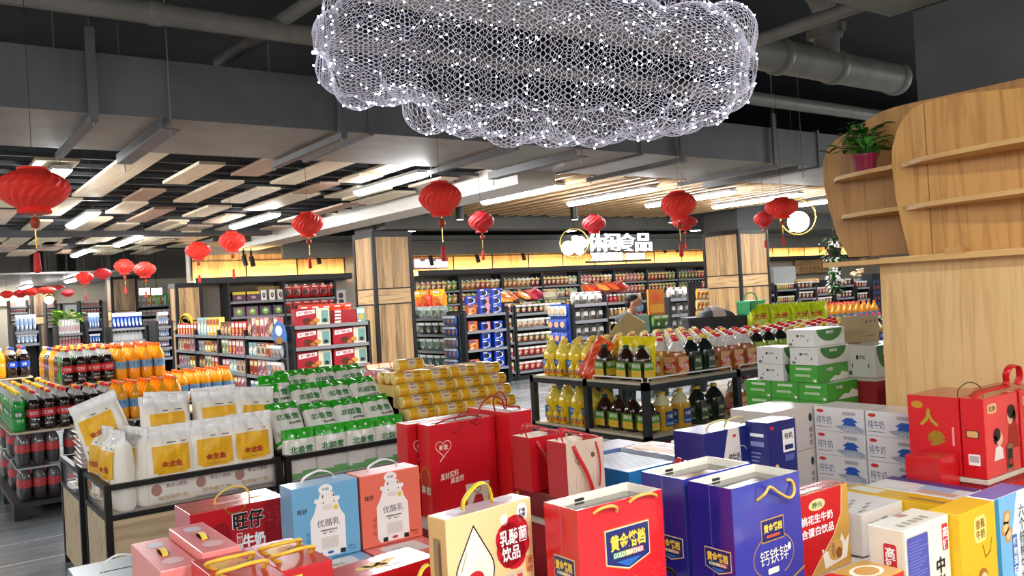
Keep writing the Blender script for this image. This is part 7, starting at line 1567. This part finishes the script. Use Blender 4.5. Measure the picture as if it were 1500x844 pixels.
# ================================================================== RIGHT SIDE: fresh counter, racks, lime bags
GY = 12.6
def right_rack(u0, u1, vs, vtop, label, fill, n_, h_=.19):
    x0, x1, zs, _o = rack_px(u0, u1, GY, vs, (u0+u1)/2, vtop, .45, label)
    for k, z in enumerate(zs):
        for i in range(n_):
            c, cn = fill[(k+i*len(fill)//n_) % len(fill)]
            if z > .06: stock('rr'+c+str(n_), sachet((x1-x0-.07)/n_*.92, .09, h_*.9, c, D2('#e6ded2', '#d9b48a', '#8a3a3a'), 'hanging_pack', False), x0+.035+(i+.5)*(x1-x0-.07)/n_, GY+.09, z+.003, 0, '%s pack on the %s, %s shelf, %s' % (cn, label.split(' with ')[0][6:], nth(k), nth(i)), 'packs on the right racks', 'packet')
right_rack(1117, 1138, (432, 444, 456), 415, 'black peg rack with pink sausages', [('#d97a6a', 'pink'), ('#c9604a', 'salmon')], 4)
right_rack(1140, 1171, (424, 443, 460), 416, 'black bottle rack with lime yellow bottles', [('#b8c42a', 'lime'), ('#c9b83a', 'yellow'), ('#8a4a5a', 'plum')], 10, .17)
right_rack(1172, 1199, (422, 437, 455), 418, 'black low rack with white trays and dark packs', [('#5a4a44', 'brown'), ('#3a3f44', 'dark'), ('#7a6a5a', 'taupe')], 4)
right_rack(1199, 1226, (430, 445, 460), 413, 'wine peg rack with round pinkish packs', [('#9a5a64', 'wine'), ('#c9a0a4', 'pinkish')], 5)
right_rack(1227, 1255, (418, 436, 455), 408, 'black mixed rack with purple snack packs', [('#6a4a7a', 'purple'), ('#c9c0c4', 'white'), ('#4a3a4a', 'plum')], 5)
right_rack(1258, 1278, (421, 438, 456), 418, 'black end rack with dark red and blue goods', [('#7a2a34', 'dark red'), ('#2a3a6a', 'navy'), ('#8a8a8a', 'grey')], 4)
x0, x1 = atY(1279, 440, GY).x, atY(1296, 440, GY).x; q = MB().box(0, 0, 0, x1-x0, .3, 1.62, gblack); p = Print((0, 0, 0), (1,0,0), (0,0,1), q)
for k in range(7):
    for i in range(3): p.ell((x1-x0)*(.2+.3*i), .5+.15*k, .05, .05, mat(('#3a4a8a', '#8a3a4a')[k % 2], .4), 1, 8)
tag(q.build('bottle_cabinet', loc=(x0, GY, 0)), 'dark cabinet with blue and red round goods at the trunk', 'cabinet')
# counter and cabinets behind
CY_ = 16.0; xa, xb = atY(1112, 400, CY_).x, atY(1262, 400, CY_).x; zc_ = atY(1180, 414, CY_).z
o = empty('fresh_counter', (xa, CY_, 0)); tag(o, 'long pale serving counter behind the right racks', 'counter'); MB().box(0, 0, 0, xb-xa, .8, zc_-.05, mat('#b9b2a6', .5)).build('counter_body', o); MB().box(-.03, -.05, zc_-.05, xb-xa+.03, .85, zc_, mat('#e6e4df', .3)).build('counter_top', o)
p0 = atY(1134, 413, CY_+.3); p1 = atY(1165, 390, CY_+.3); q = MB().box(0, 0, 0, p1.x-p0.x, .3, p1.z-zc_, mat('#a9adac', .4)); tag(q.build('steel_hood', loc=(p0.x, CY_+.3, zc_)), 'grey steel box cabinet on the serving counter', 'cabinet')
p0 = atY(1118, 413, CY_+.25); q = MB().box(0, 0, 0, .34, .3, .36, mat('#dfe6ec', .3)); p = Print((0,0,0), (1,0,0), (0,0,1), q); p.rect(.03, .03, .2, .33, mat('#5a7a9a', .3), 1); p.rect(.06, .1, .17, .2, mat('#c9d6e0', .4), 2); tag(q.build('display_fridge', loc=(p0.x, CY_+.25, zc_)), 'small white and blue display fridge on the serving counter', 'fridge')
xh0, xh1 = atY(1166, 390, YC-.1).x, atY(1215, 390, YC-.1).x; z0_, z1_ = atY(1190, 400, YC-.1).z, atY(1190, 381, YC-.1).z; o = empty('wall_cabinet', (xh0, YC-.25, z0_)); tag(o, 'wooden wall cabinet with open grid shelves over the counter', 'cabinet'); W_ = xh1-xh0; H_ = z1_-z0_
MB().box(0, .17, 0, W_, .2, H_, mat('#8a6f4a', .5)).build('back_board', o); q = MB()
for k in range(9): q.box(k*W_/8-.015, 0, 0, k*W_/8+.015, .17, H_, bam_h)
q.build('divider', o)
for z in (0, H_/2, H_-.03): MB().box(0, 0, z, W_, .17, z+.03, bam_h).build('grid_shelf', o)
for k in range(5): 
    p_ = atY(1170+6*k, 405, CY_+.2); stock('loaf', lambda: MB().lathe([(0,0),(.1,.01),(.12,.05),(.09,.1),(0,.12)], mat('#d9b070', .5), 10).build('bread_loaf', None, True), p_.x, CY_+.2, zc_, 0, 'round golden loaf on the serving counter, %s from the left' % nth(k), 'loaves on the counter', 'bread')
p_ = atY(1226, 384, 14); q = MB().box(-.22, 0, .0, .22, .06, 1.35, mat('#e6e6e2', .4)); p = Print((-.22, 0, 0), (1,0,0), (0,0,1), q)
for k in range(14): p.ell(.05+.34*R.random(), .1+1.2*R.random(), .05, .03, mat(('#2a3a2a', '#5a6a4a')[k % 2], .5), 1, 6, R.random()*3)
pp_ = atY(1224, 384, 14.6); tag(q.build('patterned_pillar', loc=(pp_.x, 14.6, 1.3)), 'white pillar board with leaf pattern behind the hanging plant', 'pillar')
MB_ = MB().box(-.1, .01, 0, .1, .05, 1.3, mat('#9a9a96', .5)); tag(MB_.build('pillar_stand', loc=(pp_.x, 14.6, 0)), 'grey stand below the leaf patterned pillar board', 'stand')
hp = atD(1222, 372, 11.5); o = empty('hanging_plant', hp); tag(o, 'trailing dark green hanging plant left of the tree shelf', 'hanging plant'); fol = MB(); rg = random.Random(5)
for k in range(190):
    a = rg.uniform(0, 6.28); z = rg.uniform(-.55, .25); r_ = rg.uniform(.02, .2)*(1 if z > -.1 else .55); leaf(fol, (r_*math.cos(a), r_*math.sin(a), z), (math.cos(a), math.sin(a), rg.uniform(-.8, .2)), rg.uniform(.04, .075), leafm[2] if rg.random() < .6 else leafm[0], .5)
fol.build('foliage', o, True); MB().tube([(0,0,.1), (0,0,DZ0-.003-hp.z)], .006, BLACK, 6).build('hanging_wire', o); MB().lathe([(.06,-.05),(.1,.06),(.1,.08),(.0,.07)], mat('#3a3028', .6), 14).build('basket', o)
p_ = atY(1258, 408, 13.4); o = empty('flower_arrangement', (p_.x, 13.4, 1.36)); tag(o, 'peach flower arrangement on the end rack by the trunk', 'flowers'); fl = MB(); 
for k in range(26): a = rg.uniform(0, 6.28); r_ = rg.uniform(0, .2); fl.lathe([(0, 0), (.05, .02), (.055, .05), (.0, .06)], mat(rg.choice(('#f0c8a0', '#e8b088', '#f6e0c4')), .5), 8, (r_*math.cos(a), r_*math.sin(a), .15+rg.uniform(0, .22)))
fl.build('blossoms', o, True); fl = MB(); 
for k in range(20): a = rg.uniform(0, 6.28); leaf(fl, (.1*math.cos(a), .1*math.sin(a), .15), (math.cos(a), math.sin(a), .8), .14, leafm[k % 3], .3)
fl.build('leaves', o, True); MB().lathe([(.08, 0), (.11, .16), (.1, .16)], mat('#8a9aa0', .4), 14).build('vase', o); tag(MB().box(-.25, -.15, 0, .25, .25, 1.36, mat('#d9d6d0', .5)).build('flower_stand', loc=(p_.x, 13.4, 0)), 'white stand block under the peach flowers', 'stand')
q = MB(); q.box(0, 0, 0, .5, .3, .2, mat('#f0e4e6', .4), front=mat('#f6d0cc', .4)); p_ = atY(1278, 415, 13.3); tag(q.build('pink_tray', loc=(p_.x-.2, 13.9, 1.3)), 'pale pink tray box by the trunk', 'box'); tag(MB().box(0, 0, 0, .6, .4, 1.3, mat('#d9d6d0', .5)).build('tray_stand', loc=(p_.x-.25, 13.85, 0)), 'white stand block under the pale pink tray', 'stand')
# soft drinks right of the lime bags
dr0 = atZ(1215, 490, .95)
dxx, dyy = 7.35, 4.55
a0 = atY(1212, 490, 6.6); dsz = .9
o = empty('drink_shelf', (a0.x-.3, 6.5, 0)); tag(o, 'dark shelf carrying small drinks behind the lime bags', 'shelf unit'); MB().box(0, 0, 0, 2.3, 1.3, .72, DARK).box(0, .42, .72, 2.3, 1.3, .9, DARK).build('shelf_body', o); MB().box(-.01, -.01, .72, 2.31, .42, .735, whitep).build('deck', o)
JD = [('greeny', 'greeny'), ]
for j in range(6):
    for i in range(14):
        x, y, z = a0.x-.2+i*.145, 6.6+j*.16, .737 if j < 2 else .902
        k = ('sprite' if i < 7 else 'cola') if j < 2 else 'orange' if j < 4 else 'cola'
        soda_at(k, x, y, z, 'shelf by the trunk, %s row, %s' % (nth(j), nth(i)))
# lime bags on the far end of the oil shelf
lime = mat('#d3ea16', .35, coat=.4); limed = mat('#b9d210', .35, coat=.4); tredb = mat('#d8541c', .4)
def lime_bag():
    q = MB(); th = pillow(q, .25, .35, .16, lambda u, v, f: lime if (v > .25 or abs(u) > .9) else limed, .1, 12, 12, 3, .008, .6); o = q.build('lime_bag', None, True)
    pr = Bulge((0,0,0), (1,0,0), (0,0,1), lambda a, b: th(a, b), MB()); pr.text('大米', 0, .215, .075, tredb, 3, w_=.17, bold=.04); pr.rect(-.07, .14, .07, .16, mat('#e6ec9a', .4), 2); pr.build('front_lettering', o)
    MB().tube([(-.04,0,.31),(0,-.01,.39),(.04,0,.31)], .004, whitep, 6).build('cord_handle', o); return o
for k, u in enumerate((1112, 1143, 1173, 1197)):
    p_ = atX(u, 494, [7.12, 7.3, 7.5, 7.62][k]); p_ = atD(u, 496, 9.8); put('limeb', lime_bag, (p_.x, p_.y, .985), -.62 if k < 3 else -1.0, 'lime green rice bag with orange characters, %s from the left' % nth(k), 'lime rice bags', 'rice bag')
pl0, pl1 = atD(1098, 500, 8.3), atD(1205, 500, 8.3); o = empty('stock_table', (7.75, 5.97, 0)); tag(o, 'dark stock table behind the oil shelf under the lime bags', 'table'); MB().box(-.4, -.0, .93, 1.2, 1.3, .98, DARK).build('table_top', o)
for a in (-.37, 1.13):
    for b in (.02, 1.23): MB().box(a, b, 0, a+.05, b+.05, .93, BLACK).build('leg', o)
p_ = atD(1100, 452, 9.9); tag(MB().box(-.75, -.05, .06, .1, .35, .29, mat('#34363a', .6)).box(-.76, -.06, .27, .11, .36, .3, mat('#3e4044', .6)).build('stock_crate', loc=(p_.x, p_.y, .922), rz=-.62), 'dark stock crate carrying the green basket and folded jacket', 'crate'); o = empty('green_basket', (p_.x, p_.y, 1.224)); tag(o, 'green plastic shopping basket next to the lime bags', 'basket'); q = MB(); W_, D_, H_ = .26, .2, .14; g_ = mat('#2fa866', .4)
q.box(-W_/2, -D_/2, 0, W_/2, D_/2, .01, g_).box(-W_/2, -D_/2, .01, W_/2, -D_/2+.008, H_, g_).box(-W_/2, D_/2-.008, .01, W_/2, D_/2, H_, g_).box(-W_/2, -D_/2, .01, -W_/2+.008, D_/2, H_, g_).box(W_/2-.008, -D_/2, .01, W_/2, D_/2, H_, g_).box(-W_/2-.01, -D_/2-.01, H_, W_/2+.01, D_/2+.01, H_+.02, mat('#3fc47c', .4)).build('basket_body', o); strap(o, [(-W_/2, 0, H_), (-W_*.3, 0, H_+.1), (W_*.3, 0, H_+.1), (W_/2, 0, H_)], .008, g_); p = Print((-W_/2, -D_/2-.001, 0), (1,0,0), (0,0,1)); p.rect(.15, .02, .25, .12, mat('#e6ece6', .4), 1); p.build('label', o)
p_ = p_-_r*.42; q = MB(); rg = random.Random(2); q.mats = [mat('#4a4c52', .8), mat('#c9b8b4', .8)]
N_ = 14
for i in range(N_+1):
    for j in range(9):
        u, v_ = i/N_, j/8; h_ = .1*math.sin(math.pi*u)**.5*math.sin(math.pi*v_)**.5*(1+.35*math.sin(7*u+3*v_)*math.cos(5*v_)); q.v.append(((u-.5)*.42, (v_-.5)*.3, h_))
for i in range(N_):
    for j in range(8): q.f.append([i*9+j, (i+1)*9+j, (i+1)*9+j+1, i*9+j+1]); q.m.append(1 if 4 < i < 10 and j < 5 else 0)
o = q.build('folded_jacket', None, True, (p_.x, p_.y, 1.224), -.62); tag(o, 'dark grey and pinkish folded jacket lying by the green basket', 'jacket')
p_ = atD(1276, 482, 5.6); q = MB().box(0, 0, 0, .18, .16, .17, mat('#b09a72', .6)); pr = Print((0,0,0), (1,0,0), (0,0,1), q)
for k in range(3): pr.rect(.03+.05*k, .13, .045+.05*k, .145, ink, 1)
pr.rect(.03, .04, .14, .045, mat('#7a6848', .6), 1); tag(q.build('cardboard_box', loc=(p_.x-.09, p_.y, p_.z-.085)), 'small tan cardboard box at the left edge of the trunk', 'cardboard box')
sb = p_; o = empty('side_shelf', (sb.x-.12, sb.y-.02, 0)); tag(o, 'pale shelf with amber goods beside the trunk', 'shelf unit'); MB().box(0, .2, 0, .3, .22, sb.z-.09, mat('#a9712a', .4)).build('back_panel', o)
for z in (sb.z-.09, sb.z-.25, sb.z-.41): MB().box(0, 0, z-.02, .3, .22, z-.001, mat('#d9cdb4', .5)).build('shelf', o)
for k in range(2):
    for i in range(3): stock('amb', lambda: MB().lathe([(.03,0),(.036,.01),(.036,.09),(.02,.11),(.02,.125)], mat('#c9822a', .2, coat=.6), 10).build('amber_jar', auto=50), sb.x-.08+i*.085, sb.y+.05, sb.z-.25-.16*k, 0, 'amber jar on the pale side shelf, %s shelf, %s' % (('upper', 'lower')[k], ('left', 'middle', 'right')[i]), 'amber jars', 'jar')
# ================================================================== FAR LEFT
def far_rack(u0, u1, y, vs, vtop, label, fill, n_, hh, rows=None):
    x0, x1, zs, _o = rack_px(u0, u1, y, vs, (u0+u1)/2, vtop, .5, label, group='far left shelves')
    for k, z in enumerate(zs):
        c, cn, kind = fill[k % len(fill)]
        for i in range(n_):
            if z < .06: continue
            if kind == 'pack': mk = sachet((x1-x0-.08)/n_*.93, .16, hh*(.95 if k == 0 else .55), c, D2('#dfe6f2', '#8fb0e0', '#ffffff'), 'tissue_pack', False)
            elif kind == 'bottle': mk = (lambda c=c: MB().lathe([(.05, 0), (.058, .015), (.055, .12), (.03, .16), (.016, .17), (.018, .2), (.0, .205)], mat(c, .4), 10).box(-.035, -.012, .195, .02, .012, .22, mat(c, .4)).build('detergent_bottle', auto=50))
            else: mk = goods('', (x1-x0-.08)/n_*.88, .15, hh*(.95 if k == 0 else .55), c, D1('#f2eee6', '#c98a8a', '#ffffff'), 'household_carton')
            stock('fr%s%s%d%d%d' % (c, kind, n_, int(u0), k == 0), mk, x0+.04+(i+.5)*(x1-x0-.08)/n_, y+.14, z+.003, 0, '%s %s on the %s, %s shelf, %s' % (cn, {'pack': 'pack', 'bottle': 'bottle', 'box': 'carton'}[kind], label.split(' with ')[0][4:], nth(k), nth(i)), 'far left household goods', 'household goods')
    return x0, x1, zs
far_rack(161, 215, 17.6, (481, 499, 516), 478, 'the blue pack shelf with spray bottles below', [('#2545b8', 'blue', 'pack'), ('#c9ccca', 'white', 'bottle'), ('#3a5ac0', 'blue', 'pack')], 8, .32)
far_rack(126, 152, 18.6, (482, 503), 470, 'the pale blue tissue shelf with white bundles', [('#9fc0ea', 'pale blue', 'pack'), ('#3f6fd0', 'blue', 'pack')], 4, .34)
far_rack(82, 124, 18.8, (489, 505), 477, 'the red and white bottle shelf with green garland', [('#d9d4d4', 'white', 'box'), ('#c05a5a', 'red', 'box')], 7, .3)
far_rack(18, 60, 18.4, (486, 504), 476, 'the tissue bundle shelf with pale blue packs', [('#c8d6ea', 'pale blue', 'pack'), ('#d4dfe6', 'whitish', 'pack')], 5, .34)
far_rack(228, 254, 15.2, (478, 494, 509, 524), 470, 'the brush rack with green scourers', [('#b8a49a', 'beige', 'pack'), ('#a9a9a6', 'grey', 'pack'), ('#c07a6a', 'rust', 'pack'), ('#3a8a4a', 'green', 'pack')], 6, .26)
g0, g1 = atY(79, 474, 18.9), atY(122, 470, 18.9); o = empty('garland', (g0.x, 18.95, 1.52)); tag(o, 'green leafy garland on top of the far bottle shelf', 'garland'); fl = MB(); rg = random.Random(9)
for k in range(120): leaf(fl, (rg.uniform(0, g1.x-g0.x), rg.uniform(0, .3), rg.uniform(0, .22)), (rg.uniform(-1, 1), rg.uniform(-1, .2), rg.uniform(-.2, 1)), .14, mat(rg.choice(('#7fae3a', '#5f9a34', '#9abf4a')), .5), .3)
fl.build('leaves', o); MB().tube([(0,.15,0),(g1.x-g0.x,.15,0)], .02, mat('#4a6a2a', .6), 6).build('stem', o)
# far shelves with stools along the rear wall between the columns
far_rack(200, 272, 24.0, (447, 460, 473), 440, 'the rear stool shelf with pale goods', [('#d9cfc0', 'cream', 'box'), ('#a9a296', 'grey', 'box'), ('#c4b8a4', 'beige', 'box')], 9, .22)
for k, (u, c, cn) in enumerate(((228, '#e8b92a', 'yellow'), (239, '#5fae2f', 'green'), (249, '#7fc4b4', 'turquoise'))):
    p_ = atY(u, 447, 24.1); o = empty('plastic_stool', (p_.x, 24.2, atY(u, 447, 24.0).z+.01)); tag(o, cn+' plastic stool on the rear shelf far left', 'stool', 'plastic stools'); m_ = mat(c, .4)
    MB().box(-.14, -.13, .26, .14, .13, .29, m_).build('seat', o, bevel=.01)
    for a in (-.12, .12):
        for b in (-.11, .11): MB().bar((a, b, 0), (a*.85, b*.85, .27), .035, .035, m_).build('leg', o)
for u0, u1, wd in ((14, 44, 'leftmost'), (68, 85, 'middle'), (118, 152, 'right')):
    x0, x1, zs = far_rack(u0, u1, 27.2, (449, 458, 468, 478), 440, 'the %s rear toy shelf with pinkish goods' % wd, [('#d9a090', 'peach', 'box'), ('#c8504a', 'red', 'box'), ('#e0c0b0', 'pale', 'box'), ('#c9b070', 'sand', 'box')], 6, .2)
xa, xb = atY(0, 430, 29).x, atY(275, 430, 29).x; tag(MB().box(0, 0, 2.1, xb-xa+3, .2, 2.75, mat('#cfc4ae', .6)).box(0, .2, 0, xb-xa+3, .3, 2.75, mat('#b5aa98', .6)).build('fascia_panel', loc=(xa-2, 29, 0)), 'long cream fascia panel above the rear shelves far left', 'panel')
for k, u in enumerate((212, 230)):
    a, b = atY(u-7, 432, 22.5), atY(u+7, 422, 22.5); q = MB().box(0, 0, 0, b.x-a.x, .06, b.z-a.z, mat('#ffffff', .4, emit=4.)); q.tube([((b.x-a.x)/2, .03, b.z-a.z), ((b.x-a.x)/2, .03, ZC-a.z)], .008, BLACK, 6); tag(q.build('light_box', loc=(a.x, 22.5, a.z)), 'white glowing light box far left, %s of two' % ('left', 'right')[k], 'light box', 'white light boxes')
# ================================================================== PEOPLE
def skin(name, pts, edges, mat_, parent, sub=2):
    me = bpy.data.meshes.new(name); me.from_pydata([p_[0] for p_ in pts], edges, []); o = bpy.data.objects.new(name, me); COL.objects.link(o)
    md = o.modifiers.new('skin', 'SKIN'); md.use_smooth_shade = True; sv = me.skin_vertices[0].data if me.skin_vertices else None
    if sv is None:
        bm = bmesh.new(); bm.from_mesh(me); bm.verts.layers.skin.verify(); bm.to_mesh(me); bm.free(); sv = me.skin_vertices[0].data
    for i, (_, r_) in enumerate(pts): sv[i].radius = (r_, r_) if not isinstance(r_, tuple) else r_; sv[i].use_root = (i == 0)
    sd = o.modifiers.new('sub', 'SUBSURF'); sd.levels = sub; sd.render_levels = sub
    bpy.context.view_layer.update(); dg = bpy.context.evaluated_depsgraph_get(); m2 = bpy.data.meshes.new_from_object(o.evaluated_get(dg)); m2.materials.clear(); m2.materials.append(mat_); m2.polygons.foreach_set('use_smooth', [True]*len(m2.polygons))
    bpy.data.objects.remove(o); ob_ = link(name, m2, parent); return ob_
def ellipsoid(q, c, r, m, n=16, k=10):
    s0 = len(q.v); q.lathe([(max(1e-4, math.sin(math.pi*i/k)), -math.cos(math.pi*i/k)) for i in range(k+1)], m, n)
    for i in range(s0, len(q.v)): x, y, z = q.v[i]; q.v[i] = (c[0]+x*r[0], c[1]+y*r[1], c[2]+z*r[2])
skin_m = mat('#c99578', .55); jacket = noisy('jacket_grey', '#43474a', '#4e5255', 30, .85); trou = mat('#26282c', .8); hairm = mat('#17130f', .6); maskm = mat('#8fb8d8', .6)
# man: local axes x = forward (he looks to the right of the picture), y = his left, z up
mp_ = atD(914, 470, 10.7); fwd_a = math.atan2(_r.y, _r.x)-.35
man = empty('person', (mp_.x, mp_.y, 0), fwd_a); tag(man, 'man in grey jacket and pale blue face mask looking down at a carton he holds', 'person')
hd = (.14, 0, 1.38)
body = [((0,0,.86), (.12,.13)), ((.01,0,1.0), (.1,.12)), ((.05,0,1.15), (.09,.12)), ((.08,0,1.25), (.07,.08)), ((.11,0,1.31), .055), (hd, .075), ((.0,.09,.82), .09), ((.02,.1,.45), .065), ((.0,.1,.08), .045), ((.13,.1,.03), .035), ((.0,-.09,.82), .09), ((.02,-.1,.45), .065), ((.0,-.1,.08), .045), ((.13,-.1,.03), .035),
        ((.07,.19,1.2), .05), ((.1,.27,.98), .042), ((.28,.14,.98), .036), ((.35,.09,1.0), .028), ((.07,-.19,1.2), .05), ((.1,-.28,.98), .042), ((.28,-.2,.95), .036), ((.35,-.16,.97), .028)]
be = [(0,1),(1,2),(2,3),(3,4),(4,5),(0,6),(6,7),(7,8),(8,9),(0,10),(10,11),(11,12),(12,13),(3,14),(14,15),(15,16),(16,17),(3,18),(18,19),(19,20),(20,21)]
skin('body', body, be, skin_m, man)
jk = [((.0,0,.84), (.165,.185)), ((.01,0,1.0), (.15,.175)), ((.05,0,1.15), (.155,.2)), ((.08,0,1.25), (.135,.17)), ((.1,0,1.3), .088), ((.07,.2,1.215), .095), ((.1,.275,.98), .068), ((.27,.145,.98), .052), ((.07,-.2,1.215), .095), ((.1,-.285,.98), .068), ((.27,-.205,.95), .052)]
skin('jacket', jk, [(0,1),(1,2),(2,3),(3,4),(3,5),(5,6),(6,7),(3,8),(8,9),(9,10)], jacket, man)
skin('trousers', [((0,0,.86), (.15,.17)), ((.0,.09,.8), .105), ((.02,.1,.45), .085), ((.0,.1,.09), .07), ((.0,-.09,.8), .105), ((.02,-.1,.45), .085), ((.0,-.1,.09), .07)], [(0,1),(1,2),(2,3),(0,4),(4,5),(5,6)], trou, man)
for s_ in (1, -1): q = MB(); ellipsoid(q, (.06, .1*s_, .045), (.14, .05, .05), BLACK); q.build('shoe', man, True)
q = MB(); ellipsoid(q, (.15, 0, 1.415), (.098, .078, .115), skin_m, 20, 14); ellipsoid(q, (.225, 0, 1.385), (.03, .018, .02), skin_m, 8, 6)
for s_ in (1, -1): ellipsoid(q, (.14, .08*s_, 1.4), (.022, .012, .032), skin_m, 8, 6)
q.build('head', man, True)
q = MB(); ellipsoid(q, (.12, 0, 1.472), (.1, .084, .07), hairm, 18, 10); ellipsoid(q, (.085, 0, 1.42), (.06, .08, .075), hairm, 14, 8); q.build('hair', man, True)
q = MB(); ellipsoid(q, (.205, 0, 1.355), (.052, .064, .058), maskm, 16, 10); q.tube([(.17,.07,1.36),(.14,.083,1.4)], .003, whitep, 5); q.tube([(.17,-.07,1.36),(.14,-.083,1.4)], .003, whitep, 5); q.build('face_mask', man, True)
for s_ in (1, -1): q = MB(); ellipsoid(q, (.228, .033*s_, 1.42), (.012, .015, .009), whitep, 10, 6); ellipsoid(q, (.237, .033*s_, 1.418), (.006, .007, .008), ink, 8, 6); q.build('eye', man, True); q = MB(); q.tube([(.224, .05*s_, 1.444), (.236, .033*s_, 1.448), (.238, .015*s_, 1.443)], .004, hairm, 5); q.build('eyebrow', man, True)
q = MB()
for s_ in (1, -1): q.tube([(.25, (.033+.024*math.cos(a))*s_, 1.418+.018*math.sin(a)) for a in [2*math.pi*k/14 for k in range(14)]], .0025, BLACK, 5, True); q.tube([(.25, .057*s_, 1.42), (.15, .084*s_, 1.42)], .0025, BLACK, 5)
q.tube([(.25, -.01, 1.42), (.25, .01, 1.42)], .0025, BLACK, 5); q.build('eyeglasses', man)
for s_, wr in ((1, V((.35,.09,1.0))), (-1, V((.35,-.16,.97)))):
    for f in range(4):
        b = wr+V((.045, (-.028+.018*f), .01)); L_f = (.052, .06, .056, .045)[f]; pts = [(tuple(wr+V((.01, (-.02+.013*f), 0))), .014), (tuple(b), .011), (tuple(b+V((L_f*.5, 0, -.015))), .009), (tuple(b+V((L_f*.8, 0, -.04))), .008)]; skin('finger', pts, [(0,1),(1,2),(2,3)], skin_m, man, 1)
    skin('thumb', [(tuple(wr+V((.01, -.01*s_, .01))), .014), (tuple(wr+V((.04, -.03*s_, .03))), .011), (tuple(wr+V((.07, -.035*s_, .035))), .009)], [(0,1),(1,2)], skin_m, man, 1)
bx_ = atD(918, 474, 10.25); o = empty('cardboard_carton', (bx_.x, bx_.y, bx_.z), fwd_a+.2); tag(o, 'tan cardboard carton tilted in the hands of the man', 'cardboard box'); q = MB(); kraft = mat('#a58f5c', .7)
q.prism([(-.24,-.14),(.16,-.14),(.22,.02),(.02,.16),(-.16,-.02)], (0,-.02,-.02), (1,0,0), (0,0,1), .16, kraft); q.build('carton_body', o); MB().box(-.05, -.022, -.15, -.045, -.018, .06, mat('#7a6a40', .7)).build('fold_line', o)
# seated child far left
cp = atD(41, 500, 17.0); ch = empty('person', (cp.x, cp.y, .0), -1.3); tag(ch, 'small dark-haired person in grey sitting by the far left tissue packs', 'person')
zb_ = cp.z-.06
cb = [((0,0,zb_-.1), .11), ((.02,0,zb_+.1), .11), ((.03,0,zb_+.22), .09), ((.03,0,zb_+.29), .045), ((.04,0,zb_+.35), .05), ((.0,.07,zb_-.14), .07), ((.3,.08,zb_-.12), .05), ((.3,.08,.06), .04), ((.0,-.07,zb_-.14), .07), ((.3,-.08,zb_-.12), .05), ((.3,-.08,.06), .04), ((.03,.13,zb_+.2), .045), ((.08,.17,zb_+.02), .035), ((.24,.1,zb_-.02), .028), ((.03,-.13,zb_+.2), .045), ((.08,-.17,zb_+.02), .035), ((.24,-.1,zb_-.02), .028)]
skin('body', cb, [(0,1),(1,2),(2,3),(3,4),(0,5),(5,6),(6,7),(0,8),(8,9),(9,10),(2,11),(11,12),(12,13),(2,14),(14,15),(15,16)], mat('#8a8288', .8), ch)
q = MB(); ellipsoid(q, (.06, 0, zb_+.4), (.085, .075, .1), skin_m); q.build('head', ch, True); q = MB(); ellipsoid(q, (.035, 0, zb_+.43), (.1, .09, .1), hairm); q.build('hair', ch, True)
tag(MB().box(-.18, -.18, 0, .12, .18, zb_-.2, mat('#6a6a6e', .6)).build('seat_block', loc=(cp.x, cp.y, 0), rz=-1.3), 'low grey block the far left person sits on', 'seat')
